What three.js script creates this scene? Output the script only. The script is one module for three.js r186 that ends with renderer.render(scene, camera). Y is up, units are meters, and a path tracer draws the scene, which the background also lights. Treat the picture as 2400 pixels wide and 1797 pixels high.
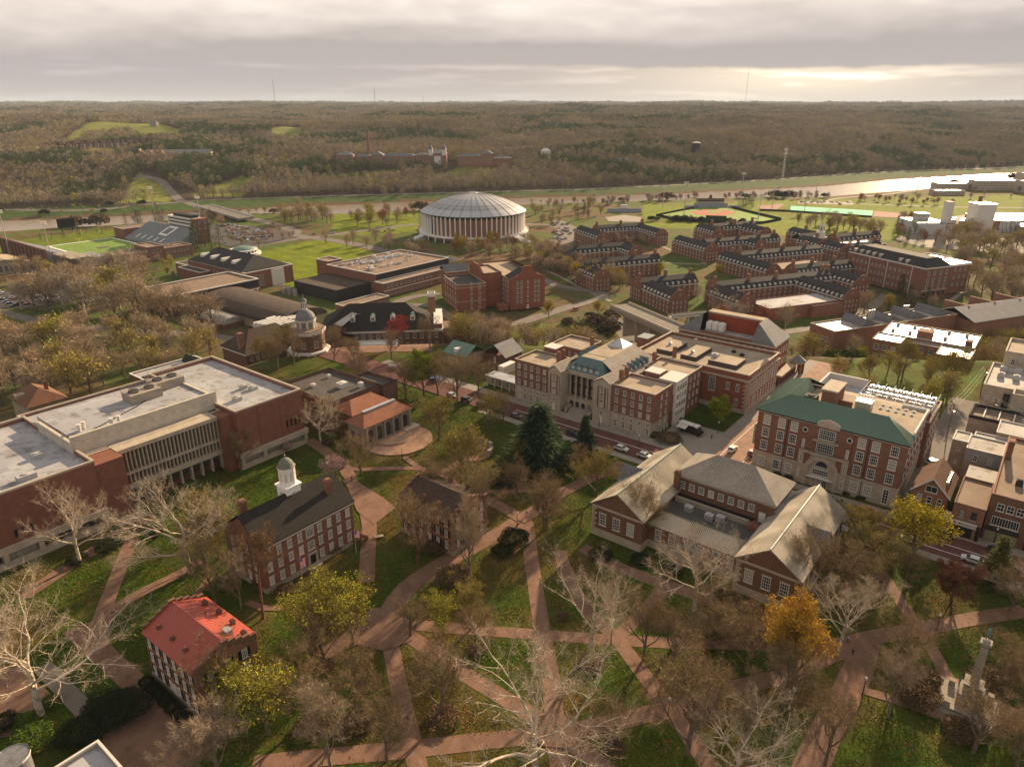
import * as THREE from 'three';
import { mergeGeometries } from 'three/addons/utils/BufferGeometryUtils.js';
import { MarchingCubes } from 'three/addons/objects/MarchingCubes.js';
import { FontLoader } from 'three/addons/loaders/FontLoader.js';
import { TextGeometry } from 'three/addons/geometries/TextGeometry.js';
// ---------------------------------------------------------------- camera
const scene = new THREE.Scene();
const camera = new THREE.PerspectiveCamera(56.77,1024 / 766,0.5,60000);
camera.position.set(0,100,0);
camera.rotation.x = -21.4 * Math.PI / 180;
scene.add(camera);
const renderer = new THREE.WebGLRenderer({ antialias: true });
renderer.toneMapping = THREE.LinearToneMapping;
renderer.toneMappingExposure = 2.42;
renderer.shadowMap.enabled = true;
// ---------------------------------------------------------------- noise
function rng(seed) { let a = seed >>> 0; return () => { a = (a + 0x6D2B79F5) | 0; let t = Math.imul(a ^ (a >>> 15),1 | a); t = (t + Math.imul(t ^ (t >>> 7),61 | t)) ^ t; return ((t ^ (t >>> 14)) >>> 0) / 4294967296; }; }
const PERM = new Float32Array(65536); { const r = rng(7); for (let i = 0; i < 65536; i++) PERM[i] = r(); }
const hash2 = (x, y) => PERM[((x * 73 + y * 3571) ^ (y << 7)) & 65535];
function vnoise(x, y, per = 0) {
let xi = Math.floor(x), yi = Math.floor(y); const fx = x - xi, fy = y - yi;
let x1 = xi + 1, y1 = yi + 1;
if (per) { xi = ((xi % per) + per) % per; yi = ((yi % per) + per) % per; x1 = ((x1 % per) + per) % per; y1 = ((y1 % per) + per) % per; }
const u = fx * fx * (3 - 2 * fx), v = fy * fy * (3 - 2 * fy);
const a = hash2(xi, yi), b = hash2(x1, yi), c = hash2(xi, y1), d = hash2(x1, y1);
return a + (b - a) * u + (c - a) * v + (a - b - c + d) * u * v;
}
function fbm(x, y, o = 4, per = 0) { let s = 0, a = 0.5, n = 0; for (let i = 0; i < o; i++) { s += a * vnoise(x, y, per); n += a; x *= 2; y *= 2; per *= 2; a *= 0.5; } return s / n; }
const clamp = (x, a = 0, b = 1) => Math.min(b, Math.max(a, x));
const ss = (a, b, x) => { const t = clamp((x - a) / (b - a)); return t * t * (3 - 2 * t); };
const mix = (a, b, t) => a + (b - a) * t;
// ---------------------------------------------------------------- sky: broken evening cloud deck, clear strip low over the hills
const SUN_AZ = 32, SUN_EL = 19;
{
const W = 2048, H = 2048, data = new Float32Array(W * H * 4);
for (let j = 0; j < H; j++) {
const el = (j + 0.5) / H * 180 - 90;
for (let i = 0; i < W; i++) {
let az = ((i + 0.5) / W - 0.25) * 360; if (az > 180) az -= 360;
const k = (j * W + i) * 4;
let r, g, b;
const ds = Math.hypot((((az - SUN_AZ + 540) % 360) - 180) * Math.cos(el * Math.PI / 180), el - SUN_EL);
const toward = 0.5 + 0.5 * Math.cos((az - SUN_AZ) * Math.PI / 180);
// high deck, continues overhead
const deck = el > -3 ? fbm(az / 26 + 9, el / 7 + 3,4) : 0.5;
let l = mix(0.50,0.58, toward) * (0.82 + 0.36 * deck);
l *= 1 + 0.9 * Math.exp(-ds * ds / 160);
r = l * 1.06; g = l; b = l * 0.955;
if (el > -3 && el < 22) {
// underside of the deck seen low: pale cream above, a grey rim, then the clear strip
const wob = (fbm(az / 9 + 40, el * 0.8,4) - 0.5) * 1.3 + (fbm(az / 2.6, el * 2.2 + 7,3) - 0.5) * 0.35;
const e = el + wob;
const edge = mix(2.95,2.45, ss(-5,22, az)) + (fbm(az / 1.7 + 5,3.3,3) - 0.5) * 0.28;
const cream = ss(2.6,7.6, e + (az < -15 ? (-15 - az) * 0.035 : 0) - ss(6,34, az) * 0.9);
const c1 = [0.47,0.425,0.41], c2 = [0.95,0.85,0.77];
let cr = c1[0] + (c2[0] - c1[0]) * cream, cg = c1[1] + (c2[1] - c1[1]) * cream, cb = c1[2] + (c2[2] - c1[2]) * cream;
// darker core along the rim
const rim = Math.exp(-Math.pow((el - edge - 0.75 - wob * 0.5) / 0.7,2)) * (0.2 + 0.16 * fbm(az / 6 + 2, el * 1.5,3)) * ss(-34,-16, az);
const gap = Math.exp(-Math.pow((az - 19) / 13,2));
// strip below the deck
const st = [0.56 + 0.40 * gap, 0.49 + 0.32 * gap, 0.46 + 0.18 * gap];
const left = ss(4,-22, az); st[0] -= 0.07 * left; st[1] -= 0.045 * left; st[2] -= 0.015 * left;
const streak = ss(0.50,0.72, fbm(az / 5 + 11, el * 3.1 + 2,4));
const hot = Math.exp(-Math.pow((az - 21) / 6.5,2) - Math.pow((el - 1.65) / 0.75,2)) * (0.35 + 0.9 * streak);
for (let q = 0; q < 3; q++) st[q] = st[q] * (0.88 + 0.22 * streak) + hot * [0.75,0.62,0.42][q];
const below = ss(edge + 0.10, edge - 0.14, el + (fbm(az / 0.9, el * 4,3) - 0.5) * 0.18);
cr *= 1 - rim; cg *= 1 - rim * 0.97; cb *= 1 - rim * 0.9;
const soft = 0.70 + 0.42 * fbm(az / 6 + 3, el * 0.8 + 5,4) + 0.2 * fbm(az / 1.6 + 13, el * 1.9 + 1,4);
cr = mix(cr * soft, st[0], below); cg = mix(cg * soft, st[1], below); cb = mix(cb * soft, st[2], below);
const top = ss(8,22, el);
r = mix(cr, r, top); g = mix(cg, g, top); b = mix(cb, b, top);
}
if (el < -1) { const t = ss(-1,-6, el); r = mix(r, 0.16, t); g = mix(g, 0.14, t); b = mix(b, 0.11, t); }
data[k] = r * 0.445; data[k + 1] = g * 0.436; data[k + 2] = b * 0.43; data[k + 3] = 1;
}
}
const sky = new THREE.DataTexture(data, W, H, THREE.RGBAFormat, THREE.FloatType);
sky.mapping = THREE.EquirectangularReflectionMapping; sky.magFilter = sky.minFilter = THREE.LinearFilter; sky.needsUpdate = true;
scene.background = sky; scene.environment = sky;
}
const sun = new THREE.DirectionalLight(new THREE.Color(1.0,0.725,0.44),5);
{
const a = SUN_AZ * Math.PI / 180, e = SUN_EL * Math.PI / 180;
sun.position.set(Math.sin(a) * Math.cos(e) * 800, Math.sin(e) * 800,-250 - Math.cos(a) * Math.cos(e) * 800);
sun.target.position.set(0,0,-250); sun.castShadow = true; sun.shadow.radius = 2;
Object.assign(sun.shadow.camera, { left: -600, right: 600, top: 500, bottom: -500, near: 1, far: 3000 }); sun.shadow.mapSize.set(4096,4096);
scene.add(sun, sun.target);
}
scene.fog = new THREE.FogExp2(new THREE.Color(0.66,0.79,0.98),0.000038);
// ---------------------------------------------------------------- textures and materials
function tex(n, fn, size) { // size in metres of one repeat
const d = new Uint8Array(n * n * 4), raw = new Float32Array(n * n * 3); let sum = 0;
for (let j = 0; j < n; j++) for (let i = 0; i < n; i++) { const c = fn(i / n, j / n), k = (j * n + i) * 3; raw[k] = c[0]; raw[k + 1] = c[1]; raw[k + 2] = c[2]; sum += c[1]; }
const sc = 0.76 / (sum / n / n); // even out: mean reflectance factor 0.76
for (let k = 0; k < n * n; k++) { for (let q = 0; q < 3; q++) { const l = clamp(raw[k * 3 + q] * sc); d[k * 4 + q] = 255 * (l < 0.0031308 ? l * 12.92 : 1.055 * Math.pow(l, 1 / 2.4) - 0.055); } d[k * 4 + 3] = 255; }
const t = new THREE.DataTexture(d, n, n); t.colorSpace = THREE.SRGBColorSpace; t.wrapS = t.wrapT = THREE.RepeatWrapping; t.magFilter = THREE.LinearFilter; t.minFilter = THREE.LinearMipmapLinearFilter; t.generateMipmaps = true; t.repeat.set(1 / size, 1 / size); t.needsUpdate = true; return t;
}
const P = (u, v, f, o = 4) => fbm(u * f, v * f, o, f);
const grey = (x, w = 0) => [x + w, x, x - w];
const TX = {
brick: tex(512, (u, v) => { const row = Math.floor(v * 64), c = Math.floor(u * 24 + (row % 2) * 0.5); const b = hash2(c % 24, row + 900); const m = P(u, v, 4,5); return grey(0.66 + 0.16 * b + 0.34 * (m - 0.5) + 0.12,0.01 * b); }, 5),
gravel: tex(512, (u, v) => { const m = P(u, v, 4,6), f = P(u, v, 90,2), s = P(u, v, 3,3); return grey(0.62 + 0.4 * (m - 0.5) + 0.28 * f - (s > 0.62 ? 0.10 : 0),0.01); }, 18),
membrane: tex(512, (u, v) => { const m = P(u, v, 3,6), s = ss(0.52,0.6, P(u + 0.3, v, 5,5)), seam = (u * 6 % 1) < 0.02 || (v * 2 % 1) < 0.008 ? 0.1 : 0; const d2 = ss(0.58,0.64, P(u, v + 0.4,13,5)); const x = 0.78 + 0.36 * (m - 0.5) - 0.1 * s - 0.2 * d2 - seam * 1.6; return [x + 0.02 * s, x, x - 0.015 * s]; }, 24),
slate: tex(512, (u, v) => { const row = Math.floor(v * 40), c = Math.floor(u * 30 + (row % 2) * 0.5); const b = hash2(c % 30 + 77, row); const st = ss(0.55,0.7, fbm(u * 42, v * 3,3,3) * 0.6 + P(u, v, 3,4) * 0.45); const x = 0.70 + 0.2 * (b - 0.5) + 0.25 * (P(u, v, 6,4) - 0.5) - 0.22 * st; return [x + 0.02, x, x - 0.01]; }, 9),
streak: tex(512, (u, v) => { const b = hash2(Math.floor(u * 40), Math.floor(v * 50)); const st = ss(0.50,0.62, fbm(u * 56, v * 2,3,2) * 0.55 + P(u, v, 3,4) * 0.5); const x = 0.80 + 0.12 * (b - 0.5) + 0.2 * (P(u, v, 6,4) - 0.5) - 0.45 * st; return [x, x, x - 0.02]; }, 12),
shingle: tex(512, (u, v) => { const row = Math.floor(v * 40), c = Math.floor(u * 36 + (row % 3) * 0.37); const b = hash2(c % 36 + 31, row + 5); const x = 0.6 + 0.36 * b + 0.3 * (P(u, v, 4,4) - 0.5); return [x + 0.03 * b, x, x - 0.02]; }, 8),
tile: tex(512, (u, v) => { const row = Math.floor(v * 28), c = Math.floor(u * 40); const b = hash2(c + 11, row + 55), q = Math.abs((u * 40) % 1 - 0.5); const x = 0.62 + 0.3 * b + 0.1 * q + 0.25 * (P(u, v, 4,4) - 0.5); return [x + 0.04, x, x - 0.02]; }, 8),
paver: tex(512, (u, v) => { const a = (u + v) * 40, c = (u - v) * 40; const b = hash2(Math.floor(a) % 40 + 3, Math.floor(c + 400) % 40); const m = P(u, v, 4,5); const wear = ss(0.55,0.7, P(u + 0.5, v, 3,5)); const x = 0.66 + 0.22 * (b - 0.5) + 0.42 * (m - 0.5) + 0.1 * wear; return [x + 0.02, x + 0.01 * wear, x]; }, 8),
asphalt: tex(512, (u, v) => { const m = P(u, v, 4,6), f = P(u, v, 110,2), cr = Math.abs(P(u, v, 5,5) - 0.5) < 0.006 ? -0.15 : 0; return grey(0.6 + 0.32 * (m - 0.5) + 0.25 * f + cr, 0.006); }, 16),
concrete: tex(512, (u, v) => { const m = P(u, v, 4,6), f = P(u, v, 80,2); const j = (u * 5 % 1) < 0.02 || (v * 5 % 1) < 0.02 ? -0.12 : 0; return grey(0.72 + 0.24 * (m - 0.5) + 0.14 * f + j, 0.01); }, 9),
stone: tex(512, (u, v) => { const m = P(u, v, 4,6), row = Math.floor(v * 10), b = hash2(Math.floor(u * 6 + (row % 2) * 0.5) % 6, row + 70); return grey(0.76 + 0.24 * (m - 0.5) + 0.1 * (b - 0.5),0.012); }, 6),
grass: tex(512, (u, v) => { const m = P(u, v, 6,5), f = P(u, v, 64,3), p = ss(0.52,0.66, P(u + 0.2, v + 0.6,4,5)); const x = 0.5 + 0.5 * (m - 0.5) + 0.45 * (f - 0.3); return [x + 0.14 * p, x + 0.02 * p, x - 0.06 * p]; }, 22),
bark: tex(256, (u, v) => { const m = P(u, v, 8,4), p = ss(0.55,0.6, P(u + 0.3, v, 6,4)); return grey(0.75 + 0.3 * (m - 0.5) - 0.28 * p, 0.02); }, 2.4),
};
const lin = (r, g, b) => new THREE.Color().setRGB(r, g, b);
function M(r, g, b, map, o = {}) { const { repeat, ...q } = o; return new THREE.MeshPhysicalMaterial({ color: lin(r, g, b), map: map || null, roughness: 0.9, specularIntensity: (q.roughness ?? 0.9) >= 0.7 ? 0.25 : 1, side: THREE.DoubleSide, ...q }); }
const MT = {
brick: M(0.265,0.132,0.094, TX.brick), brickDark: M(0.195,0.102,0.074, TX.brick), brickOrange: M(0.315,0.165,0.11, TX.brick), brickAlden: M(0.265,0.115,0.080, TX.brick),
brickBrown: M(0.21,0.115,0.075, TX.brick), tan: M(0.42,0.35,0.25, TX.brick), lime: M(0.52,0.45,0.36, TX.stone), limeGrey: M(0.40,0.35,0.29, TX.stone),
whiteBright: M(0.80,0.78,0.74), white: M(0.60,0.58,0.54), whiteTrim: M(0.56,0.53,0.485), panel: M(0.62,0.57,0.48, TX.stone), grey: M(0.28,0.28,0.28), dark: M(0.035,0.033,0.033), black: M(0.018,0.018,0.019),
gravel: M(0.40,0.33,0.25, TX.gravel), gravelBrown: M(0.27,0.20,0.15, TX.gravel), membrane: M(0.41,0.41,0.425, TX.membrane, { roughness: 0.8, specularIntensity: 0.15 }), paleRoof: M(0.42,0.40,0.37, TX.membrane, { roughness: 0.8 }), unit: M(0.38,0.38,0.375, null, { roughness: 0.75 }), darkGloss: M(0.06,0.055,0.05, null, { roughness: 0.12 }), dkRoof: M(0.10,0.095,0.09, TX.gravel),
slate: M(0.33,0.30,0.26, TX.slate), slateStreak: M(0.40,0.355,0.29, TX.streak), slateGrey: M(0.19,0.20,0.215, TX.slate, { roughness: 0.7 }), slateBlack: M(0.046,0.046,0.049, TX.shingle, { roughness: 0.75 }),
shingleBrown: M(0.085,0.060,0.048, TX.shingle), shingleDark: M(0.038,0.034,0.032, TX.shingle), shingleHouse: M(0.16,0.085,0.055, TX.shingle), barrel: M(0.105,0.082,0.066, TX.gravel),
tile: M(0.31,0.145,0.092, TX.tile), redRoof: M(0.33,0.066,0.044, null, { roughness: 0.42, metalness: 0.0 }), greenRoof: M(0.085,0.155,0.110, null, { roughness: 0.5 }), copper: M(0.10,0.17,0.18, TX.stone, { roughness: 0.6 }), patina: M(0.13,0.24,0.20, TX.stone, { roughness: 0.6 }),
metalRoof: M(0.40,0.375,0.34, TX.membrane, { roughness: 0.42, metalness: 0.1, specularIntensity: 0.7 }), alu: M(0.55,0.56,0.58, TX.membrane, { roughness: 0.42, metalness: 0.5 }), steel: M(0.45,0.45,0.45, null, { roughness: 0.45, metalness: 0.6 }),
glass: M(0.025,0.030,0.034, null, { roughness: 0.09 }), blind: M(0.30,0.285,0.25, null, { roughness: 0.2 }), glassPale: M(0.45,0.55,0.55, null, { roughness: 0.15, transparent: false }),
paver: M(0.235,0.143,0.100, TX.paver), paverStreet: M(0.145,0.068,0.060, TX.paver), paverTan: M(0.34,0.215,0.155, TX.paver), asphalt: M(0.105,0.098,0.092, TX.asphalt), asphaltPale: M(0.21,0.19,0.17, TX.asphalt), concrete: M(0.33,0.30,0.26, TX.concrete), concreteDark: M(0.21,0.185,0.155, TX.concrete), paint: M(0.7,0.68,0.64),
ground: new THREE.MeshPhysicalMaterial({ vertexColors: true, map: TX.grass, roughness: 1, specularIntensity: 0.1 }), mulch: M(0.055,0.032,0.022, TX.grass),
vc: new THREE.MeshStandardMaterial({ vertexColors: true, roughness: 0.75, side: THREE.DoubleSide }), vcGloss: new THREE.MeshStandardMaterial({ vertexColors: true, roughness: 0.25, side: THREE.DoubleSide }),
bronze: M(0.10,0.20,0.175, null, { roughness: 0.55 }), iron: M(0.02,0.02,0.02, null, { roughness: 0.5 }), water: M(0.205,0.155,0.10, null, { roughness: 0.2, specularIntensity: 0.6 }),
turf: M(0.17,0.30,0.04, TX.grass), turfDark: M(0.075,0.17,0.04, TX.grass), clay: M(0.42,0.13,0.075, TX.gravel), aqua: M(0.16,0.56,0.36), track: M(0.30,0.15,0.12, TX.gravel), bleacher: M(0.30,0.33,0.36, TX.concrete),
};
// ---------------------------------------------------------------- geometry collector: flat-shaded faces, uv in metres along the face
class MB {
constructor(ox = 0, oy = 0, oz = 0) { this.o = [ox, oy, oz]; this.p = []; this.c = []; this.col = null; }
v(a) { this.p.push(a[0] - this.o[0], a[1] - this.o[1], a[2] - this.o[2]); if (this.col) this.c.push(this.col[0], this.col[1], this.col[2]); }
tri(a, b, c) { this.v(a); this.v(b); this.v(c); return this; }
quad(a, b, c, d) { return this.tri(a, b, c).tri(a, c, d); }
box(x0, x1, y0, y1, z0, z1, bottom = false) {
const A = [x0, y0, z0], B = [x1, y0, z0], C = [x1, y0, z1], D = [x0, y0, z1], E = [x0, y1, z0], F = [x1, y1, z0], G = [x1, y1, z1], H = [x0, y1, z1];
this.quad(D, C, G, H).quad(C, B, F, G).quad(B, A, E, F).quad(A, D, H, E).quad(H, G, F, E); if (bottom) this.quad(A, B, C, D); return this;
}
ring(x0, x1, y0, y1, z0, z1, w) { return this.box(x0, x1, y0, y1, z1 - w, z1, true).box(x0, x1, y0, y1, z0, z0 + w, true).box(x0, x0 + w, y0, y1, z0 + w, z1 - w, true).box(x1 - w, x1, y0, y1, z0 + w, z1 - w, true); }
poly(pts, y0, y1, cap = true) { // pts [[x,z],...]
const n = pts.length; let ar = 0; for (let i = 0; i < n; i++) { const a = pts[i], b = pts[(i + 1) % n]; ar += a[0] * b[1] - b[0] * a[1]; }
const q = ar > 0 ? pts.slice().reverse() : pts; // clockwise in x,z seen from above with z down = outward faces
if (y1 !== y0) for (let i = 0; i < n; i++) { const a = q[i], b = q[(i + 1) % n]; this.quad([a[0], y0, a[1]],[b[0], y0, b[1]],[b[0], y1, b[1]],[a[0], y1, a[1]]); }
if (cap) { const V = q.map(k => new THREE.Vector2(k[0],-k[1])); for (const f of THREE.ShapeUtils.triangulateShape(V, [])) { const [a, b, c] = f.map(i => [q[i][0], y1, q[i][1]]); this.tri(a, b, c); } }
return this;
}
cyl(x, z, r0, r1, y0, y1, n = 12, cap = true, a0 = 0, a1 = Math.PI * 2) {
for (let i = 0; i < n; i++) { const a = a0 + (a1 - a0) * i / n, b = a0 + (a1 - a0) * (i + 1) / n; const f = (t, r, y) => [x + Math.cos(t) * r, y, z - Math.sin(t) * r];
if (r0 > 0) this.tri(f(a, r0, y0), f(b, r0, y0), f(b, r1, y1)); if (r1 > 0) this.tri(f(a, r0, y0), f(b, r1, y1), f(a, r1, y1)); if (cap && r1 > 0) this.tri([x, y1, z], f(a, r1, y1), f(b, r1, y1)); } return this;
}
lathe(x, z, prof, n = 16) { for (let i = 0; i + 1 < prof.length; i++) this.cyl(x, z, prof[i][0], prof[i + 1][0], prof[i][1], prof[i + 1][1], n, false); return this; }
// hip roof over a rectangle; ridge along x if ax='x'
hip(x0, x1, z0, z1, y, h, ax, ins, top = 0) {
const A = [x0, y, z0], B = [x1, y, z0], C = [x1, y, z1], D = [x0, y, z1]; let R, S;
if (ax === 'x') { const zm = (z0 + z1) / 2; R = [x0 + ins, y + h, zm]; S = [x1 - ins, y + h, zm]; return this.quad(D, C, S, R).quad(B, A, R, S).tri(C, B, S).tri(A, D, R); }
const xm = (x0 + x1) / 2; R = [xm, y + h, z0 + ins]; S = [xm, y + h, z1 - ins]; return this.quad(C, B, R, S).quad(A, D, S, R).tri(D, C, S).tri(B, A, R);
}
// truncated hip: sloped skirts up to a flat deck
skirt(x0, x1, z0, z1, y, h, i0, i1, i2, i3) {
const A = [x0, y, z0], B = [x1, y, z0], C = [x1, y, z1], D = [x0, y, z1], a = [x0 + i0, y + h, z0 + i2], b = [x1 - i1, y + h, z0 + i2], c = [x1 - i1, y + h, z1 - i3], d = [x0 + i0, y + h, z1 - i3];
return this.quad(D, C, c, d).quad(C, B, b, c).quad(B, A, a, b).quad(A, D, d, a);
}
gable(x0, x1, z0, z1, y, h, ax, th = 0.25) { // slopes with thickness
for (const q of [0, th]) {
if (ax === 'x') { const zm = (z0 + z1) / 2; const k = y - th + q; this.quad([x0, k, z1],[x1, k, z1],[x1, k + h, zm],[x0, k + h, zm]).quad([x1, k, z0],[x0, k, z0],[x0, k + h, zm],[x1, k + h, zm]); }
else { const xm = (x0 + x1) / 2; const k = y - th + q; this.quad([x1, k, z1],[x1, k, z0],[xm, k + h, z0],[xm, k + h, z1]).quad([x0, k, z0],[x0, k, z1],[xm, k + h, z1],[xm, k + h, z0]); }
}
const e = (a, b) => this.quad(a, b, [b[0], b[1] + th, b[2]],[a[0], a[1] + th, a[2]]);
if (ax === 'x') { const zm = (z0 + z1) / 2; for (const x of [x0, x1]) { e([x, y - th, z1],[x, y - th + h, zm]); e([x, y - th + h, zm],[x, y - th, z0]); } e([x0, y - th, z1],[x1, y - th, z1]); e([x1, y - th, z0],[x0, y - th, z0]); }
else { const xm = (x0 + x1) / 2; for (const z of [z0, z1]) { e([x0, y - th, z],[xm, y - th + h, z]); e([xm, y - th + h, z],[x1, y - th, z]); } e([x1, y - th, z1],[x1, y - th, z0]); e([x0, y - th, z0],[x0, y - th, z1]); }
return this;
}
gableEnd(x0, x1, z0, z1, y, h, ax) { if (ax === 'x') { const zm = (z0 + z1) / 2; return this.tri([x1, y, z1],[x1, y, z0],[x1, y + h, zm]).tri([x0, y, z0],[x0, y, z1],[x0, y + h, zm]); } const xm = (x0 + x1) / 2; return this.tri([x0, y, z1],[x1, y, z1],[xm, y + h, z1]).tri([x1, y, z0],[x0, y, z0],[xm, y + h, z0]); }
prof(pts, z0, z1, ax = 'z', cap = true, closed = true) { // profile [[a,y],...] ccw seen from +axis, swept along z (or x)
const f = ax === 'z' ? (p, t) => [p[0], p[1], t] : (p, t) => [t, p[1], p[0]]; const n = pts.length;
for (let i = 0; i < n - (closed ? 0 : 1); i++) { const a = pts[i], b = pts[(i + 1) % n]; this.quad(f(a, z1), f(a, z0), f(b, z0), f(b, z1)); }
if (cap) for (const t of [z0, z1]) { const V = pts.map(k => new THREE.Vector2(k[0], k[1])); for (const g of THREE.ShapeUtils.triangulateShape(V, [])) this.tri(...g.map(i => f(pts[i], t))); }
return this;
}
geo() {
const n = this.p.length / 3, p = new Float32Array(this.p), nr = new Float32Array(n * 3), uv = new Float32Array(n * 2);
const a = new THREE.Vector3(), b = new THREE.Vector3(), c = new THREE.Vector3(), t = new THREE.Vector3(), w = new THREE.Vector3(), up = new THREE.Vector3(0,1,0);
for (let i = 0; i < n; i += 3) {
a.fromArray(p, i * 3); b.fromArray(p, i * 3 + 3); c.fromArray(p, i * 3 + 6); b.sub(a); c.sub(a); b.cross(c).normalize();
if (Math.abs(b.y) > 0.999) { t.set(1,0,0); w.set(0,0,-1); } else { t.crossVectors(up, b).normalize(); w.crossVectors(b, t); }
for (let q = 0; q < 3; q++) { const k = i + q; nr.set([b.x, b.y, b.z], k * 3); a.fromArray(p, k * 3); uv[k * 2] = a.dot(t) + this.o[0] * 0.37; uv[k * 2 + 1] = a.dot(w) + this.o[2] * 0.21; }
}
const g = new THREE.BufferGeometry(); g.setAttribute('position', new THREE.BufferAttribute(p, 3)); g.setAttribute('normal', new THREE.BufferAttribute(nr, 3)); g.setAttribute('uv', new THREE.BufferAttribute(uv, 2));
if (this.c.length === this.p.length && this.c.length) g.setAttribute('color', new THREE.BufferAttribute(new Float32Array(this.c),3));
return g;
}
}
// ---------------------------------------------------------------- things, parts, names
const taken = {};
function numbered(n) { if (!(n in taken)) { taken[n] = 0; return n; } return n + '_' + String(++taken[n]).padStart(3, '0'); }
function tag(o, label, category, group, kind) { o.userData.label = label; if (category) o.userData.category = category; if (group) o.userData.group = group; if (kind) o.userData.kind = kind; return o; }
function top(o, name, label, category, group, kind) { o.name = numbered(name); tag(o, label, category, group, kind); scene.add(o); return o; }
function mesh(g, m) { const o = new THREE.Mesh(g, m); o.castShadow = o.receiveShadow = true; return o; }
function part(B, name, mb, mat, kind) { const o = mesh(mb.geo ? mb.geo() : mb, mat); o.name = name; if (kind) o.userData.kind = kind; (B.g || B).add(o); return o; }
// building: axes (s,t) of a plan grid turned by deg about the vertical; volumes are given in grid metres
const GRID = { T: -38, W: 22 };
function toWorld(deg, s, t) { const a = deg * Math.PI / 180; return [Math.cos(a) * s + Math.sin(a) * t, -Math.sin(a) * s + Math.cos(a) * t]; }
function building(name, label, grid, s, t, y, category = 'building', group) {
const deg = typeof grid === 'number' ? grid : GRID[grid], g = new THREE.Group(),[x, z] = toWorld(deg, s, t);
g.position.set(x, y, z); g.rotation.y = deg * Math.PI / 180; top(g, name, label, category, group);
const B = { g, o: [s, y, t], deg }; B.mb = () => new MB(s, y, t); return B;
}
// flat-roofed block: walls, roof deck, coping
function block(B, s, t, y, wall, roof = MT.gravel, trim = MT.lime, para = 0.7, tw = 0.45, th = 0.35) {
const w = B.mb(); const [a, b] = s, [c, d] = t;
w.quad([a, y[0], d],[b, y[0], d],[b, y[1], d],[a, y[1], d]).quad([b, y[0], d],[b, y[0], c],[b, y[1], c],[b, y[1], d]).quad([b, y[0], c],[a, y[0], c],[a, y[1], c],[b, y[1], c]).quad([a, y[0], c],[a, y[0], d],[a, y[1], d],[a, y[1], c]);
if (para > 0) w.ring(a + 0.05, b - 0.05, y[1] - para - 0.1, y[1] - 0.01, c + 0.05, d - 0.05, tw * 0.7);
const W = part(B, 'wall', w, wall);
if (roof) part(B, 'roof', B.mb().quad([a, y[1] - para, d],[b, y[1] - para, d],[b, y[1] - para, c],[a, y[1] - para, c]), roof);
if (trim) part(B, 'coping', B.mb().ring(a - 0.12, b + 0.12, y[1] - 0.02, y[1] + th, c - 0.12, d + 0.12, tw), trim);
return W;
}
function boxPart(B, name, s, t, y, mat) { return part(B, name, B.mb().box(s[0], s[1], y[0], y[1], t[0], t[1], true), mat); }
// windows: frame with mullions and sill, panes behind the bars
const winCache = {};
function winGeo(w, h, cols, rows, o) {
const key = [w, h, cols, rows, o.sill, o.fc, o.arch, o.one].join(); if (winCache[key]) return winCache[key];
const f = new MB(), fw = o.fw || 0.11, fc = o.fc || [0.68,0.66,0.62]; f.col = fc;
const bar = (x0, x1, y0, y1, d = 0.1) => { f.box(x0, x1, y0, y1,0, d, true); };
bar(-w / 2,-w / 2 + fw, 0, h); bar(w / 2 - fw, w / 2,0, h); bar(-w / 2 + fw, w / 2 - fw, h - fw, h); bar(-w / 2 + fw, w / 2 - fw, 0, fw);
for (let i = 1; i < cols; i++) { const x = -w / 2 + w * i / cols; bar(x - 0.035, x + 0.035, fw, h - fw, 0.07); }
for (let j = 1; j < rows; j++) { const y = h * j / rows, k = j * 2 === rows ? 0.05 : 0.035; bar(-w / 2 + fw, w / 2 - fw, y - k, y + k, 0.075); }
if (o.arch) for (let i = 0; i < 8; i++) { const a = Math.PI * i / 8, b = Math.PI * (i + 1) / 8, r = w / 2, q = r - fw; const pt = (t, r) => [Math.cos(t) * r, h + Math.sin(t) * r, 0.1]; f.quad(pt(a, q), pt(a, r), pt(b, r), pt(b, q)); }
if (o.sill !== 0) { f.col = o.sc || [0.45,0.40,0.33]; f.box(-w / 2 - 0.12, w / 2 + 0.12,-0.18,0,0,0.16, true); if (o.sill === 2) f.box(-w / 2 - 0.15, w / 2 + 0.15, h + 0.003, h + 0.26,0,0.12, true); }
let pane = new MB(); if (o.one) { f.col = [0.03,0.034,0.038]; pane = f; }
pane.quad([-w / 2 + 0.02,0.02,0.04],[w / 2 - 0.02,0.02,0.04],[w / 2 - 0.02, h - 0.02,0.04],[-w / 2 + 0.02, h - 0.02,0.04]);
if (o.arch) for (let i = 0; i < 8; i++) { const a = Math.PI * i / 8, b = Math.PI * (i + 1) / 8, r = w / 2 - 0.03; pane.tri([0, h, 0.04],[Math.cos(a) * r, h + Math.sin(a) * r, 0.04],[Math.cos(b) * r, h + Math.sin(b) * r, 0.04]); }
return winCache[key] = [f.geo(), o.one ? null : pane.geo()];
}
const FACE = { 't+': [0,0,1], 's+': [Math.PI / 2,1,0], 't-': [Math.PI, 0,-1], 's-': [-Math.PI / 2,-1,0] };
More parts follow.
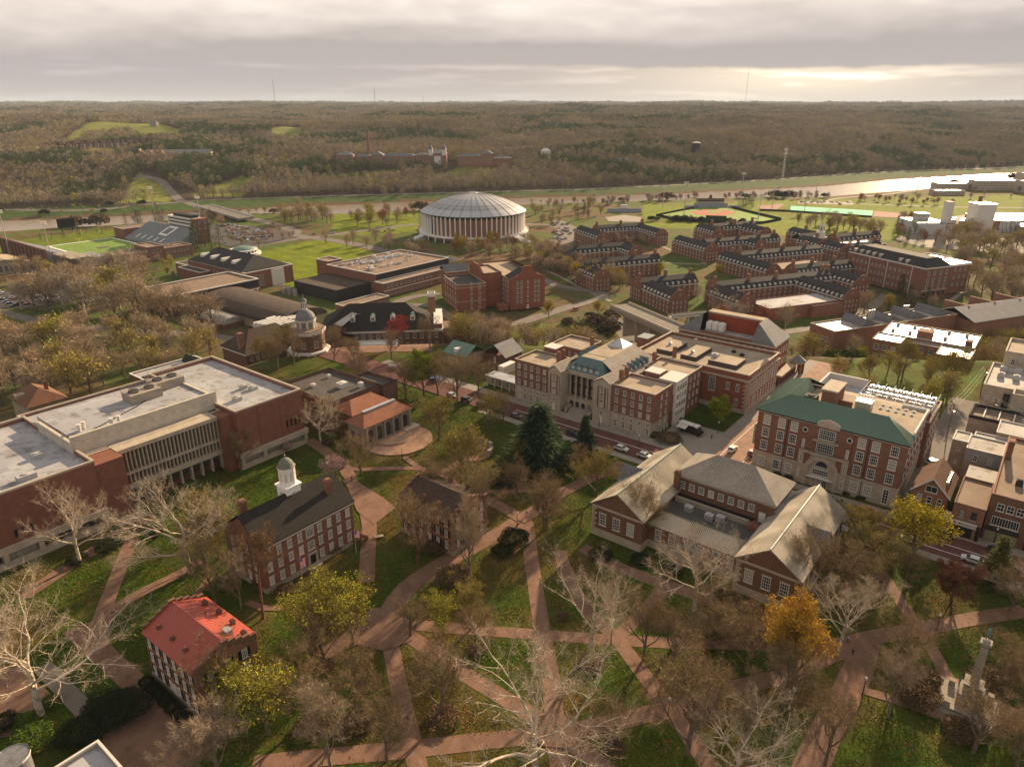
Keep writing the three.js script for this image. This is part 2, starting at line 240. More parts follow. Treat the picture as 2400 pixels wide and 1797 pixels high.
function putWin(B, face, plane, along, y, w, h, cols = 2, rows = 2, o = {}) {
const [fg, pg] = winGeo(w, h, cols, rows, o),[ry, ns, nt] = FACE[face];
const m = mesh(fg, o.one ? MT.vcGloss : MT.vc); m.name = o.name || 'window'; m.rotation.y = ry;
if (nt) m.position.set(along - B.o[0], y - B.o[1], plane + nt * 0.03 - B.o[2]); else m.position.set(plane + ns * 0.03 - B.o[0], y - B.o[1], along - B.o[2]);
if (pg) { const p = mesh(pg, hash2(Math.floor(along * 9 + 4000), Math.floor(y * 5 + plane * 3 + 4000)) < 0.27 ? MT.blind : MT.glass); p.name = 'pane'; m.add(p); }
B.g.add(m); return m;
}
// rows of windows: ys = list of sill heights, span a..b with n across
function wins(B, face, plane, a, b, n, ys, w, h, cols = 2, rows = 2, o = {}) { for (const y of ys) for (let i = 0; i < n; i++) putWin(B, face, plane, a + (b - a) * (i + 0.5) / n, y, w, h, cols, rows, o); }
function chimney(B, s, t, y0, y1, w = 1.1, d = 1.6, mat = MT.brick) { const c = part(B, 'chimney', B.mb().box(s - w / 2, s + w / 2, y0, y1, t - d / 2, t + d / 2).box(s - w / 2 - 0.1, s + w / 2 + 0.1, y1 - 0.45, y1 - 0.2, t - d / 2 - 0.1, t + d / 2 + 0.1, true).box(s - w / 2 + 0.15, s + w / 2 - 0.15, y1, y1 + 0.25, t - d / 2 + 0.15, t + d / 2 - 0.15), mat); return c; }
function unit(B, s, t, y, w, d, h, mat = MT.unit) { // roof plant box with a fan collar
const m = B.mb().box(s - w / 2, s + w / 2, y, y + h, t - d / 2, t + d / 2).cyl(s, t, Math.min(w, d) * 0.32, Math.min(w, d) * 0.32, y + h, y + h + 0.25,8); return part(B, 'roof_unit', m, mat);
}
// standing seams laid on a sloped quad (a,b along the eave; c,d along the ridge above b,a)
function seams(B, name, quads, mat, pitch = 0.6, hgt = 0.07, hw = 0.06) {
const m = B.mb();
for (const [a, b, c, d] of quads) { const L = Math.hypot(b[0] - a[0], b[2] - a[2]), n = Math.max(1, Math.round(L / pitch)); const ux = (b[0] - a[0]) / L * hw, uz = (b[2] - a[2]) / L * hw;
for (let i = 0; i <= n; i++) { const f = i / n, p = [0,1,2].map(k => mix(a[k], b[k], f)), q = [0,1,2].map(k => mix(d[k], c[k], f)); const P0 = [p[0] - ux, p[1], p[2] - uz], P1 = [p[0] + ux, p[1], p[2] + uz], Q0 = [q[0] - ux, q[1], q[2] - uz], Q1 = [q[0] + ux, q[1], q[2] + uz], u = k => [k[0], k[1] + hgt, k[2]];
m.quad(u(P0), u(P1), u(Q1), u(Q0)).quad(P0, u(P0), u(Q0), Q0).quad(u(P1), P1, Q1, u(Q1)); } }
return part(B, name, m, mat, 'stuff');
}
// ---------------------------------------------------------------- terrain
const pairs = (...v) => { const o = []; for (let i = 0; i < v.length; i += 2) o.push([v[i], v[i + 1]]); return o; };
function sdLine(poly, x, z) { // signed distance, positive on the far side of a line drawn left to right
let best = 1e9, sg = 1;
for (let i = 0; i + 1 < poly.length; i++) { const [ax, az] = poly[i],[bx, bz] = poly[i + 1]; const dx = bx - ax, dz = bz - az, t = clamp(((x - ax) * dx + (z - az) * dz) / (dx * dx + dz * dz)); const qx = ax + dx * t - x, qz = az + dz * t - z, d = Math.hypot(qx, qz); if (d < best - 1e-6) { best = d; sg = (dx * (z - az) - dz * (x - ax)) < 0 ? 1 : -1; } }
return best * sg;
}
function inPoly(poly, x, z) { let c = false; for (let i = 0, j = poly.length - 1; i < poly.length; j = i++) { const [xi, zi] = poly[i],[xj, zj] = poly[j]; if ((zi > z) !== (zj > z) && x < (xj - xi) * (z - zi) / (zj - zi) + xi) c = !c; } return c; }
const TW = (s, t) => toWorld(-38, s, t), WW = (s, t) => toWorld(22, s, t);
const rim = [[-252,900],[-252,0],[-252,-160],[-240,-190],[-204,-224],[-140,-262],[-78,-300],[-10,-345],[120,-370],[900,-420]].map(p => TW(...p));
const highway = pairs(-2400,-1020,-1500,-985,-608.1,-860.0,-454.4,-906.6,-404.7,-945.3,-288.0,-983.7,-147.1,-1019.6,26.3,-1060.1,126.9,-1087.8,392.7,-1203.8,710.7,-1378.6,1035.0,-1495.5,1900,-1900,2600,-2500);
const bankFar = pairs(-2400,-930,-576.8,-811.5,-501.2,-831.7,-413.3,-865.7,-270.5,-936.4,-136.1,-976.0,0.0,-1018.9,226.1,-1067.5,495.6,-1174.6,654.0,-1283.3,998.1,-1438.6,1850,-1720,2600,-2300);
const bankNear = pairs(-2400,-800,-525.0,-734.4,-427.1,-778.0,-306.6,-865.7,-212.2,-857.9,-124.7,-890.0,0.0,-941.0,211.3,-994.4,349.5,-1029.7,426.0,-1023.3,641.0,-1135.1,903.2,-1297.4,1850,-1520,2600,-2050);
function landY(x, z) {
const near = z > -560 ? sdLine(rim, x, z) : 200;
let y = -18 * ss(0,42, near);
if (z < -500) {
const a = sdLine(bankNear, x, z), b = sdLine(bankFar, x, z), d = b > 0 ? sdLine(highway, x, z) : -1;
if (b <= 0) { const w = ss(-14,3, a); y = mix(y, -22.5, w * ss(2,-10, b) + (b > -10 ? 0 : 0)); if (a > -14 && b > -10) y = Math.max(y, mix(-22.5,-19.2, ss(-10,0, b))); }
else if (d < 0) y = mix(-19.2,-15, ss(0,1, b / Math.max(1, b - d)));
else {
const l = ss(-150,-600, x);
y = -15 + 35 * ss(mix(0,60, l),330, d) + 32 * ss(300,1000, d) * mix(1,0.75, l) + 14 * ss(800,3000, d) + 26 * ss(3000,9000, d);
y += (fbm(x / 330 + 30, z / 330,3) - 0.5) * 48 * ss(150,500, d) + (fbm(x / 800 + 3, z / 700 + 8,4) - 0.5) * 62 * ss(700,2500, d) + (fbm(x / 3000 + 3, z / 2200 + 1,4) - 0.5) * 34 * ss(4000,9000, d);
}
}
return y;
}
const LAWN = []; // bright mown areas [poly, colour]
const lawn = (col, ...v) => LAWN.push([pairs(...v), col, null]);
lawn([0.17,0.225,0.016],-217.9,-610.8,-183.4,-679.3,-89.9,-581.1,-148.6,-478.6,-184.0,-513.8);
lawn([0.17,0.22,0.02],-212.1,-813.9,-192.7,-870.6,-111.9,-870.6,-93.5,-719.3,-164.2,-692.2);
lawn([0.18,0.235,0.02],169.3,-935.3,728.0,-1037.3,555.0,-779.9,344.0,-666.9,137.1,-748.4);
lawn([0.14,0.19,0.02],-467.4,-649.4,-447.9,-699.2,-405.3,-736.6,-377.0,-665.3,-399.2,-634.3,-438.1,-605.9);
lawn([0.14,0.19,0.02],3.7,-391.1,64.7,-410.8,50.7,-346.3,-1.4,-350.2);
lawn([0.085,0.13,0.03],129.3,-610.8,165.4,-581.1,130.7,-529.2,112.9,-545.6);
LAWN.push([[[-60,-250],[-16,-250],[-14,-330],[-60,-332]].map(q => TW(...q)),[0.085,0.15,0.018], null]);
const FIELDS = [ // grass openings among the woods beyond the river
pairs(-904.5,-1474.9,-1085.7,-1925.4,-1199.2,-2432.8,-949.5,-2040.8,-781.9,-1787.4,-676.9,-1487.7,-885.1,-1737.3,-920.2,-1628.1,-855.2,-1447.1),
pairs(-904.7,-1344.6,-838.2,-1353.3,-697.5,-1335.8,-663.3,-1276.9,-658.0,-1204.1,-731.3,-1235.4),
pairs(-446.0,-1005.2,-414.6,-1121.6,-387.2,-1110.1,-364.2,-978.6),
pairs(-562.9,-1105.0,-477.7,-1023.8,-437.7,-929.4,-500.7,-921.7),
pairs(-674.7,-2076.7,-639.4,-2300.4,-458.9,-1635.9,-532.1,-1666.5),
pairs(-675.5,-1667.8,-657.8,-1702.0,-499.3,-1561.7,-523.2,-1482.6),
pairs(-313.3,-1121.2,-185.0,-1191.6,-176.5,-1133.8,-294.8,-1094.4),
pairs(-127.1,-1161.7,-25.1,-1300.4,-20.3,-1173.2,-118.0,-1119.7),
pairs(42.0,-1303.8,99.6,-1448.1,91.5,-1327.6,57.5,-1293.3),
];
function landCol(x, z) {
const n = fbm(x / 9 + 50, z / 9,4), n2 = fbm(x / 40, z / 40 + 9,4);
for (const [p, c] of LAWN) if (inPoly(p, x, z)) { const k = 0.8 + 0.4 * n, b = ss(0.55,0.72, n2) * 0.5; return [mix(c[0] * k, 0.12, b), mix(c[1] * k, 0.12, b), mix(c[2] * k, 0.04, b)]; }
const rimD = z > -560 ? sdLine(rim, x, z) : 200;
if (rimD < 0) { const b = ss(0.42,0.7, n * 0.55 + n2 * 0.5); return [mix(0.052,0.105, b), mix(0.085,0.086, b), mix(0.010,0.026, b)]; }
if (rimD < 60 && z > -500) { const b = ss(0.38,0.6, n * 0.5 + n2 * 0.5); return [mix(0.07,0.11, b), mix(0.10,0.082, b), mix(0.022,0.045, b)]; }
if (z > -500) { const b = ss(0.4,0.62, n * 0.5 + n2 * 0.5); return [mix(0.085,0.135, b), mix(0.125,0.105, b), mix(0.028,0.055, b)]; }
const a = sdLine(bankNear, x, z);
if (a < 4) { const b = Math.max(ss(0.4,0.6, n * 0.5 + n2 * 0.5), ss(-22,-4, a)); return [mix(0.095,0.16, b), mix(0.14,0.105, b), mix(0.03,0.06, b)]; }
const b = sdLine(bankFar, x, z), d = sdLine(highway, x, z);
if (b < 6) return [0.15,0.095,0.06];
if (d < 6) { const k = 0.8 + 0.4 * n; return [0.068 * k, 0.115 * k, 0.034 * k]; }
for (const f of FIELDS) if (inPoly(f, x, z)) { const k = 0.75 + 0.5 * n2; return [0.19 * k, 0.215 * k, 0.05 * k]; }
const k = 0.7 + 0.6 * n2; return [0.085 * k, 0.066 * k, 0.050 * k];
}
{
const angs = []; for (let a = -46; a <= 46.001; a += 0.3) angs.push(a); for (let a = 52; a < 312; a += 6.5) angs.push(a); angs.push(angs[0] + 360);
const rs = [0.5,20]; while (rs[rs.length - 1] < 26000) rs.push(rs[rs.length - 1] * (rs.length < 300 ? 1.0145 : 1.022));
const na = angs.length, nr = rs.length, pos = new Float32Array(na * nr * 3), col = new Float32Array(na * nr * 3), uv = new Float32Array(na * nr * 2), idx = [];
for (let i = 0; i < nr; i++) for (let j = 0; j < na; j++) {
const a = angs[j] * Math.PI / 180, x = Math.sin(a) * rs[i], z = -Math.cos(a) * rs[i], k = i * na + j;
pos.set([x, landY(x, z) , z], k * 3); col.set(landCol(x, z), k * 3); uv.set([x + 3 * Math.sin(z / 60), z + 3 * Math.sin(x / 47)], k * 2);
if (i && j) { idx.push(k, k - 1, k - na - 1, k, k - na - 1, k - na); }
}
const g = new THREE.BufferGeometry(); g.setAttribute('position', new THREE.BufferAttribute(pos, 3)); g.setAttribute('color', new THREE.BufferAttribute(col, 3)); g.setAttribute('uv', new THREE.BufferAttribute(uv, 2)); g.setIndex(idx); g.computeVertexNormals();
top(mesh(g, MT.ground), 'ground', 'rolling ground of lawns, valley floor and wooded hills out to the horizon', 'ground', null, 'structure');
}
// ---------------------------------------------------------------- sheets laid on the ground: paths, roads, squares
let lay = 0; const PAVED = [];
function sheetY() { lay++; return 0.03 + 0.005 * (lay % 40); }
const sdAbs = (p, x, z) => Math.abs(sdLine(p, x, z));
function ribbon(name, label, cat, pts, w, mat, o = {}) { // pts [[x,z],..] smoothed, draped
const off = o.y ?? sheetY(), P3 = pts.map(p => new THREE.Vector3(p[0],0, p[1])), c = o.straight ? null : new THREE.CatmullRomCurve3(P3, false, 'catmullrom', 0.4);
const ds = []; let L = 0; for (let i = 1; i < P3.length; i++) L += P3[i].distanceTo(P3[i - 1]); const n = Math.max(2, Math.round(L / (o.step || 4)));
const at = f => { if (c) return c.getPointAt(f); let q = f * L; for (let i = 1; i < P3.length; i++) { const l = P3[i].distanceTo(P3[i - 1]); if (q <= l || i === P3.length - 1) return P3[i - 1].clone().lerp(P3[i], clamp(q / l)); q -= l; } };
PAVED.push((x, z) => sdAbs(pts, x, z) < (Array.isArray(w) ? w[0] : w) / 2 + 0.5);
const pos = [], uv = [], idx = [], nc = o.cols || 2; let run = 0, prev = null;
for (let i = 0; i <= n; i++) { const f = i / n, p = at(f), a = at(Math.max(0, f - 0.004)), b = at(Math.min(1, f + 0.004)); const tx = b.x - a.x, tz = b.z - a.z, tl = Math.hypot(tx, tz); const nx = -tz / tl, nz = tx / tl; if (prev) run += p.distanceTo(prev); prev = p; const ww = (Array.isArray(w) ? mix(w[0], w[1], f) : w) * (mat === MT.paver ? 0.96 + 0.1 * fbm(p.x / 5 + 60, p.z / 5 + 60,2) : 1);
for (let j = 0; j <= nc; j++) { const e = (j / nc - 0.5) * ww, x = p.x + nx * e, z = p.z + nz * e; pos.push(x, (o.fixed ?? landY(x, z)) + off, z); uv.push(x, z); if (i && j) { const k = i * (nc + 1) + j; idx.push(k, k - nc - 1, k - nc - 2, k, k - nc - 2, k - 1); } } }
const g = new THREE.BufferGeometry(); g.setAttribute('position', new THREE.Float32BufferAttribute(pos, 3)); g.setAttribute('uv', new THREE.Float32BufferAttribute(uv, 2)); g.setIndex(idx); g.computeVertexNormals();
{ const nn = g.attributes.normal; let s = 0; for (let i = 0; i < nn.count; i++) s += nn.getY(i); if (s < 0) { g.setIndex(idx.reverse()); g.computeVertexNormals(); } }
return top(mesh(g, mat), name, label, cat, o.group, 'structure');
}
function patch(name, label, cat, pts, mat, y, o = {}) { const off = o.y ?? sheetY(); PAVED.push((x, z) => inPoly(pts, x, z)); const m = new MB(); m.poly(pts, y + off, y + off, true); return top(mesh(m.geo(), mat), name, label, cat, o.group, 'structure'); }
const rectT = (s0, s1, t0, t1) => [TW(s0, t0), TW(s1, t0), TW(s1, t1), TW(s0, t1)];
const rectW = (s0, s1, t0, t1) => [WW(s0, t0), WW(s1, t0), WW(s1, t1), WW(s0, t1)];
// river
{
const m = new MB(), n = bankFar.length; const all = bankNear.concat(bankFar.slice().reverse()); m.poly(all, -20.5,-20.5, true); const g = m.geo();
const mat = MT.water, r = tex(512, (u, v) => { const a = fbm(u * 10, v * 40,4,10); return grey(a); }, 60); r.colorSpace = THREE.NoColorSpace; mat.bumpMap = r; mat.bumpScale = 0.22;
top(mesh(g, mat), 'river', 'wide muddy brown river winding across the valley floor', 'river', null, 'structure');
}
const bp = (label, w, ...v) => ribbon('brick_path', label, 'path', pairs(...v), w > 5.5 ? w * 0.82 : w * 0.74, MT.paver, { group: 'brick walks across the green' });
bp('broad brick walk slanting from the clearing up past the round evergreen', 6,-26.5,-119.8,-23.3,-130.7,-14.2,-141.7,-3.7,-151.5,3.0,-159.3);
bp('straight brick walk running down from the star junction by the round evergreen', 4.6,3.0,-160.1,3.9,-156.1,4.6,-140.3,6.2,-116.6,7.2,-104.7,7.5,-94.6,7.9,-83.7,8.7,-80.4);
bp('long level brick walk crossing the middle of the green', 4.2,-23.8,-118.9,-15.3,-117.7,5.6,-115.4,20.7,-113.9,33.2,-113.0,48.4,-112.6,55.3,-112.1,70.0,-113.4);
bp('diagonal brick walk from the clearing to the crossing under the big sycamore', 4.6,-23.5,-117.0,-17.9,-112.6,-9.4,-105.1,1.9,-96.3,7.3,-91.6,13.2,-86.3,17.5,-81.5);
bp('steep brick walk with a lone walker below the clearing', 4.4,-24.8,-115.2,-23.1,-108.7,-19.8,-98.0,-16.8,-89.1,-14.9,-83.2);
bp('lower brick walk along the bottom edge of the green', 4.8,-42.3,-84.9,-35.0,-85.9,-16.5,-88.0,-2.2,-89.9,6.8,-91.0,10.8,-91.6,27.9,-96.4,37.8,-100.4,51.6,-104.3,61.2,-109.2,68.3,-111.7);
bp('brick walk slanting from the slate roofed hall toward the bottom edge', 4.2,11.4,-144.6,12.8,-133.8,16.0,-122.7,20.8,-114.8,24.5,-105.5,27.6,-97.7,30.3,-90.0,32.8,-82.0);
bp('short brick spur below the slate roofed hall', 4,34.2,-130.5,28.9,-123.7,21.4,-114.8);
bp('red brick walk along the front of the slate roofed hall', 5,17.1,-145.9,24.3,-138.5,33.2,-132.2,42.8,-126.3,49.0,-119.4,52.4,-115.2);
bp('wide brick walk leaving the right hand junction for the bottom edge', 6.2,71.2,-113.9,66.6,-106.7,61.0,-99.8,54.5,-92.2,48.4,-84.3,45.7,-80.4);
bp('brick walk from the right hand junction toward the street corner', 5,66.7,-113.0,75.2,-115.2,84.5,-117.3,97.1,-120.3,109.4,-122.7);
bp('narrow brick walk climbing from the street toward the lamp post', 3.6,85.0,-136.7,84.6,-131.6,84.0,-123.7,83.7,-117.0);
bp('pale brick walk from the lamp post down to the monument', 3.4,83.5,-116.3,82.9,-110.0,81.8,-104.3,81.7,-100.2);
bp('narrow brick walk joining the monument square to the wide walk', 2.6,64.0,-100.9,67.9,-99.1,71.4,-97.1,75.1,-94.9);
bp('brick walk forking upward beside the library', 4.4,-95.4,-154.0,-92.1,-141.5,-88.0,-126.8,-85.7,-118.9);
bp('curved brick walk below the large white sycamore', 4.2,-73.3,-140.3,-76.5,-135.0,-82.0,-128.4,-85.2,-122.7);
bp('thin brick walk beside the red roofed hall toward the cupola hall', 2.2,-68.8,-134.4,-69.1,-130.0,-69.5,-126.8);
bp('curving brick walk in front of the cupola hall', 2.4,-57.3,-125.5,-54.0,-123.7,-50.0,-123.5,-45.3,-124.2,-42.6,-119.8,-28.2,-118.9);
bp('brick walk below the sundial lawn of the domed stage', 3,-50.6,-188.4,-46.3,-185.5,-34.6,-186.2,-26.3,-185.9,-21.4,-182.2,-15.6,-176.8);
bp('brick walk toward the ring of stone seats', 3.4,-23.5,-180.8,-19.4,-185.5,-15.2,-190.3);
bp('brick walk through the middle of the upper lawns', 5,-22.5,-179.9,-14.5,-173.7,-7.4,-168.7,-1.5,-163.1,2.6,-158.6);
bp('level brick walk across the upper lawns', 2.8,-11.0,-172.4,1.9,-172.9,14.8,-173.0);
bp('brick walk from the star junction up to the street trees', 5.5,1.8,-157.9,7.2,-163.9,13.0,-171.2,24.4,-181.7,28.1,-183.2,33.6,-189.9);
bp('brick walk running down the side of the cupola hall', 5,-46.9,-179.9,-40.6,-167.9,-36.7,-156.4,-34.8,-144.9,-32.8,-132.3);
bp('brick walk between the library and the tile roofed building', 5,-65.7,-205.2,-59.1,-198.6,-52.0,-190.3,-45.8,-179.0);
bp('narrow walk beside the evergreen near the street', 2.2,15.6,-197.6,20.2,-196.0,24.0,-190.9);
bp('little brick walk leading up from the round stage', 2.4,-32.8,-193.4,-29.9,-189.3,-26.2,-185.5);
bp('brick walk along the base of the library', 5,-93.6,-160.4,-99.0,-149.0,-103.4,-137.7,-106.7,-127.2);
patch('brick_square', 'large brick forecourt beside the red roofed hall', 'paving', pairs(-91.5,-115.7,-86.5,-120.3,-83.5,-122.7,-83.1,-118.4,-80.5,-113.0,-76.4,-109.6,-70.8,-105.5,-66.8,-102.4,-53.4,-93.6,-47.6,-94.6,-48.1,-91.6,-50.1,-88.5,-52.5,-83.2,-61.9,-80.4,-70.6,-91.0,-69.1,-92.2,-66.7,-97.0,-71.3,-100.6,-82.8,-109.2), MT.paver, 0);
patch('brick_square', 'brick paving at the foot of the big left sycamore', 'paving', pairs(-103.4,-105.9,-94.2,-106.3,-84.1,-99.8,-85.3,-94.2,-85.4,-90.3,-91.8,-89.7), MT.paver, 0);
patch('brick_square', 'brick clearing where the walks of the green meet', 'paving', pairs(-29.8,-123.7,-25.0,-122.7,-19.9,-118.4,-19.9,-113.9,-23.0,-111.7,-25.6,-110.8,-30.8,-112.6,-35.9,-108.3,-38.7,-110.0,-33.3,-117.0), MT.paver, 0);
patch('brick_square', 'sunlit brick square around the column monument', 'paving', pairs(81.0,-104.3,83.8,-103.2,85.7,-100.2,91.2,-94.6,89.3,-90.3,84.2,-92.6,76.5,-93.1,73.4,-95.2,74.3,-97.7,79.0,-102.8), MT.paverTan, 0);
patch('brick_square', 'brick square at the crossing under the big sycamore', 'paving', pairs(3.7,-94.9,9.2,-94.9,11.9,-91.6,10.2,-87.8,4.6,-88.5), MT.paver, 0);
patch('brick_square', 'brick apron between the cupola hall and the blossom tree', 'paving', pairs(-49.3,-182.6,-45.0,-179.0,-34.8,-168.7,-31.1,-163.9,-35.4,-155.7,-41.1,-162.4), MT.paver, 0);
ribbon('ramp', 'grey concrete ramp beside the big left sycamore', 'ramp', pairs(-90.0,-106.7,-79.1,-98.4,-69.9,-91.6),3.2, MT.concreteDark);
// streets on the hill
const stripT = (name, label, cat, s0, s1, t0, t1, mat, o = {}) => ribbon(name, label, cat, Math.abs(s1 - s0) > Math.abs(t1 - t0) ? [TW(s0, (t0 + t1) / 2), TW(s1, (t0 + t1) / 2)] : [TW((s0 + s1) / 2, t0), TW((s0 + s1) / 2, t1)], Math.min(Math.abs(s1 - s0), Math.abs(t1 - t0)), mat, { straight: 1, ...o });
stripT('street', 'dark brick street in front of the blue roofed hall and the shops', 'street', -250,130,-186,-175, MT.paverStreet);
stripT('street', 'sunlit brick cross street between the quoined hall and the green roofed hall', 'street', -71,-60,-186.01,-300, MT.paverTan);
function kerbed(name, label, s0, s1, t0, t1) { const o = mesh(new MB().box(s0, s1,-0.2,0.14, t0, t1).geo(), MT.concrete); o.rotation.y = -38 * Math.PI / 180; return top(o, name, label, 'pavement', null, 'structure'); }
kerbed('pavement', 'concrete pavement in front of the blue roofed hall', -215,-71,-190.4,-186);
kerbed('pavement', 'concrete pavement with kerb in front of the green roofed hall', -59.9,-22,-189.5,-186);
kerbed('pavement', 'concrete pavement in front of the shops', -22,130,-189.8,-186);
kerbed('pavement', 'concrete pavement along the green side of the street', -150,130,-175,-172.2);
kerbed('pavement', 'broad concrete plaza beside the food truck', -90.5,-71,-209,-190.41);
kerbed('pavement', 'concrete pavement beside the quoined hall', -75,-71,-300,-209.01);
{ const o = new THREE.Group(); let n = 0; // painted lines
const line = (s0, s1, t0, t1) => { const m = mesh(new MB().box(s0, s1,0.235,0.243, t0, t1).geo(), MT.paint); m.rotation.y = -38 * Math.PI / 180; top(m, 'painted_line', ['white centre line on the dark brick street', 'white kerb line on the sunlit cross street', 'white parking line on the sunlit cross street', 'white stop line at the street corner', 'white line across the street in front of the shops', 'white edge line of the street beside the parked cars'][n++], 'road marking', 'painted street lines', 'structure'); };
line(-140,-78,-181.5,-181.3); line(-62.2,-62,-230,-190); line(-69.4,-69.2,-240,-190); line(-70,-65.5,-188.2,-187.8); line(-40,20,-181.2,-181); line(-14,60,-177.6,-177.4); }
// valley roads and car parks
const V = -18;
const road = (label, w, mat, ...v) => ribbon('road', label, 'road', pairs(...v), w, mat, { step: 8 });
road('asphalt road passing below the tall brick stepped gable hall', 9, MT.asphaltPale, -61.7,-357.8,-41.2,-381.3,-22.3,-384.3,-8.5,-388.9,9.5,-403.3,31.1,-427.7,61.9,-462.7,32.5,-488.6,20.4,-512.6);
road('asphalt drive between the flat roofed halls', 8, MT.asphaltPale, -13.7,-387.4,-37.5,-410.1,-51.3,-435.1,-74.4,-438.8,-65.1,-458.4,-48.5,-466.7);
road('road at the foot of the slope behind the blue roofed hall', 8, MT.asphaltPale, -35.1,-370.7,-20.0,-372.2,-6.2,-356.6,18.8,-368.5,52.1,-367.1);
road('long asphalt road through the left valley park', 8, MT.asphaltPale, -330.6,-431.4,-305.7,-417.2,-271.1,-397.5,-239.0,-388.2,-204.6,-380.8,-176.8,-376.5,-151.7,-367.3);
road('path across the left valley park', 3, MT.concrete, -273.3,-368.0,-260.0,-379.3,-252.2,-385.2,-222.7,-370.8);
road('wide avenue running from the river bridge past the burial lawn', 13, MT.asphaltPale, -377.4,-893.9,-328.9,-839.8,-273.1,-788.9,-221.5,-726.9,-212.6,-699.2,-167.8,-669.4,-123.0,-630.6,-101.1,-612.7,-66.2,-599.1,-45.2,-579.7);
road('cross road between the car park and the burial lawn', 10, MT.asphaltPale, -234.2,-612.7,-231.1,-641.8,-211.4,-669.4,-184.7,-690.5,-149.9,-726.9,-101.6,-767.2);
road('drive curving through the dormitory car park', 10, MT.asphaltPale, -6.5,-756.7,19.8,-767.2,42.3,-756.7,61.2,-708.2,52.0,-665.3,32.5,-649.4);
road('road crossing the bridge by the quoined hall', 9, MT.asphaltPale, 60.4,-408.6,63.3,-370.3,70.1,-345.0,80.7,-329.0);
road('road below the dormitories toward the right', 7, MT.asphaltPale, 148.1,-378.0,175.8,-390.2,207.4,-411.4,235.2,-443.6,252.1,-465.1);
road('pale footpath past the mansard hall', 3, MT.concrete, 278.1,-440.7,297.1,-461.5,314.1,-484.1,320.4,-504.5);
road('highway along the foot of the wooded hills', 11, MT.asphaltPale, ...highway.flat());
road('road leading away from the far end of the bridge', 12, MT.asphaltPale, -377.4,-893.9,-425.0,-937.0,-467.3,-1005.2,-515.9,-1074.1,-553.0,-1085.6);
road('riverside drive on the far right meadow', 6, MT.concrete, 634.2,-897.8,552.8,-904.0,478.0,-923.4,413.5,-950.5,446.3,-994.0,536.2,-1041.6,708.3,-1171.4);
road('footpath between the dormitories', 3, MT.concrete, 134.0,-641.8,141.7,-612.7,153.1,-582.9,152.9,-561.5,124.5,-567.4);
road('footpath in front of the near dormitories', 3, MT.concrete, 24.0,-544.2,37.4,-512.6,50.8,-475.2,63.9,-446.6);
const lot = (label, y, mat, ...v) => patch('car_park', label, 'car park', pairs(...v), mat, y, { y: 0.1 + 0.006 * (lay++ % 9) });
lot('asphalt car park left of the valley park', V, MT.asphalt, -371.5,-475.2,-344.6,-466.7,-345.7,-498.0,-316.5,-512.6,-296.1,-484.1,-289.0,-446.5,-299.2,-427.8,-318.0,-431.4,-332.6,-420.7);
lot('asphalt car park behind the stadium entrance', V, MT.asphalt, -385.9,-538.7,-331.1,-555.6,-294.5,-522.7,-327.8,-512.6,-355.2,-507.6);
lot('car park beside the river bridge', V, MT.asphalt, -322.8,-756.7,-304.3,-772.5,-218.7,-717.5,-210.0,-681.9,-227.8,-641.8,-252.9,-634.3,-284.6,-665.3);
lot('car park of the dormitories', V, MT.asphaltPale, 41.2,-800.2,55.9,-788.9,74.4,-717.5,64.9,-665.3,46.1,-641.8,36.1,-665.3,47.1,-726.9);
lot('brick parking court behind the green roofed hall', 0, MT.paverTan, ...[[-61,-236],[-16,-242],[-16,-262],[-50,-275],[-78,-292],[-76,-262]].flatMap(p => TW(...p)));
lot('alley and yard beside the green roofed hall', 0, MT.asphaltPale, ...[[-21,-190],[-13,-190],[-10,-215],[40,-225],[40,-236],[-6,-240],[-12,-290],[-21,-290]].flatMap(p => TW(...p)));
lot('pale forecourt of the industrial works', V, MT.concrete, 363.2,-677.6,366.6,-636.1,433.6,-599.1,617.0,-850.4,560.4,-861.8,481.4,-807.5);
lot('riverside car park beyond the turquoise pitch', V, MT.concrete, 379.8,-964.6,445.3,-950.5,434.9,-923.4,369.4,-936.8);
ribbon('brick_forecourt', 'brick forecourt of the cupola student centre', 'paving', [TW(-252,-178), TW(-236,-196), TW(-214,-216)],16, MT.paver, { cols: 4 });
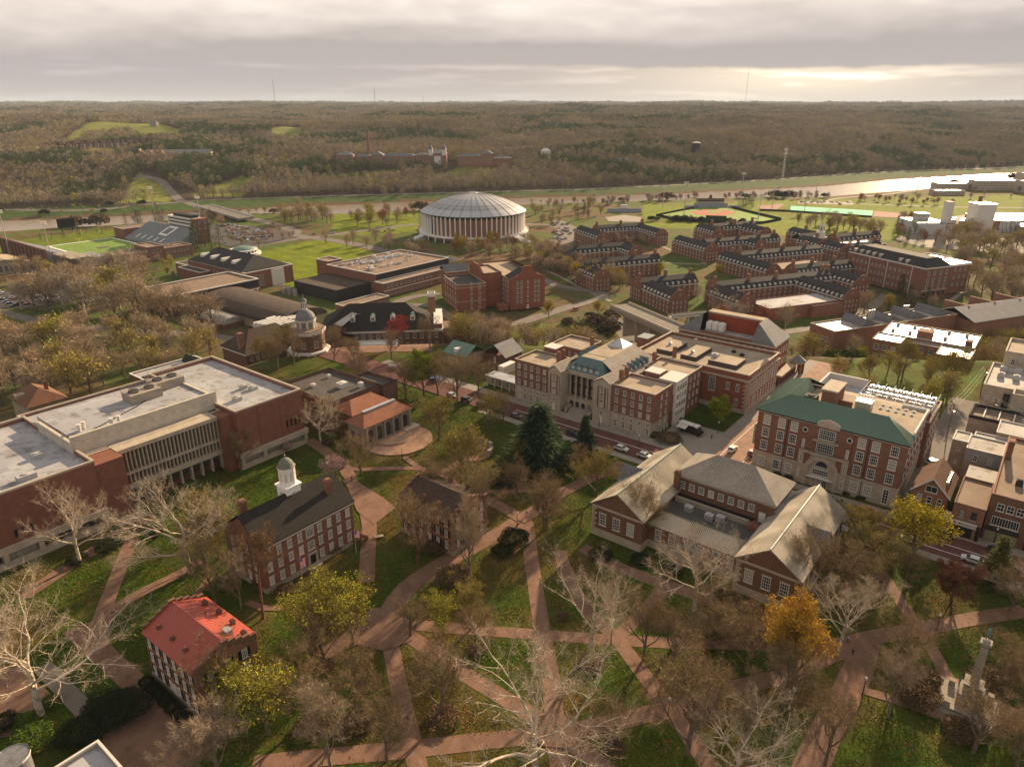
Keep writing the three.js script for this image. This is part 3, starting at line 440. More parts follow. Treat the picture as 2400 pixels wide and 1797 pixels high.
// ================================================================ buildings on the hill (grid T)
const STONEBAND = (B, s0, s1, t0, t1, y0, y1, mat = MT.lime, name = 'stone_band') => boxPart(B, name, [s0, s1],[t0, t1],[y0, y1], mat);
{ // library: brick blocks on a limestone base, colonnaded middle, long plant screen on the roof
const B = building('library', 'huge red brick library with pale membrane roofs and a limestone colonnade', 'T', -200,-80,0);
block(B, [-226,-176],[-119.5,-97.2],[5.4,18.5], MT.brickAlden, MT.membrane, MT.lime, 0.9,0.6,0.5);
block(B, [-226,-184],[-97.2,-59],[0,17], MT.brickAlden, MT.membrane, MT.lime, 0.6,0.6,0.4);
block(B, [-220,-176.5],[-59,8],[5.4,18.5], MT.brickAlden, MT.membrane, MT.lime, 0.9,0.6,0.5);
boxPart(B, 'plinth', [-226.5,-175.3],[-120.2,-96.8],[4.0,5.6], MT.lime); boxPart(B, 'plinth', [-220.5,-175.8],[-59.4,8.6],[4.0,5.6], MT.lime);
boxPart(B, 'stair_link', [-182.3,-178.2],[-97.2,-94],[0,17.6], MT.brickAlden); boxPart(B, 'stair_link', [-184,-177],[-66,-59],[0,17.2], MT.brickAlden);
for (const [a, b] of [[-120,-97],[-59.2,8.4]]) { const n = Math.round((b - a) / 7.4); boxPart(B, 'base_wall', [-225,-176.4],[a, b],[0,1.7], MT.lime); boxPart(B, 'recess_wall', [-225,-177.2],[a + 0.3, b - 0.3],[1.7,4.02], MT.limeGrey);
for (let i = 0; i <= n; i++) { const t = a + 0.5 + (b - a - 1) * i / n; boxPart(B, 'pier', [-177.3,-175.9],[t - 0.55, t + 0.55],[1.7,4.02], MT.lime); if (i < n) putWin(B, 's+', -177.2, t + (b - a - 1) / n / 2,1.8, (b - a - 1) / n - 1.4,2.1,4,1, { fc: [0.08,0.07,0.06], sill: 0 }); } }
// colonnade
boxPart(B, 'colonnade_roof', [-186,-180.4],[-94,-66],[16.2,17.3], MT.lime); boxPart(B, 'recess_wall', [-186,-182.2],[-94,-66],[3,16.2], MT.darkGloss);  // recess wall is one near-black glossy box behind the fins
for (let i = 0; i <= 26; i++) boxPart(B, 'fin', [-182.4,-180.9],[-93.8 + i * 1.065 - 0.16,-93.8 + i * 1.065 + 0.16],[6.8,16.25], MT.lime);
boxPart(B, 'spandrel', [-182.4,-180.7],[-94,-66],[5.4,6.8], MT.lime); boxPart(B, 'spandrel', [-182.4,-180.7],[-94,-66],[9.6,10.2], MT.lime);
for (let i = 0; i <= 9; i++) boxPart(B, 'fin', [-182.4,-181],[-93.8 + i * 3.07 - 0.2,-93.8 + i * 3.07 + 0.2],[0.8,5.4], MT.lime);
for (let k = 0; k < 7; k++) boxPart(B, 'step', [-183,-174.5 - k * 0.75 + 0.6],[-68.5 + k * 0.15,-60.5 - k * 0.15],[k * 0.17, k * 0.17 + 0.17], MT.limeGrey);
// plant screen and deck
boxPart(B, 'plant_screen', [-187.4,-186.6],[-98,-58.3],[17,22.2], MT.panel); boxPart(B, 'plant_screen', [-208.5,-187.4],[-59.1,-58.3],[17,20.6], MT.panel);
boxPart(B, 'plant_deck', [-213,-189],[-97,-60],[17,20.4], MT.membrane); boxPart(B, 'plant_screen', [-213,-187.4],[-98,-97.2],[17,20.9], MT.panel);
for (const [s, t, w, d] of [[-203,-84.5,6,9],[-207,-93.5,6,9]]) { boxPart(B, 'cooling_tower', [s - w / 2, s + w / 2],[t - d / 2, t + d / 2],[20.4,23], MT.limeGrey); for (const k of [-1,1]) part(B, 'fan', B.mb().cyl(s, t + k * d / 4,1.5,1.4,23,23.5,16), MT.dark);
const rl = B.mb(); for (let i = 0; i <= 8; i++) { rl.box(s + w / 2 - 0.05, s + w / 2,23,24.1, t - d / 2 + d * i / 8, t - d / 2 + d * i / 8 + 0.06); rl.box(s - w / 2, s - w / 2 + 0.05,23,24.1, t - d / 2 + d * i / 8, t - d / 2 + d * i / 8 + 0.06); } rl.box(s + w / 2 - 0.05, s + w / 2,24.05,24.12, t - d / 2, t + d / 2).box(s - w / 2, s - w / 2 + 0.05,24.05,24.12, t - d / 2, t + d / 2); part(B, 'railing', rl, MT.steel); }
for (const [s, t, w, d, h] of [[-186,-104,2.6,2,1.3],[-193,-110.5,1.6,2,1.2],[-190,-112,2.2,2,1.1],[-186,-30,2.5,2.2,1.4],[-182,-46,2.2,4,1.3],[-192,-52,2,2,1.2],[-190,-38,1.6,1.6,1]]) unit(B, s, t, 17.6, w, d, h);
for (const [s, t] of [[-193,-63],[-190.5,-70],[-210,-94],[-194,-64.5],[-190.5,-72]]) part(B, 'vent_stack', B.mb().cyl(s, t, 0.45,0.4,20.4,22.2,8).cyl(s, t, 0.6,0.6,22.2,22.5,8), MT.whiteTrim);
{ const r = rng(5), m = B.mb(); let s = -190, t = -62; for (let i = 0; i < 34; i++) { const q = i / 33, s2 = -190 - 22 * q * q - Math.sin(q * 5) * 2, t2 = -62 - 31 * q; const e = 0.15; m.quad([s - e, 20.55, t],[s + e, 20.55, t],[s2 + e, 20.55, t2],[s2 - e, 20.55, t2]).box(s2 - 0.16, s2 + 0.16,20.4,20.62, t2 - 0.16, t2 + 0.16); s = s2; t = t2; } part(B, 'roof_conduit', m, MT.dark); }
for (let i = 0; i < 4; i++) boxPart(B, 'slit_window', [-176.05,-175.9],[-118.2 + i * 1.5,-117.6 + i * 1.5],[8.0,10.4], MT.black);
for (let i = 0; i < 3; i++) boxPart(B, 'slit_window', [-176.55,-176.4],[-40 - i * 1.6,-39.4 - i * 1.6],[7,9], MT.black);
for (const t of [-104,-111.5]) boxPart(B, 'brick_joint', [-176.05,-175.94],[t, t + 0.14],[5.6,18.4], MT.brickDark);
}
{ // hall with the white cupola
const B = building('cupola_hall', 'three storey red brick hall with a brown roof and white clock cupola', 'T', -128.5,-80.5,0);
const w = B.mb(); w.box(-135.6,-121.5,0,11.6,-93,-68).gableEnd(-135.6,-121.5,-93,-68,11.6,5.2, 'z'); part(B, 'wall', w, MT.brick);
part(B, 'roof', B.mb().gable(-136.2,-120.9,-93.4,-67.6,11.85,5.5, 'z', 0.25), MT.shingleDark);
boxPart(B, 'cornice', [-121.5,-121.15],[-93.1,-67.9],[11.0,11.5], MT.whiteTrim); boxPart(B, 'base_course', [-135.8,-121.3],[-93.2,-67.8],[0,1.1], MT.limeGrey);
const O = { sill: 2 };
for (let i = 0; i < 9; i++) { const t = -69.6 - i * 2.72; for (const [k, y] of [[0,1.6],[1,5.0],[2,8.3]]) { if (i === 4) continue; putWin(B, 's+', -121.5, t, y, 1.15,2.0,3,6, O); } }
putWin(B, 's+', -121.5,-80.5,8.3,2.1,2.1,5,4, O); putWin(B, 's+', -121.5,-80.5,4.9,1.9,2.2,5,4, { sill: 1, arch: 0 });
const dr = boxPart(B, 'door', [-121.48,-121.35],[-81.3,-79.7],[0.9,3.6], MT.black); boxPart(B, 'door_surround', [-121.5,-121.2],[-81.8,-81.3],[0.9,4.1], MT.lime); boxPart(B, 'door_surround', [-121.5,-121.2],[-79.7,-79.2],[0.9,4.1], MT.lime); boxPart(B, 'door_surround', [-121.5,-121.15],[-81.3,-79.7],[3.6,4.1], MT.lime); boxPart(B, 'door_step', [-121.3,-119.9],[-82,-79],[0,0.9], MT.limeGrey);
wins(B, 't+', -68,-134,-123,4,[1.6,5.0,8.3],1.1,2.0,3,6, O);
chimney(B, -125,-89.2,13,18,1.2,1.5); chimney(B, -132.4,-71.4,13,18,1.2,1.5);
// cupola
const cs = -129.6, ct = -81.8, c = part(B, 'cupola', B.mb().box(cs - 1.9, cs + 1.9,13.4,18.4, ct - 1.9, ct + 1.9).box(cs - 2.2, cs + 2.2,18.4,18.8, ct - 2.2, ct + 2.2, true).cyl(cs, ct, 1.62,1.58,18.8,23.0,8, false, Math.PI / 8, Math.PI * 2 + Math.PI / 8), MT.whiteBright);
for (let i = 0; i < 8; i++) { const a = Math.PI / 8 + i * Math.PI / 4; const m = B.mb(); m.cyl(cs + Math.cos(a) * 1.72, ct - Math.sin(a) * 1.72,0.2,0.18,18.9,22.8,6); const o = mesh(m.geo(), MT.whiteBright); o.name = 'pilaster'; c.add(o); const a2 = a + Math.PI / 8, q = B.mb(), x = cs + Math.cos(a2) * 1.52, z = ct - Math.sin(a2) * 1.52, tx = Math.sin(a2) * 0.34, tz = Math.cos(a2) * 0.34; q.quad([x - tx, 19.6, z - tz],[x + tx, 19.6, z + tz],[x + tx, 21.9, z + tz],[x - tx, 21.9, z - tz]); const l = mesh(q.geo(), MT.whiteTrim); l.name = 'louvre_panel'; c.add(l); }
part(B, 'cupola_cornice', B.mb().cyl(cs, ct, 2.05,2.15,22.9,23.25,8, true, Math.PI / 8, Math.PI * 2 + Math.PI / 8), MT.whiteBright);
part(B, 'cupola_dome', B.mb().lathe(cs, ct, [[2.1,23.25],[1.75,23.7],[1.5,24.3],[1.0,24.9],[0.4,25.25],[0.0,25.35]],16), M(0.20,0.22,0.175, TX.stone)); part(B, 'finial', B.mb().cyl(cs, ct, 0.05,0.03,25.3,26.7,6).cyl(cs, ct, 0.18,0.0,25.9,26.3,8), MT.steel);
for (const f of [0,1]) { const m = new MB(); m.cyl(0,0,0.85,0.85,0,0.06,20); const o = mesh(m.geo(), MT.dark); o.name = 'round_vent'; if (f) { o.rotation.z = -Math.PI / 2; o.position.set(cs + 1.9 - B.o[0],16.2, ct - B.o[2]); } else { o.rotation.x = Math.PI / 2; o.position.set(cs - B.o[0],16.2, ct + 1.9 - B.o[2]); } B.g.add(o);
const k = new MB(); for (let i = -2; i <= 2; i++) { const h = Math.sqrt(0.85 * 0.85 - i * i * 0.09) - 0.03; k.box(i * 0.3 - 0.04, i * 0.3 + 0.04,0.061,0.1,-h, h).box(-h, h, 0.101,0.13, i * 0.3 - 0.04, i * 0.3 + 0.04); } const b = mesh(k.geo(), MT.whiteBright); b.name = 'grille'; o.add(b); }
}
function shuttered(B, face, plane, a, b, n, ys, w, h) { wins(B, face, plane, a, b, n, ys, w, h, 3,4, { sill: 1 });
for (const y of ys) for (let i = 0; i < n; i++) for (const k of [-1,1]) { const al = a + (b - a) * (i + 0.5) / n + k * (w / 2 + 0.34); if (face === 't+') boxPart(B, 'shutter', [al - 0.28, al + 0.28],[plane + 0.01, plane + 0.09],[y, y + h], MT.black); else boxPart(B, 'shutter', [plane + 0.01, plane + 0.09],[al - 0.28, al + 0.28],[y, y + h], MT.black); } }
function oldHall(B, s0, s1, t0, t1, H, R, roof, ins, chimneys) {
const w = B.mb(); w.box(s0, s1,0.9, H, t0, t1).gableEnd(s0, s1, t0, t1, H, R, 'x'); part(B, 'wall', w, MT.brickOrange); boxPart(B, 'base_course', [s0 - 0.15, s1 + 0.15],[t0 - 0.15, t1 + 0.15],[0,1.0], MT.limeGrey);
part(B, 'roof', B.mb().gable(s0 + 0.3, s1 - 0.3, t0 - 0.5, t1 + 0.5, H + 0.1, R + 0.35, 'x', 0.2), roof);
if (roof === MT.redRoof) { const tm = (t0 + t1) / 2; seams(B, 'roof_seam', [[[s0 + 0.3, H + 0.1, t1 + 0.5],[s1 - 0.3, H + 0.1, t1 + 0.5],[s1 - 0.3, H + R + 0.45, tm],[s0 + 0.3, H + R + 0.45, tm]],[[s0 + 0.3, H + 0.1, t0 - 0.5],[s1 - 0.3, H + 0.1, t0 - 0.5],[s1 - 0.3, H + R + 0.45, tm],[s0 + 0.3, H + R + 0.45, tm]]], roof, 0.6,0.06,0.05); part(B, 'ridge_cap', B.mb().box(s0 + 0.3, s1 - 0.3, H + R + 0.4, H + R + 0.56, tm - 0.15, tm + 0.15), roof); }
const W2 = (t1 - t0) / 2; // stepped brick parapets along both gables
for (const s of [s0, s1]) { const m = B.mb(), n = 9; for (let i = 0; i < n; i++) { const f = (i + 0.5) / n, k = 1 - Math.abs(f - 0.5) * 2; const ta = t0 + (t1 - t0) * i / n, tb = t0 + (t1 - t0) * (i + 1) / n; m.box(s - 0.25, s + 0.25, H - 0.1 + R * Math.max(0, k - 0.15), H + 0.7 + R * k, ta, tb - 0.001, true).box(s - 0.33, s + 0.33, H + 0.7 + R * k, H + 0.85 + R * k, ta, tb - 0.001, true); } part(B, 'stepped_parapet', m, MT.brickBrown); }
for (const [s, t, y0, y1] of chimneys) chimney(B, s, t, y0, y1 - 0.5,0.7,0.7, MT.brickDark);
}
{ const B = building('red_roofed_hall', 'brick hall with a bright red standing seam metal roof', 'T', -108.5,-46.5,0);
oldHall(B, -117.3,-99.7,-52.4,-40.6,10.6,2.5, MT.redRoof, 0,[[-114.4,-42.3,10.6,12.6],[-109.6,-42.3,10.6,12.6],[-105.2,-42.3,10.6,12.6],[-114,-51,10.6,13],[-109.5,-51.2,10.6,13],[-105,-51.2,10.6,13],[-100.8,-50.8,10.6,13]]);
shuttered(B, 't+', -40.6,-117,-100,6,[1.5,4.7,7.8],1.05,1.9); shuttered(B, 's+', -99.7,-41.6,-51.4,3,[1.5,4.7,7.8],1.05,1.9);
part(B, 'roof_hatch', B.mb().box(-103,-101.4,12.4,13.6,-49.2,-48), MT.steel); part(B, 'vent_pipe', B.mb().cyl(-109,-48.5,0.08,0.08,12,14,6), MT.dark); boxPart(B, 'door', [-109.2,-107.8],[-40.58,-40.42],[1,3.3], MT.white); }
{ const B = building('shuttered_hall', 'brown brick hall with dark shutters half hidden behind bare trees', 'T', -107.5,-110,0);
oldHall(B, -116.2,-99,-116.6,-103.6,10,2.6, MT.shingleBrown, 0,[[-114,-105,10.4,12.8],[-109,-105,10.4,12.8],[-104,-105,10.4,12.8],[-110,-115.2,10.4,12.8],[-104,-115.2,10.4,12.8]]);
shuttered(B, 't+', -103.6,-116,-99.3,6,[1.5,4.6,7.5],1.05,1.9); shuttered(B, 's+', -99,-104.4,-115.8,4,[1.5,4.6,7.5],1.05,1.9); }
{ // tile roofed building with the round stage
const B = building('tile_roofed_building', 'low brick building with red tile roofs, arched porch and flat dark rear roof', 'T', -180,-140,0);
block(B, [-203,-176],[-151,-130.4],[0,10.6], MT.brickDark, MT.dkRoof, MT.dark, 0.9,0.4,0.2); block(B, [-190,-174.6],[-158,-151.2],[0,10.2], MT.brickDark, MT.dkRoof, MT.dark, 0.9,0.4,0.2);
part(B, 'wall', B.mb().box(-176,-167.6,0,8.1,-147.2,-131.6), MT.brickDark); part(B, 'tile_roof', B.mb().hip(-178,-166.6,-148,-130.8,8.1,2.9, 'z', 4.2), MT.tile);
part(B, 'wall', B.mb().box(-167.6,-159.9,0,6.6,-149.2,-129.6), MT.limeGrey); part(B, 'tile_roof', B.mb().skirt(-168.6,-158.9,-150,-128.8,6.7,2.6,4.4,4.0,3.6,3.6), MT.tile); part(B, 'skylight', B.mb().box(-164.2,-162.9,9.3,10.0,-146.2,-132.6), MT.alu); boxPart(B, 'cornice', [-168.4,-159.1],[-149.8,-129],[6.2,6.7], MT.limeGrey);
for (let i = 0; i < 5; i++) { const t = -146.8 + i * 3.7; putWin(B, 's+', -159.9, t, 0.6,2.2,3.4,3,3, { arch: 1, sill: 0, fc: [0.10,0.09,0.07] }); for (const k of [-1,1]) if (k > 0 || i === 0) part(B, 'column', B.mb().cyl(-159.2, t + k * 1.85,0.42,0.36,0,6.2,10), MT.limeGrey); }
wins(B, 't+', -129.6,-167,-160.5,2,[1],1.6,3,2,3, { fc: [0.2,0.18,0.15] }); wins(B, 't+', -130.4,-202,-178,7,[1.4,5.8],1.3,2.4,2,3, { fc: [0.3,0.27,0.22] }); wins(B, 's+', -176,-150,-148,1,[1.4],1.2,2.2);
for (const [s, t, w, d, h] of [[-186,-143,2.6,3.2,1.7],[-181,-147,1.6,1.6,1.6],[-194,-137,1.8,1.4,1],[-197,-146,1.2,1.2,1]]) unit(B, s, t, 9.7, w, d, h, MT.whiteTrim);
const st = (r, y) => { const m = B.mb(); m.cyl(-158.6,-139.6, r, r, 0, y, 32); return m; };
part(B, 'stage_step', st(7.6,0.18), MT.paverTan); part(B, 'stage_step', st(7.1,0.38), MT.paverTan); part(B, 'stage', st(6.6,0.6), M(0.40,0.27,0.19, TX.concrete)); boxPart(B, 'terrace', [-160,-156.8],[-151,-145],[0,0.75], MT.lime);
}
{ const m = new MB(); m.cyl(0,0,11.5,11.5,0.0,0.24,40); const [x, z] = TW(-156,-139.4); const o = mesh(m.geo(), MT.paverTan); o.position.set(x, 0, z); top(o, 'round_paving', 'ring of brown brick paving around the round stage', 'paving', null, 'structure'); }
{ // blue roofed hall: limestone ground floors, brick above, columned recess
const B = building('blue_roofed_hall', 'five storey brick and limestone hall with a columned recess and blue copper roof', 'T', -119,-208,0);
const wing = (s0, s1, t0, t1) => { block(B, [s0, s1],[t0, t1],[5.2,15], MT.brick, MT.gravel, MT.lime, 0.5,0.4,0.3); };
const base = (s0, s1, t0, t1) => { boxPart(B, 'stone_base', [s0 - 0.04, s1 + 0.04],[t0 - 0.04, t1 + 0.04],[0,5.2], MT.lime); boxPart(B, 'string_course', [s0 - 0.16, s1 + 0.16],[t0 - 0.16, t1 + 0.16],[5.15,5.5], MT.lime); };
wing(-147.5,-132.5,-203.4,-190.6); base(-147.5,-132.5,-203.4,-190.6);
wing(-107.4,-91.6,-203.4,-190.6); base(-107.4,-92.5,-203.3,-190.6);
wing(-147.5,-133.5,-227,-213.5); wing(-107,-91,-224.6,-212.6); boxPart(B, 'stone_base', [-107,-91.1],[-224.6,-203.4],[0,5.15], MT.brick);
part(B, 'wall', B.mb().box(-133.5,-107,0,13.2,-226.5,-197), MT.brick); part(B, 'wall', B.mb().box(-147.4,-133.5,0,11,-213.5,-203.4), MT.brick);
boxPart(B, 'roof', [-147.3,-133.5],[-213.5,-203.5],[10.9,11.05], MT.gravel); boxPart(B, 'roof', [-107,-91.2],[-212.6,-203.5],[10.9,11.05], MT.gravel); part(B, 'wall', B.mb().box(-107,-91.3,0,11,-212.6,-203.5), MT.brick);
for (const [s, t] of [[-142,-206.8],[-100,-206.8]]) { boxPart(B, 'stair_house', [s - 2.6, s + 2.6],[t - 2.4, t + 2.4],[11,16.6], MT.brick); boxPart(B, 'stair_roof', [s - 2.8, s + 2.8],[t - 2.6, t + 2.6],[16.6,16.9], MT.whiteTrim); }
// white window stair bay
boxPart(B, 'stair_bay', [-92.2,-90.6],[-212.4,-203.6],[0,15.4], MT.white); boxPart(B, 'stair_roof', [-97,-90.4],[-212.6,-203.4],[15.4,15.8], MT.whiteTrim);
for (let f = 0; f < 4; f++) wins(B, 's+', -90.6,-204.2,-211.8,4,[3.0 + f * 3.0],1.5,1.9,2,2, { sill: 0 });
// pavilions with pediments
for (const [a, b] of [[-132.5,-127.4],[-114,-107.4]]) { boxPart(B, 'pavilion', [a, b],[-200,-190.2],[0,14.4], MT.lime); part(B, 'pediment', B.mb().gable(a - 0.3, b + 0.3,-204,-189.9,14.7,2.1, 'z', 0.3), MT.slate); part(B, 'pediment_face', B.mb().gableEnd(a, b, -203,-190.15,14.4,1.9, 'z'), MT.lime);
const m = (a + b) / 2; for (const k of [-1,1]) for (const j of [0.8,1.9]) part(B, 'pilaster', B.mb().box(m + k * j - 0.22, m + k * j + 0.22,5.4,13.6,-190.2,-189.95), MT.lime); boxPart(B, 'pavilion_brick', [m - 2.3, m + 2.3],[-190.2,-190.13],[6,13.2], MT.brick);
wins(B, 't+', -190.13, m - 0.8, m + 0.8,1,[6.3,8.8,11.2],1.0,1.6,2,2); wins(B, 't+', -190.2, m - 0.8, m + 0.8,1,[3.4],1.2,1.3); boxPart(B, 'door', [m - 0.6, m + 0.6],[-190.2,-190.1],[0.1,2.6], MT.white); }
// columned recess
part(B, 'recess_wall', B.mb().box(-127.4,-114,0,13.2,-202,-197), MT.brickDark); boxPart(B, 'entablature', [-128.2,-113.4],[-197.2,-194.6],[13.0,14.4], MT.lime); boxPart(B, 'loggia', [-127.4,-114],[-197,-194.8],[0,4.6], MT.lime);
for (let i = 0; i < 6; i++) part(B, 'column', B.mb().cyl(-126.6 + i * 2.36,-195.4,0.36,0.3,5.2,13.0,10).box(-126.6 + i * 2.36 - 0.45,-126.6 + i * 2.36 + 0.45,4.6,5.2,-195.85,-194.9), MT.lime);
for (let i = 0; i < 5; i++) { putWin(B, 't+', -197,-125.4 + i * 2.36,5.8,1.2,2.2,2,3); putWin(B, 't+', -197,-125.4 + i * 2.36,9.6,1.2,1.8,2,2); putWin(B, 't+', -194.8,-125.4 + i * 2.36,0.4,1.5,2.2,2,2, { arch: 1, sill: 0, fc: [0.06,0.055,0.05] }); }
for (let k = 0; k < 8; k++) boxPart(B, 'step', [-124 - k * 0.1,-117 + k * 0.1],[-194.8,-190.4 - k * 0.45 + 0.8],[k * 0.16, k * 0.16 + 0.16], MT.limeGrey);
for (const s of [-125.5,-115.9]) { boxPart(B, 'stair_wall', [s - 0.3, s + 0.3],[-194.8,-190.9],[0,1.8], MT.lime); }
// copper roof
const rf = part(B, 'copper_roof', B.mb().skirt(-128.6,-113.2,-203.5,-194.9,14.4,4.2,3.2,3.2,0,4.4), MT.copper);
part(B, 'roof', B.mb().box(-125.4,-116.4,17.2,18.5,-222,-199.2), MT.gravel); part(B, 'side_slope', B.mb().quad([-133.4,13.3,-197.5],[-133.4,13.3,-225],[-125.4,18.5,-222],[-125.4,18.5,-199.3]).quad([-107,13.3,-225],[-107,13.3,-197.5],[-116.4,18.5,-199.3],[-116.4,18.5,-222]).quad([-107,13.3,-225],[-133.4,13.3,-225],[-125.4,18.5,-222],[-116.4,18.5,-222]), MT.slate);
part(B, 'glass_pyramid', B.mb().hip(-124.6,-117.6,-222.5,-215.5,18.5,2.4, 'x', 3.2), MT.alu);
const dormer = (s, t, y, ax) => { const d = B.mb(); d.box(s - 0.65, s + 0.65, y, y + 1.5, t - (ax ? 0.65 : 2.4), t + (ax ? 0.65 : 0)); const o = part(B, 'dormer', d, MT.whiteTrim); const c = B.mb(); c.cyl(0,0,0.8,0.8,0,2.6,10, false, 0, Math.PI); return o; };
for (let i = 0; i < 5; i++) { const s = -125.8 + i * 2.42; const d = B.mb(); d.prof([[s - 0.6,14.8],[s + 0.6,14.8],[s + 0.6,16],[s + 0.4,16.5],[s, 16.75],[s - 0.4,16.5],[s - 0.6,16]],-199.5,-195.5, 'z'); part(B, 'dormer', d, MT.whiteTrim); putWin(B, 't+', -195.5, s, 15.0,0.8,1.1,2,2, { sill: 0 }); part(B, 'dormer_roof', B.mb().prof([[s + 0.68,15.95],[s + 0.68,16.1],[s + 0.45,16.62],[s, 16.88],[s - 0.45,16.62],[s - 0.68,16.1],[s - 0.68,15.95]],-199.6,-195.4, 'z', true), MT.copper); }
for (const [sd, n] of [[-1,5],[1,5]]) for (let i = 0; i < n; i++) { const t = -206 - i * 3.1, s = sd < 0 ? -131.6 : -108.8; const prof = [[t - 0.6,14],[t - 0.6,15.6],[t - 0.4,16.05],[t, 16.3],[t + 0.4,16.05],[t + 0.6,15.6],[t + 0.6,14]]; part(B, 'dormer', B.mb().prof(prof, sd < 0 ? s : s - 4.6, sd < 0 ? s + 4.6 : s, 'x'), MT.copper); putWin(B, sd < 0 ? 's-' : 's+', s, t, 14.5,0.8,1.1,2,2, { sill: 0 }); }
for (const [s, t] of [[-134.2,-198.8],[-134.2,-202],[-107.2,-196.4],[-107.2,-200],[-134,-221],[-107,-219.5],[-104,-229.5]]) chimney(B, s, t, 13.5,18.2,1.1,1.3);
// windows
for (const [a, b, n] of [[-147,-133,5],[-106.8,-92,5]]) { wins(B, 't+', -190.6, a, b, n, [6.2,9.2,12.1],1.15,1.75,2,2, { sill: 1 }); wins(B, 't+', -190.56, a, b, n, [3.5],1.3,1.2,2,2); wins(B, 't+', -190.56, a, b, n, [0.5],1.3,1.7,2,3, { arch: 1 }); }
wins(B, 's+', -91.56,-193.5,-200.5,2,[3.2,6.2,9.2,12.1],0.8,1.6,1,2); wins(B, 's+', -91,-214,-223.5,3,[2.6,6.0,9.2,12.1],0.9,1.6,1,2); wins(B, 's+', -91.5,-193,-202,4,[0.4],0.9,1.2,2,2); wins(B, 't+', -212.6,-105,-98,4,[12.0],1.2,1.5,2,2); wins(B, 't+', -213.5,-146,-135,4,[12.0],1.2,1.5,2,2);
// low porch on the far side
boxPart(B, 'porch_roof', [-164,-148],[-199,-193],[3.8,4.4], MT.alu); for (let i = 0; i < 5; i++) part(B, 'porch_post', B.mb().cyl(-163.2 + i * 3.6,-193.4,0.2,0.2,0,3.8,8), MT.white); boxPart(B, 'porch_wall', [-164,-148],[-199,-195],[0,3.8], MT.lime); wins(B, 't+', -195,-163,-149,4,[0.6],1.6,2.4,2,3);
}
{ // quoined hall with the flat pale roof, hip roofed stage house behind
const B = building('quoined_hall', 'large brick hall with white stone quoins and a wide flat tan roof', 'T', -97,-245,0);
block(B, [-119,-75.2],[-258,-227.6],[-2,14.2], M(0.31,0.112,0.070, TX.brick), MT.gravel, MT.lime, 0.9,0.7,0.4);
boxPart(B, 'stone_base', [-119,-75],[-258.2,-227.4],[-2,1.6], MT.lime); boxPart(B, 'cornice', [-118,-74.7],[-258.5,-227.1],[11.9,12.5], MT.lime);
part(B, 'parapet_crest', B.mb().prof([[-246,14.5],[-239,14.5],[-239.6,15.4],[-241,15.8],[-242.5,16.6],[-244,15.8],[-245.4,15.4]],-75.6,-75, 'x'), MT.lime);
for (const [s, t] of [[-75.2,-227.6]]) for (let i = 0; i < 14; i++) { const l = i % 2 ? 1.5 : 0.9; boxPart(B, 'quoin', [s - l, s + 0.12],[t - (i % 2 ? 0.9 : 1.5), t + 0.12],[1.8 + i * 0.74,2.3 + i * 0.74], MT.lime); }
for (let i = 0; i < 14; i++) { boxPart(B, 'quoin', [-76,-75.08],[-257.9 , -257.9 + (i % 2 ? 0.9 : 1.5)],[1.8 + i * 0.74,2.3 + i * 0.74], MT.lime); boxPart(B, 'quoin', [-76,-75.08],[-235,-234.1 + (i % 2 ? 0 : 0.5)],[1.8 + i * 0.74,2.3 + i * 0.74], MT.lime); }
for (const y of [1.9,6.3]) wins(B, 's+', -75.2,-229.4,-256.5,10,[y],1.15, y < 3 ? 3.2 : 4.2,2,4, { sill: 2 }); wins(B, 's+', -75.2,-229.4,-256.5,10,[12.7],0.9,0.8,2,1, { sill: 0 });
for (let i = 0; i <= 10; i++) { const t = -229.2 - i * 2.75; boxPart(B, 'pilaster', [-75.3,-74.98],[t - 0.28, t + 0.28],[5.4,11.9], MT.lime); }
putWin(B, 't+', -227.6,-88,6,2.4,5.0,4,6, { sill: 2 }); wins(B, 't+', -227.6,-84,-77,2,[2.4,7.8],1.1,2.4,2,3, { sill: 2 });
for (const [s0, s1, t0, t1] of [[-113,-107,-247,-233],[-103,-97,-247,-232.5],[-92.5,-82,-242,-233]]) { boxPart(B, 'raised_deck', [s0, s1],[t0, t1],[13.3,14.9], MT.dkRoof); boxPart(B, 'deck_top', [s0, s1],[t0, t1],[14.9,15.0], MT.gravel); }
unit(B, -92,-238,15,2.4,2,1); for (const [s, t] of [[-111,-240],[-100,-236],[-105,-250]]) part(B, 'roof_vent', B.mb().cyl(s, t, 0.6,0.5,15,15.9,10).cyl(s, t, 0.75,0.1,15.9,16.3,10), MT.alu); unit(B, -86,-249,13.3,1.4,1.2,0.8, MT.dark); unit(B, -90,-251,13.3,1.4,1.2,0.8, MT.dark);
boxPart(B, 'brick_stub', [-124,-119.5],[-244,-238],[0,16], MT.brick); boxPart(B, 'stub_roof', [-124.2,-119.3],[-244.2,-237.8],[16,16.2], MT.copper);
}
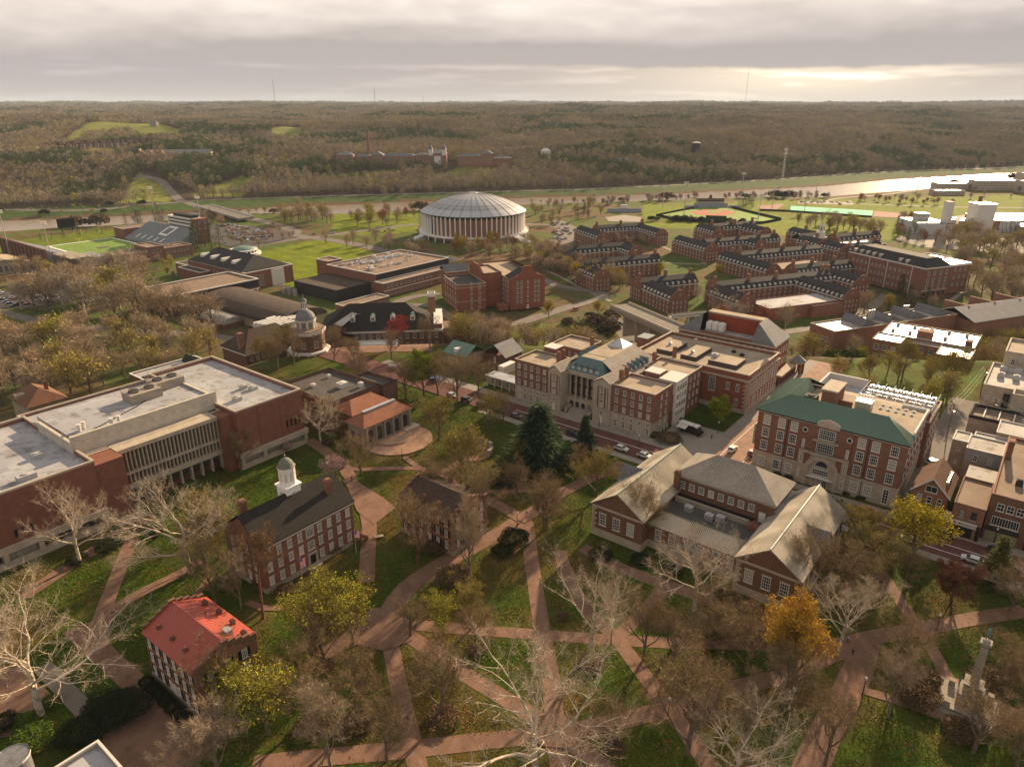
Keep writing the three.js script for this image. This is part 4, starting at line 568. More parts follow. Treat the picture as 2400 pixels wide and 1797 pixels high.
{ const B = building('stage_house', 'tall brick stage house with grey hip roof slopes around an open plant well', 'T', -97,-269,-4);
part(B, 'wall', B.mb().box(-117,-78,-4,15.5,-277,-260.5), M(0.31,0.112,0.070, TX.brick)); boxPart(B, 'cornice', [-117.4,-77.6],[-277.4,-260.1],[14.9,15.5], MT.lime);
const sl = B.mb(); // slopes: left, right, back and the two front corners
sl.quad([-117.4,15.5,-277.4],[-117.4,15.5,-260.1],[-108.5,22.6,-263.5],[-108.5,22.6,-272.5]).quad([-77.6,15.5,-260.1],[-77.6,15.5,-277.4],[-86,22.6,-272.5],[-86,22.6,-263.5]).quad([-77.6,15.5,-277.4],[-117.4,15.5,-277.4],[-108.5,22.6,-272.5],[-86,22.6,-272.5]).tri([-117.4,15.5,-260.1],[-108,15.5,-260.1],[-108.5,22.6,-263.5]).tri([-87,15.5,-260.1],[-77.6,15.5,-260.1],[-86,22.6,-263.5]);
part(B, 'slate_slope', sl, MT.slateGrey); part(B, 'roof', B.mb().box(-108.5,-86,21.8,22.6,-272.5,-268), MT.gravel); part(B, 'well_wall', B.mb().box(-108.3,-86.2,15.5,21.9,-272,-268), M(0.33,0.075,0.04, TX.brick)); boxPart(B, 'well_floor', [-108,-87],[-268,-260.4],[15.5,15.8], MT.membrane); boxPart(B, 'well_parapet', [-108,-87],[-260.6,-260.1],[15.5,16.6], MT.brick);
for (let i = 0; i < 3; i++) { const s = -105.5 + i * 2.5; part(B, 'chiller', B.mb().box(s - 1.1, s + 1.1,17,19.6,-265.5,-262.6).cyl(s, -264,0.8,0.8,19.6,20,12), MT.white); boxPart(B, 'chiller_frame', [s - 1.2, s + 1.2],[-265.6,-262.5],[15.8,17], MT.steel); }
wins(B, 's+', -78,-262,-276,5,[6,10.5],1.2,2.4,2,3, { sill: 2 }); wins(B, 't+', -260.5,-107,-80,10,[12.4],1.2,1.6,2,2, { sill: 1 });
}
{ // little octagonal pavilion with brick arcade
const B = building('corner_pavilion', 'small open brick pavilion with a grey pointed roof and curved arcade', 'T', -74.6,-281,0);
for (let i = 0; i < 8; i++) { const a = i * Math.PI / 4; part(B, 'brick_pier', B.mb().box(-74.6 + Math.cos(a) * 2.5 - 0.35,-74.6 + Math.cos(a) * 2.5 + 0.35,0,4.4,-281 + Math.sin(a) * 2.5 - 0.35,-281 + Math.sin(a) * 2.5 + 0.35), MT.brick); }
part(B, 'entablature', B.mb().cyl(-74.6,-281,3.1,3.1,4.4,5.1,8), MT.lime); part(B, 'roof', B.mb().lathe(-74.6,-281,[[3.5,5.1],[1.8,6.4],[0.4,7.4],[0,7.6]],8), MT.slateGrey); part(B, 'finial', B.mb().cyl(-74.6,-281,0.3,0.15,7.3,8.3,6), MT.lime);
for (let i = 0; i < 7; i++) { const t = -278 + i * 2.6; boxPart(B, 'brick_pier', [-75.4 - Math.pow(i / 6,2) * 0.5,-74.6 - Math.pow(i / 6,2) * 0.5],[t - 0.35, t + 0.35],[0,3.6], MT.brick); } boxPart(B, 'arcade_roof', [-77.4,-74.2],[-278,-261.5],[3.6,4.3], MT.lime); boxPart(B, 'arcade_wall', [-77.8,-77.4],[-278,-261.5],[0,4], MT.brick);
}
{ // green roofed hall
const B = building('green_roofed_hall', 'four storey brick hall with a green metal roof and arched stone entrance', 'T', -40,-215,0);
const s0 = -59.3, s1 = -20.6, tf = -191.6;
block(B, [s0, s1],[-221, tf],[5.6,18.6], MT.brick, MT.gravel, null, 0.4); boxPart(B, 'stone_base', [s0 - 0.1, s1 + 0.1],[-221.1, tf + 0.1],[0,5.6], MT.lime); boxPart(B, 'string_course', [s0 - 0.22, s1 + 0.22],[-221.2, tf + 0.22],[5.5,5.9], MT.lime); boxPart(B, 'cornice', [s0 - 0.35, s1 + 0.35],[-221.3, tf + 0.35],[18.1,18.75], MT.lime);
const y = 18.8, h = 4.3; const q = [[[s0 - 0.6, y, tf + 0.6],[s1 + 0.6, y, tf + 0.6],[-27.2, y + h, -197.2],[-52.4, y + h, -197.2]],[[s0 - 0.6, y, -221],[s0 - 0.6, y, tf + 0.6],[-52.4, y + h, -197.2],[-52.4, y + h, -214]],[[s1 + 0.6, y, tf + 0.6],[s1 + 0.6, y, -197.8],[-27.2, y + h, -197.6],[-27.2, y + h, -197.2]]];
const r = B.mb(); for (const k of q) r.quad(...k); r.tri([s0 - 0.6, y, -221],[-52.4, y + h, -214],[-46, y, -221]).quad([-52.4, y + h, -197.2],[-27.2, y + h, -197.2],[-27.2, y + 1,-199],[-52.4, y + 1,-199]).quad([-52.4, y + h, -214],[-52.4, y + h, -197.2],[-50.6, y + 1,-198],[-50.6, y + 1,-214]); part(B, 'green_roof', r, MT.greenRoof); seams(B, 'roof_seam', q, MT.greenRoof, 0.9,0.13,0.08); boxPart(B, 'gutter', [s0 - 0.65, s1 + 0.65],[tf + 0.58, tf + 0.7],[18.55,18.85], MT.dark);
boxPart(B, 'parapet', [-27, s1 + 0.3],[-218,-217.4],[18.6,20], MT.white); boxPart(B, 'parapet', [s1 - 0.1, s1 + 0.35],[-217.4,-198],[18.6,20], MT.white); boxPart(B, 'roof', [-50.5, s1 - 0.1],[-217.4,-198],[18.7,19.3], MT.gravel);
boxPart(B, 'lift_tower', [-45.6,-41.6],[-211,-202],[19,24.6], MT.brick); boxPart(B, 'tower_coping', [-45.9,-41.3],[-211.3,-201.7],[24.6,25.1], MT.lime); boxPart(B, 'brick_parapet', [-41.6,-38],[-206.5,-205.8],[19,21.4], MT.brick); unit(B, -48.6,-203.5,19.2,3.4,3,2.6, MT.dkRoof); part(B, 'plant_cage', B.mb().box(-37.6,-33.4,19.2,21.6,-211,-207.4), MT.steel); { const rl = B.mb(); for (let i = 0; i < 6; i++) rl.box(-37.6 + i * 0.8,-37.5 + i * 0.8,21.6,22.8,-207.5,-207.4).box(-37.6 + i * 0.8,-37.5 + i * 0.8,21.6,22.8,-211,-210.9); rl.box(-37.6,-33.4,22.7,22.8,-207.5,-207.4).box(-37.6,-33.4,22.7,22.8,-211,-210.9); part(B, 'railing', rl, MT.steel); }
for (let i = 0; i < 10; i++) unit(B, -31.5 + (i % 5) * 2,-214.8 + Math.floor(i / 5) * 3,19.25,1,1.2,0.25, MT.whiteTrim);
// front windows: three bays each side, stone storey and three brick storeys
const O = { sill: 1, fw: 0.14 }; for (const c of [-56.6,-52.4,-48.9,-31.2,-27.7,-23.2]) { for (const yy of [6.7,10.8,14.7]) putWin(B, 't+', tf, c, yy, 2.0,2.9,4,3, O); if (c > -24) putWin(B, 't+', tf + 0.1, c, 0.8,1.5,4.2,2,5, O); else putWin(B, 't+', tf + 0.1, c, 1.6,2.0,2.9,4,3, O); }
boxPart(B, 'downpipe', [-50.8,-50.65],[tf, tf + 0.2],[1,18], MT.dark); boxPart(B, 'downpipe', [-29.5,-29.35],[tf, tf + 0.2],[1,18], MT.dark);
// entrance bay
boxPart(B, 'entrance_bay', [-46.6,-33.4],[tf, tf + 0.7],[0,10.2], MT.lime); boxPart(B, 'bay_brick', [-46.6,-33.4],[tf, tf + 0.35],[10.2,18.2], MT.brick); boxPart(B, 'bay_brick', [-45,-43.4],[tf + 0.7, tf + 0.76],[6.1,9.6], MT.brick); boxPart(B, 'bay_brick', [-36.6,-35],[tf + 0.7, tf + 0.76],[6.1,9.6], MT.brick);
{ const m = B.mb(); for (let i = 0; i < 16; i++) { const a = Math.PI * i / 16, b = Math.PI * (i + 1) / 16, p = (t, r, z) => [-40 + Math.cos(t) * r, 5.0 + Math.sin(t) * r, z]; m.quad(p(a, 3.4, tf + 1), p(a, 4.6, tf + 1), p(b, 4.6, tf + 1), p(b, 3.4, tf + 1)).quad(p(a, 4.6, tf + 1), p(a, 4.6, tf + 0.7), p(b, 4.6, tf + 0.7), p(b, 4.6, tf + 1)); } m.box(-44.6,-43.4,0,5, tf + 0.7, tf + 1).box(-36.6,-35.4,0,5, tf + 0.7, tf + 1); part(B, 'arch', m, MT.lime); }
putWin(B, 't+', tf + 0.72,-40,6.0,3.6,0.5,6,1, { arch: 1, sill: 0 }); putWin(B, 't+', tf + 0.72,-40,3.9,4.2,1.6,7,2, { sill: 0 }); for (const k of [-1.5,0,1.5]) putWin(B, 't+', tf + 0.72,-40 + k, 0.1,1.35,2.5,2,3, { sill: 0, name: 'glazed_door' });
{ const m = B.mb(); for (let i = 0; i < 10; i++) { const a = -1 + i / 5, b = a + 0.2, f = x => [-40 + x * 3.6,3.5 - x * x * 0.5, tf + 0.8 + 1.4 * Math.sqrt(Math.max(0,1.02 - x * x))]; const p = f(a), q2 = f(b); m.quad([p[0], p[1] - 0.25, p[2]],[q2[0], q2[1] - 0.25, q2[2]], q2, p).quad(p, q2,[q2[0], q2[1], tf + 0.7],[p[0], p[1], tf + 0.7]); } part(B, 'canopy', m, MT.whiteTrim); }
boxPart(B, 'balcony', [-46,-34],[tf + 0.3, tf + 1.5],[9.9,10.25], MT.lime); boxPart(B, 'balcony', [-43.4,-36.6],[tf + 0.3, tf + 1.4],[14.0,14.3], MT.lime);
for (const [a, b, yb] of [[-46,-34,10.25],[-43.4,-36.6,14.3]]) { const m = B.mb(); const n = Math.round((b - a) / 0.35); for (let i = 0; i <= n; i++) m.box(a + (b - a) * i / n - 0.02, a + (b - a) * i / n + 0.02, yb, yb + 0.9, tf + 1.35, tf + 1.39); m.box(a, b, yb + 0.9, yb + 0.96, tf + 1.33, tf + 1.41); part(B, 'balcony_railing', m, MT.iron); }
putWin(B, 't+', tf + 0.35,-40,10.7,4.6,2.6,8,3, O); putWin(B, 't+', tf + 0.35,-40,14.6,4.4,2.9,8,4, O); part(B, 'parapet_crest', B.mb().prof([[-43,18.2],[-37,18.2],[-37,19.3],[-38,19.9],[-40,20.5],[-42,19.9],[-43,19.3]], tf - 0.4, tf + 0.75, 'z'), MT.lime);
for (const s of [-45.8,-34.2]) { const m = new MB(); m.cyl(0,0,0.75,0.75,0,0.12,18); const o = mesh(m.geo(), MT.white); o.name = 'round_window'; o.rotation.x = Math.PI / 2; o.position.set(s - B.o[0],16.2, tf + 0.38 - B.o[2]); B.g.add(o); const p = mesh(new MB().cyl(0,0,0.55,0.55,0,0.14,16).geo(), MT.glass); p.name = 'pane'; o.add(p); putWin(B, 't+', tf + 0.35, s, 10.7,0.7,2.6,1,4, O); putWin(B, 't+', tf + 0.72, s, 6.4,0.6,2.4,1,4, O); putWin(B, 't+', tf + 0.72, s, 1.8,0.6,2.2,1,4, O); }
wins(B, 's+', s1,-193.5,-219,6,[7,11,15],1.2,2.2,2,3, O);
boxPart(B, 'banner', [s0 - 0.9, s0 - 0.05],[tf - 0.9, tf - 0.78],[7.2,13.4], M(0.012,0.03,0.02)); B.banner = true;
// rear wings
block(B, [-53.4,-19.6],[-241,-221.2],[0,14.6], MT.brick, MT.membrane, MT.lime, 0.6,0.5,0.3); boxPart(B, 'white_parapet', [-53.2,-41],[-240.8,-240.2],[13,17], MT.white); boxPart(B, 'white_parapet', [-53.2,-52.6],[-240.2,-229],[13,17], MT.white);
part(B, 'seamed_slope', B.mb().quad([-41,16.8,-224],[-20,16.8,-224],[-20,14.7,-221.3],[-41,14.7,-221.3]), M(0.13,0.045,0.045)); { for (let i = 0; i < 12; i++) unit(B, -39.2 + i * 1.6,-238.8,14.2,1.1,1.6,2, MT.alu); for (let k = 0; k < 3; k++) { boxPart(B, 'duct', [-40,-21],[-236 + k * 3.6,-235.2 + k * 3.6],[15,15.8], MT.alu); boxPart(B, 'plant_beam', [-40.5,-20],[-234.6 + k * 3.6,-234.3 + k * 3.6],[16.6,16.9], MT.grey); } for (let i = 0; i < 9; i++) boxPart(B, 'plant_beam', [-40.4 + i * 2.5,-40.15 + i * 2.5],[-240.4,-224.5],[16.95,17.2], MT.grey); boxPart(B, 'plant_deck', [-40.6,-20],[-240.5,-224.4],[14.2,14.4], MT.dkRoof); for (let i = 0; i < 4; i++) unit(B, -37 + i * 4.6,-231,14.4,2,1.8,1.8); for (let i = 0; i < 7; i++) unit(B, -51 + i * 1.3,-226 + (i % 2),14,0.8,0.8,0.8, MT.dark); }
wins(B, 's+', -19.6,-223.5,-239,4,[2,6,10],1.2,2.2,2,3, O);
}
{ // slate roofed hall: two gabled wings, hip roofed hall between, low front range
const B = building('slate_roofed_hall', 'brick hall with two long gabled slate wings and a hipped slate centre', 'T', -53,-150,0);
const wall = (s0, s1, t0, t1, h) => part(B, 'wall', B.mb().box(s0, s1,1.9, h, t0, t1), MT.brickBrown), base = (s0, s1, t0, t1) => boxPart(B, 'stone_base', [s0 - 0.15, s1 + 0.15],[t0 - 0.15, t1 + 0.15],[0,2.0], MT.lime);
for (const [s0, s1, rm] of [[-78.0,-64.4, MT.slateStreak],[-41.2,-27.8, MT.slateStreak]]) { wall(s0, s1,-166,-132.4,8.6); base(s0, s1,-166,-132.4); part(B, 'gable', B.mb().gableEnd(s0, s1,-166,-132.4,8.6,4.6, 'z'), MT.brickBrown); part(B, 'slate_roof', B.mb().gable(s0 - 0.6, s1 + 0.6,-166.4,-131.9,8.7,5, 'z', 0.3), rm); part(B, 'ridge_cap', B.mb().box((s0 + s1) / 2 - 0.15, (s0 + s1) / 2 + 0.15,13.6,13.82,-166.4,-131.9), MT.patina); boxPart(B, 'cornice', [s0 - 0.3, s1 + 0.3],[-166.1,-132.2],[8.0,8.5], MT.lime); wins(B, 't+', -132.4, s0 + 1, s1 - 1,3,[3.4],1.9,3.2,4,4, { sill: 2 }); }
wins(B, 's+', -27.8,-134,-164.5,8,[3.2],1.7,3.2,4,4, { sill: 2 });
for (let i = 0; i < 8; i++) { const l = i % 2 ? 1.2 : 0.7; for (const s of [-78,-41.2]) boxPart(B, 'quoin', [s - 0.1, s + l],[-133.2,-132.28],[2.2 + i * 0.75,2.7 + i * 0.75], MT.lime); }
for (const [sa, sb, t0, t1] of [[-79.2,-71.5,-153,-146],[-33.8,-26.8,-152.5,-145.5]]) { part(B, 'cross_gable', B.mb().box(sa + 0.6, sb - 0.6,2,8.6, t0 + 0.5, t1 - 0.5).gableEnd(sa + 0.6, sb - 0.6, t0 + 0.4, t1 - 0.4,8.6,3.1, 'x'), MT.brickBrown); part(B, 'slate_roof', B.mb().gable(sa, sb, t0, t1,8.7,3.5, 'x', 0.25), MT.slateGrey); }
wall(-65.6,-40.6,-165.6,-152.4,12.2); part(B, 'hip_roof', B.mb().hip(-66.4,-39.8,-166.4,-151.6,12.5,5, 'x', 8.4), MT.slate); boxPart(B, 'cornice', [-66,-40.2],[-166,-152],[11.8,12.5], MT.limeGrey); wins(B, 't+', -152.4,-65,-44.5,8,[8.9],1.5,1.9,4,3, { sill: 1 }); boxPart(B, 'door', [-43.8,-42.2],[-152.4,-152.25],[6.6,9.4], MT.white);
// link block on the street side
part(B, 'link', B.mb().box(-40.6,-34,2,8.2,-166,-153), MT.brickBrown); boxPart(B, 'link_roof', [-40.6,-35],[-166.2,-153],[8.2,10.2], MT.membrane);
// low front range
wall(-64.4,-41.2,-152.4,-136,6.4); base(-64.4,-41.2,-152.4,-136); boxPart(B, 'roof', [-64.3,-41.3],[-152.3,-142.2],[6.3,6.6], MT.dkRoof); part(B, 'slate_roof', B.mb().hip(-64.6,-41,-143,-135.3,6.5,2.1, 'x', 3), MT.slateStreak); boxPart(B, 'parapet', [-64,-45],[-149.6,-149],[6.4,8], MT.limeGrey); boxPart(B, 'deck', [-64.2,-44.5],[-152.3,-149.6],[6.6,7.2], MT.black); wins(B, 't+', -136,-63.5,-42,6,[2.6],1.6,2.8,4,4, { sill: 2 });
boxPart(B, 'porch', [-55.5,-50.5],[-136,-133.6],[0,4.2], MT.limeGrey); part(B, 'porch_roof', B.mb().gable(-56,-50,-137,-133.2,4.4,1.2, 'z', 0.2), MT.slateGrey); part(B, 'small_gable', B.mb().box(-45,-42.2,6.5,7.6,-149.5,-147.5).gableEnd(-45,-42.2,-149.5,-147.5,7.6,1, 'z'), MT.brick); for (const [s, t] of [[-53.5,-146],[-51,-147],[-59,-146.5]]) unit(B, s, t, 6.6,2,1.6,1.5, MT.steel); chimney(B, -64.6,-150.8,6,14.2,1.3,1.3, MT.brickBrown);
}
// shops along the street
{ const B = building('gabled_shop', 'small shop with a steep brown gabled roof and white awning front', 'T', -13,-196,0, 'shop');
part(B, 'wall', B.mb().box(-17.1,-9.3,0,8,-203.5,-190.4).gableEnd(-17.1,-9.3,-203.5,-190.4,8,4, 'z'), MT.brickOrange); part(B, 'roof', B.mb().gable(-17.7,-8.7,-204,-189.7,8.1,4.5, 'z', 0.25), MT.shingleHouse); part(B, 'white_bargeboard', B.mb().gable(-17.75,-8.65,-189.75,-189.6,8.05,4.5, 'z', 0.4), MT.white); wins(B, 't+', -190.4,-14.6,-11.8,1,[8.2],2.6,1.8,2,1, { sill: 1 }); wins(B, 't+', -190.4,-16.6,-9.8,3,[5.1],1.1,1.9,1,2, { sill: 1 });
boxPart(B, 'shopfront', [-17.2,-9.2],[-190.4,-188.6],[0,3.4], MT.brickDark); boxPart(B, 'awning', [-17.2,-6.8],[-190.4,-186.9],[3.6,4.5], MT.white); boxPart(B, 'shop_window', [-16.5,-12.8],[-188.6,-188.5],[0.5,3], MT.glass); boxPart(B, 'shop_door', [-12.3,-11.1],[-188.6,-188.5],[0,2.6], M(0.06,0.22,0.25)); boxPart(B, 'terrace', [-17.1,-9.2],[-190.39,-187.3],[4.5,4.7], MT.shingleBrown); for (let i = 0; i < 5; i++) boxPart(B, 'skylight', [-10.6,-10.1],[-194.5 - i * 1.6,-193.9 - i * 1.6],[9.3,10.6], MT.alu); }
{ const B = building('awning_shop', 'brown flat roofed shop with a lettered white sign', 'T', -4.3,-195,0, 'shop'); block(B, [-7.6,-1],[-203.6,-187.1],[0,9], MT.brickOrange, MT.gravelBrown, MT.brickBrown, 0.4,0.3,0.15); wins(B, 't+', -187.1,-6.8,-1.8,2,[5.5],1.2,2.2,1,2, { fc: [0.05,0.05,0.05] }); boxPart(B, 'sign_board', [-7.4,-1.9],[-187.1,-186.85],[3.3,4.5], MT.white); boxPart(B, 'shop_window', [-7.2,-2.6],[-187.1,-187],[0.4,3], MT.black); boxPart(B, 'shop_door', [-1.9,-1.1],[-187.1,-187],[0,4.2], MT.black); B.isSign = 1;
boxPart(B, 'rear_shed', [-7.4,-0.9],[-212,-203.6],[0,8.6], MT.tan); boxPart(B, 'rear_roof', [-7.5,-0.8],[-212.2,-203.5],[8.6,8.9], MT.paleRoof); }
{ const B = building('brick_shop_block', 'dark brown brick shop block with wide white upper windows', 'T', 8,-208,0, 'shop'); block(B, [-0.7,19],[-230,-189.8],[0,12.6], MT.brickBrown, MT.gravelBrown, MT.brickOrange, 0.6,0.4,0.2); wins(B, 't+', -189.8,0.6,6.6,3,[8.6],1.5,2,2,2, { sill: 1 }); wins(B, 't+', -189.8,-0.2,6.8,1,[4.6],5.6,2.4,10,1, { sill: 1 }); wins(B, 't+', -189.8,8,18,2,[4.6,8.6],4,2.2,6,1, { sill: 1 }); boxPart(B, 'shopfront', [-0.2,6.4],[-189.8,-189.5],[0.3,3], M(0.22,0.21,0.12)); boxPart(B, 'shop_fascia', [-0.3,6.6],[-189.8,-189.3],[3.1,4.1], MT.dark); boxPart(B, 'shopfront', [8,18],[-189.8,-189.5],[0.3,3.2], MT.black); chimney(B, 0.3,-216,12,17,1.4,3, MT.brick); for (const [s, t] of [[6,-212],[4,-200],[10,-218]]) unit(B, s, t, 12,1.6,1.6,1.4, MT.dark); }
{ const B = building('white_roofed_house', 'pale rear house with white flat roofs behind the shops', 'T', -6,-224,0, 'house'); block(B, [-9.4,-0.9],[-229.4,-219],[0,10.8], MT.tan, MT.paleRoof, MT.white, 0.2,0.3,0.15); block(B, [-13.3,-9.5],[-229.4,-222],[0,11.2], MT.tan, MT.paleRoof, MT.white, 0.2,0.3,0.15); boxPart(B, 'grey_cladding', [-9.45,-0.88],[-219.02,-218.9],[6.6,10.4], MT.grey); wins(B, 't+', -218.9,-8.6,-1.6,2,[7.4],1,1.8,2,2); wins(B, 't+', -222,-12.6,-10.2,1,[4,8],0.8,1.2,2,2); block(B, [-9,4],[-240,-230],[0,8], MT.limeGrey, MT.paleRoof, MT.white, 0.2,0.3,0.15); block(B, [-4,8],[-252,-241],[0,9], MT.tan, MT.paleRoof, MT.white, 0.2,0.3,0.15); }
{ const B = building('long_flat_shed', 'long dark edged flat roofed building beside the alley', 'T', 8,-258,0); block(B, [-12.4,26],[-265,-253.2],[0,7.2], MT.limeGrey, MT.gravelBrown, MT.dark, 0.5,0.4,1.1); for (let i = 0; i < 8; i++) boxPart(B, 'roof_rib', [-9 + i * 4,-8.6 + i * 4],[-264.4,-253.8],[7.2,7.5], MT.whiteTrim); for (let i = 0; i < 4; i++) unit(B, 2 + i * 5,-259,7,1.6,1.4,1.3); wins(B, 't+', -253.2,-11,24,8,[2],1.6,1.6,2,1); }
{ const B = building('stone_block', 'pale stone office block with bright flat roof at the alley end', 'T', 2,-290,0); block(B, [-11.7,14],[-304,-276],[0,11.6], MT.lime, MT.paleRoof, MT.lime, 0.7,0.5,0.3); block(B, [-3,20],[-275.9,-270],[0,12], MT.lime, MT.gravel, MT.lime, 0.7,0.5,0.4); wins(B, 't+', -276,-11,-6.5,2,[6.5],0.9,1.4,1,2); putWin(B, 't+', -276,-4.6,0.6,2,9.4,2,6, { fc: [0.2,0.2,0.2] }); wins(B, 't+', -270,-2,18,5,[1.6,6.4],1.3,2.2,2,3); for (let i = 0; i < 8; i++) unit(B, -8 + (i % 4) * 4.5,-298 + Math.floor(i / 4) * 8,11,2,1.8,1.6); block(B, [-9,14],[-326,-306],[0,16], MT.lime, MT.gravel, MT.lime, 0.7,0.5,0.3); wins(B, 't+', -306,-8,12,5,[2,6.5,11.5],1.2,2,2,2); }
{ const B = building('corner_roof_building', 'pale parapeted roof with a drum vent in the bottom corner', 'T', -98,-15,0); block(B, [-100.3,-84],[-25,-2],[0,9], MT.limeGrey, MT.membrane, MT.whiteTrim, 0.5,0.4,0.3); block(B, [-113,-100.4],[-16.5,-2],[0,5], MT.limeGrey, MT.membrane, MT.whiteTrim, 0.5,0.4,0.3); part(B, 'drum_vent', B.mb().cyl(-106.7,-15.6,2.2,2.2,0,9.8,24), MT.slateGrey); part(B, 'drum_rim', B.mb().cyl(-106.7,-15.6,2.35,2.35,9.5,9.9,24, false), MT.whiteTrim); }
{ const B = building('low_white_roofed_range', 'low white roofed range behind the library', 'T', -248,-115,-4); block(B, [-257,-244],[-129,-104],[-4,9.6], MT.brickDark, MT.membrane, MT.white, 0.3,0.5,0.3); part(B, 'dark_skylight', B.mb().gable(-256,-251,-127.5,-123,9.6,2.2, 'x', 0.2), MT.dark); part(B, 'dark_strip', B.mb().box(-250,-247,9.3,9.9,-126,-105), MT.dark); }
{ const B = building('orange_roofed_house', 'old house with an orange tiled roof behind the library', 'T', -265,-76,-8, 'house'); part(B, 'wall', B.mb().box(-273,-258,-8,7.4,-82,-71), MT.tan); part(B, 'roof', B.mb().hip(-274,-257,-83,-70,7.4,4.2, 'x', 5), M(0.21,0.11,0.07, TX.shingle)); part(B, 'dormer', B.mb().box(-268,-265.5,8,9.6,-73.5,-70.5), MT.tan); wins(B, 's+', -258,-72.5,-81,3,[0.5,4.2],1,1.7,2,2); chimney(B, -263,-79,9,13,1,1); }
{ const B = building('green_roofed_cottage', 'small house with a green copper roof among bare trees', 'T', -188,-209,0, 'house'); part(B, 'wall', B.mb().box(-194,-182.5,0,4.6,-215,-203), MT.tan); part(B, 'roof', B.mb().gable(-194.6,-182,-215.6,-202.4,4.7,3.6, 'x', 0.2), MT.patina); wins(B, 't+', -203,-193,-183.5,4,[1],1,1.8,2,2); part(B, 'dormer', B.mb().box(-189.6,-187.6,5,7,-206.5,-203.6), MT.white); }
{ const B = building('dark_roofed_house', 'dark roofed house beside the blue roofed hall', 'T', -174,-217,0, 'house'); part(B, 'wall', B.mb().box(-180,-169,0,5,-223,-212), MT.brickDark); part(B, 'roof', B.mb().gable(-180.6,-168.4,-223.6,-211.4,5,4.4, 'z', 0.2), MT.slateGrey); putWin(B, 't+', -212,-174.5,1.5,1,2.2,2,3, { arch: 1 }); part(B, 'porch', B.mb().box(-168,-165,0,3.5,-214,-206), MT.white); }
// ================================================================ buildings of the valley
const FW = { one: 1, sill: 1 };
{ // domed arena
const g = new THREE.Group(); g.position.set(-37.5, V, -702); top(g, 'domed_arena', 'round brick arena with white ribs and a grey shallow dome', 'arena'); const B = { g, o: [0,0,0], mb: () => new MB() }, N = 64, R = 50;
part(B, 'podium_wall', B.mb().cyl(0,0,47,47,0,5, N, false), MT.concrete); part(B, 'podium_deck', B.mb().cyl(0,0,53.5,53.5,4.2,5.4, N, true), MT.whiteBright);
part(B, 'brick_drum', B.mb().cyl(0,0, R - 1.2, R - 1.2,5.4,21, N, false), MT.brickOrange); part(B, 'clerestory', B.mb().cyl(0,0, R - 1.5, R - 1.5,20,22.8, N, false), MT.black);
for (let i = 0; i < N; i++) { const a = i * Math.PI * 2 / N, m = new MB(); m.box(R - 1.3, R + 0.4,5.4,23.2,-0.36,0.36); const o = mesh(m.geo(), MT.whiteBright); o.name = 'rib'; o.rotation.y = a; g.add(o); if (i % 2) { const p = mesh(new MB().box(52.6,53.3,0,4.2,-0.4,0.4).geo(), MT.whiteBright); p.name = 'podium_post'; p.rotation.y = a; g.add(p); } }
for (let i = 0; i < 5; i++) { const a = (198 + i * 5.625) * Math.PI / 180; const m = new MB(); m.cyl(0,0, R - 1, R - 1,6,19.5,2, false, a, a + 0.09); part(B, i < 4 ? 'glass_bay' : 'dark_bay', m, i < 4 ? MT.glassPale : MT.black); }
part(B, 'podium_rim', B.mb().cyl(0,0,53.7,53.7,5.4,6.3, N, false), MT.whiteBright); part(B, 'eave_ring', B.mb().cyl(0,0, R + 1, R + 1.2,22.9,23.8, N, false), MT.dark);
const prof = []; for (let i = 0; i <= 12; i++) { const f = i / 12; prof.push([(R + 1.3) * Math.cos(f * Math.PI / 2),23.7 + 16.3 * Math.sin(f * Math.PI / 2) * (1 - 0.0 * f)]); } const pr2 = []; for (let i = 0; i <= 14; i++) { const r = (R + 1.3) * (1 - i / 14); pr2.push([r, 23.7 + 16.2 * (1 - Math.pow(r / (R + 1.3),1.9))]); } part(B, 'dome', B.mb().lathe(0,0, pr2,96), M(0.50,0.52,0.55, TX.membrane, { roughness: 0.5 }));
for (let i = 0; i < 32; i++) { const m = new MB(); for (let k = 0; k + 1 < pr2.length - 1; k++) { const [r0, y0] = pr2[k],[r1, y1] = pr2[k + 1]; m.quad([r0, y0 + 0.22,-0.3],[r1, y1 + 0.22,-0.3],[r1, y1 + 0.22,0.3],[r0, y0 + 0.22,0.3]).quad([r0, y0,0.3],[r1, y1,0.3],[r1, y1 + 0.22,0.3],[r0, y0 + 0.22,0.3]); } const o = mesh(m.geo(), MT.metalRoof); o.name = 'dome_rib'; o.rotation.y = i * Math.PI / 16; g.add(o); }
part(B, 'dome_cap', B.mb().cyl(0,0,5,4,39.4,40.3,24), MT.alu);
for (const a of [-150,-40,150]) { const m = new MB(); m.quad([52,5.3,-4],[52,5.3,4],[68,0.1,5],[68,0.1,-5]).quad([52,0,4.01],[68,0,5.01],[68,0.1,5],[52,5.3,4]).quad([68,0,-5.01],[52,0,-4.01],[52,5.3,-4],[68,0.1,-5]); const o = mesh(m.geo(), MT.alu); o.name = 'ramp'; o.rotation.y = a * Math.PI / 180; g.add(o); }
}
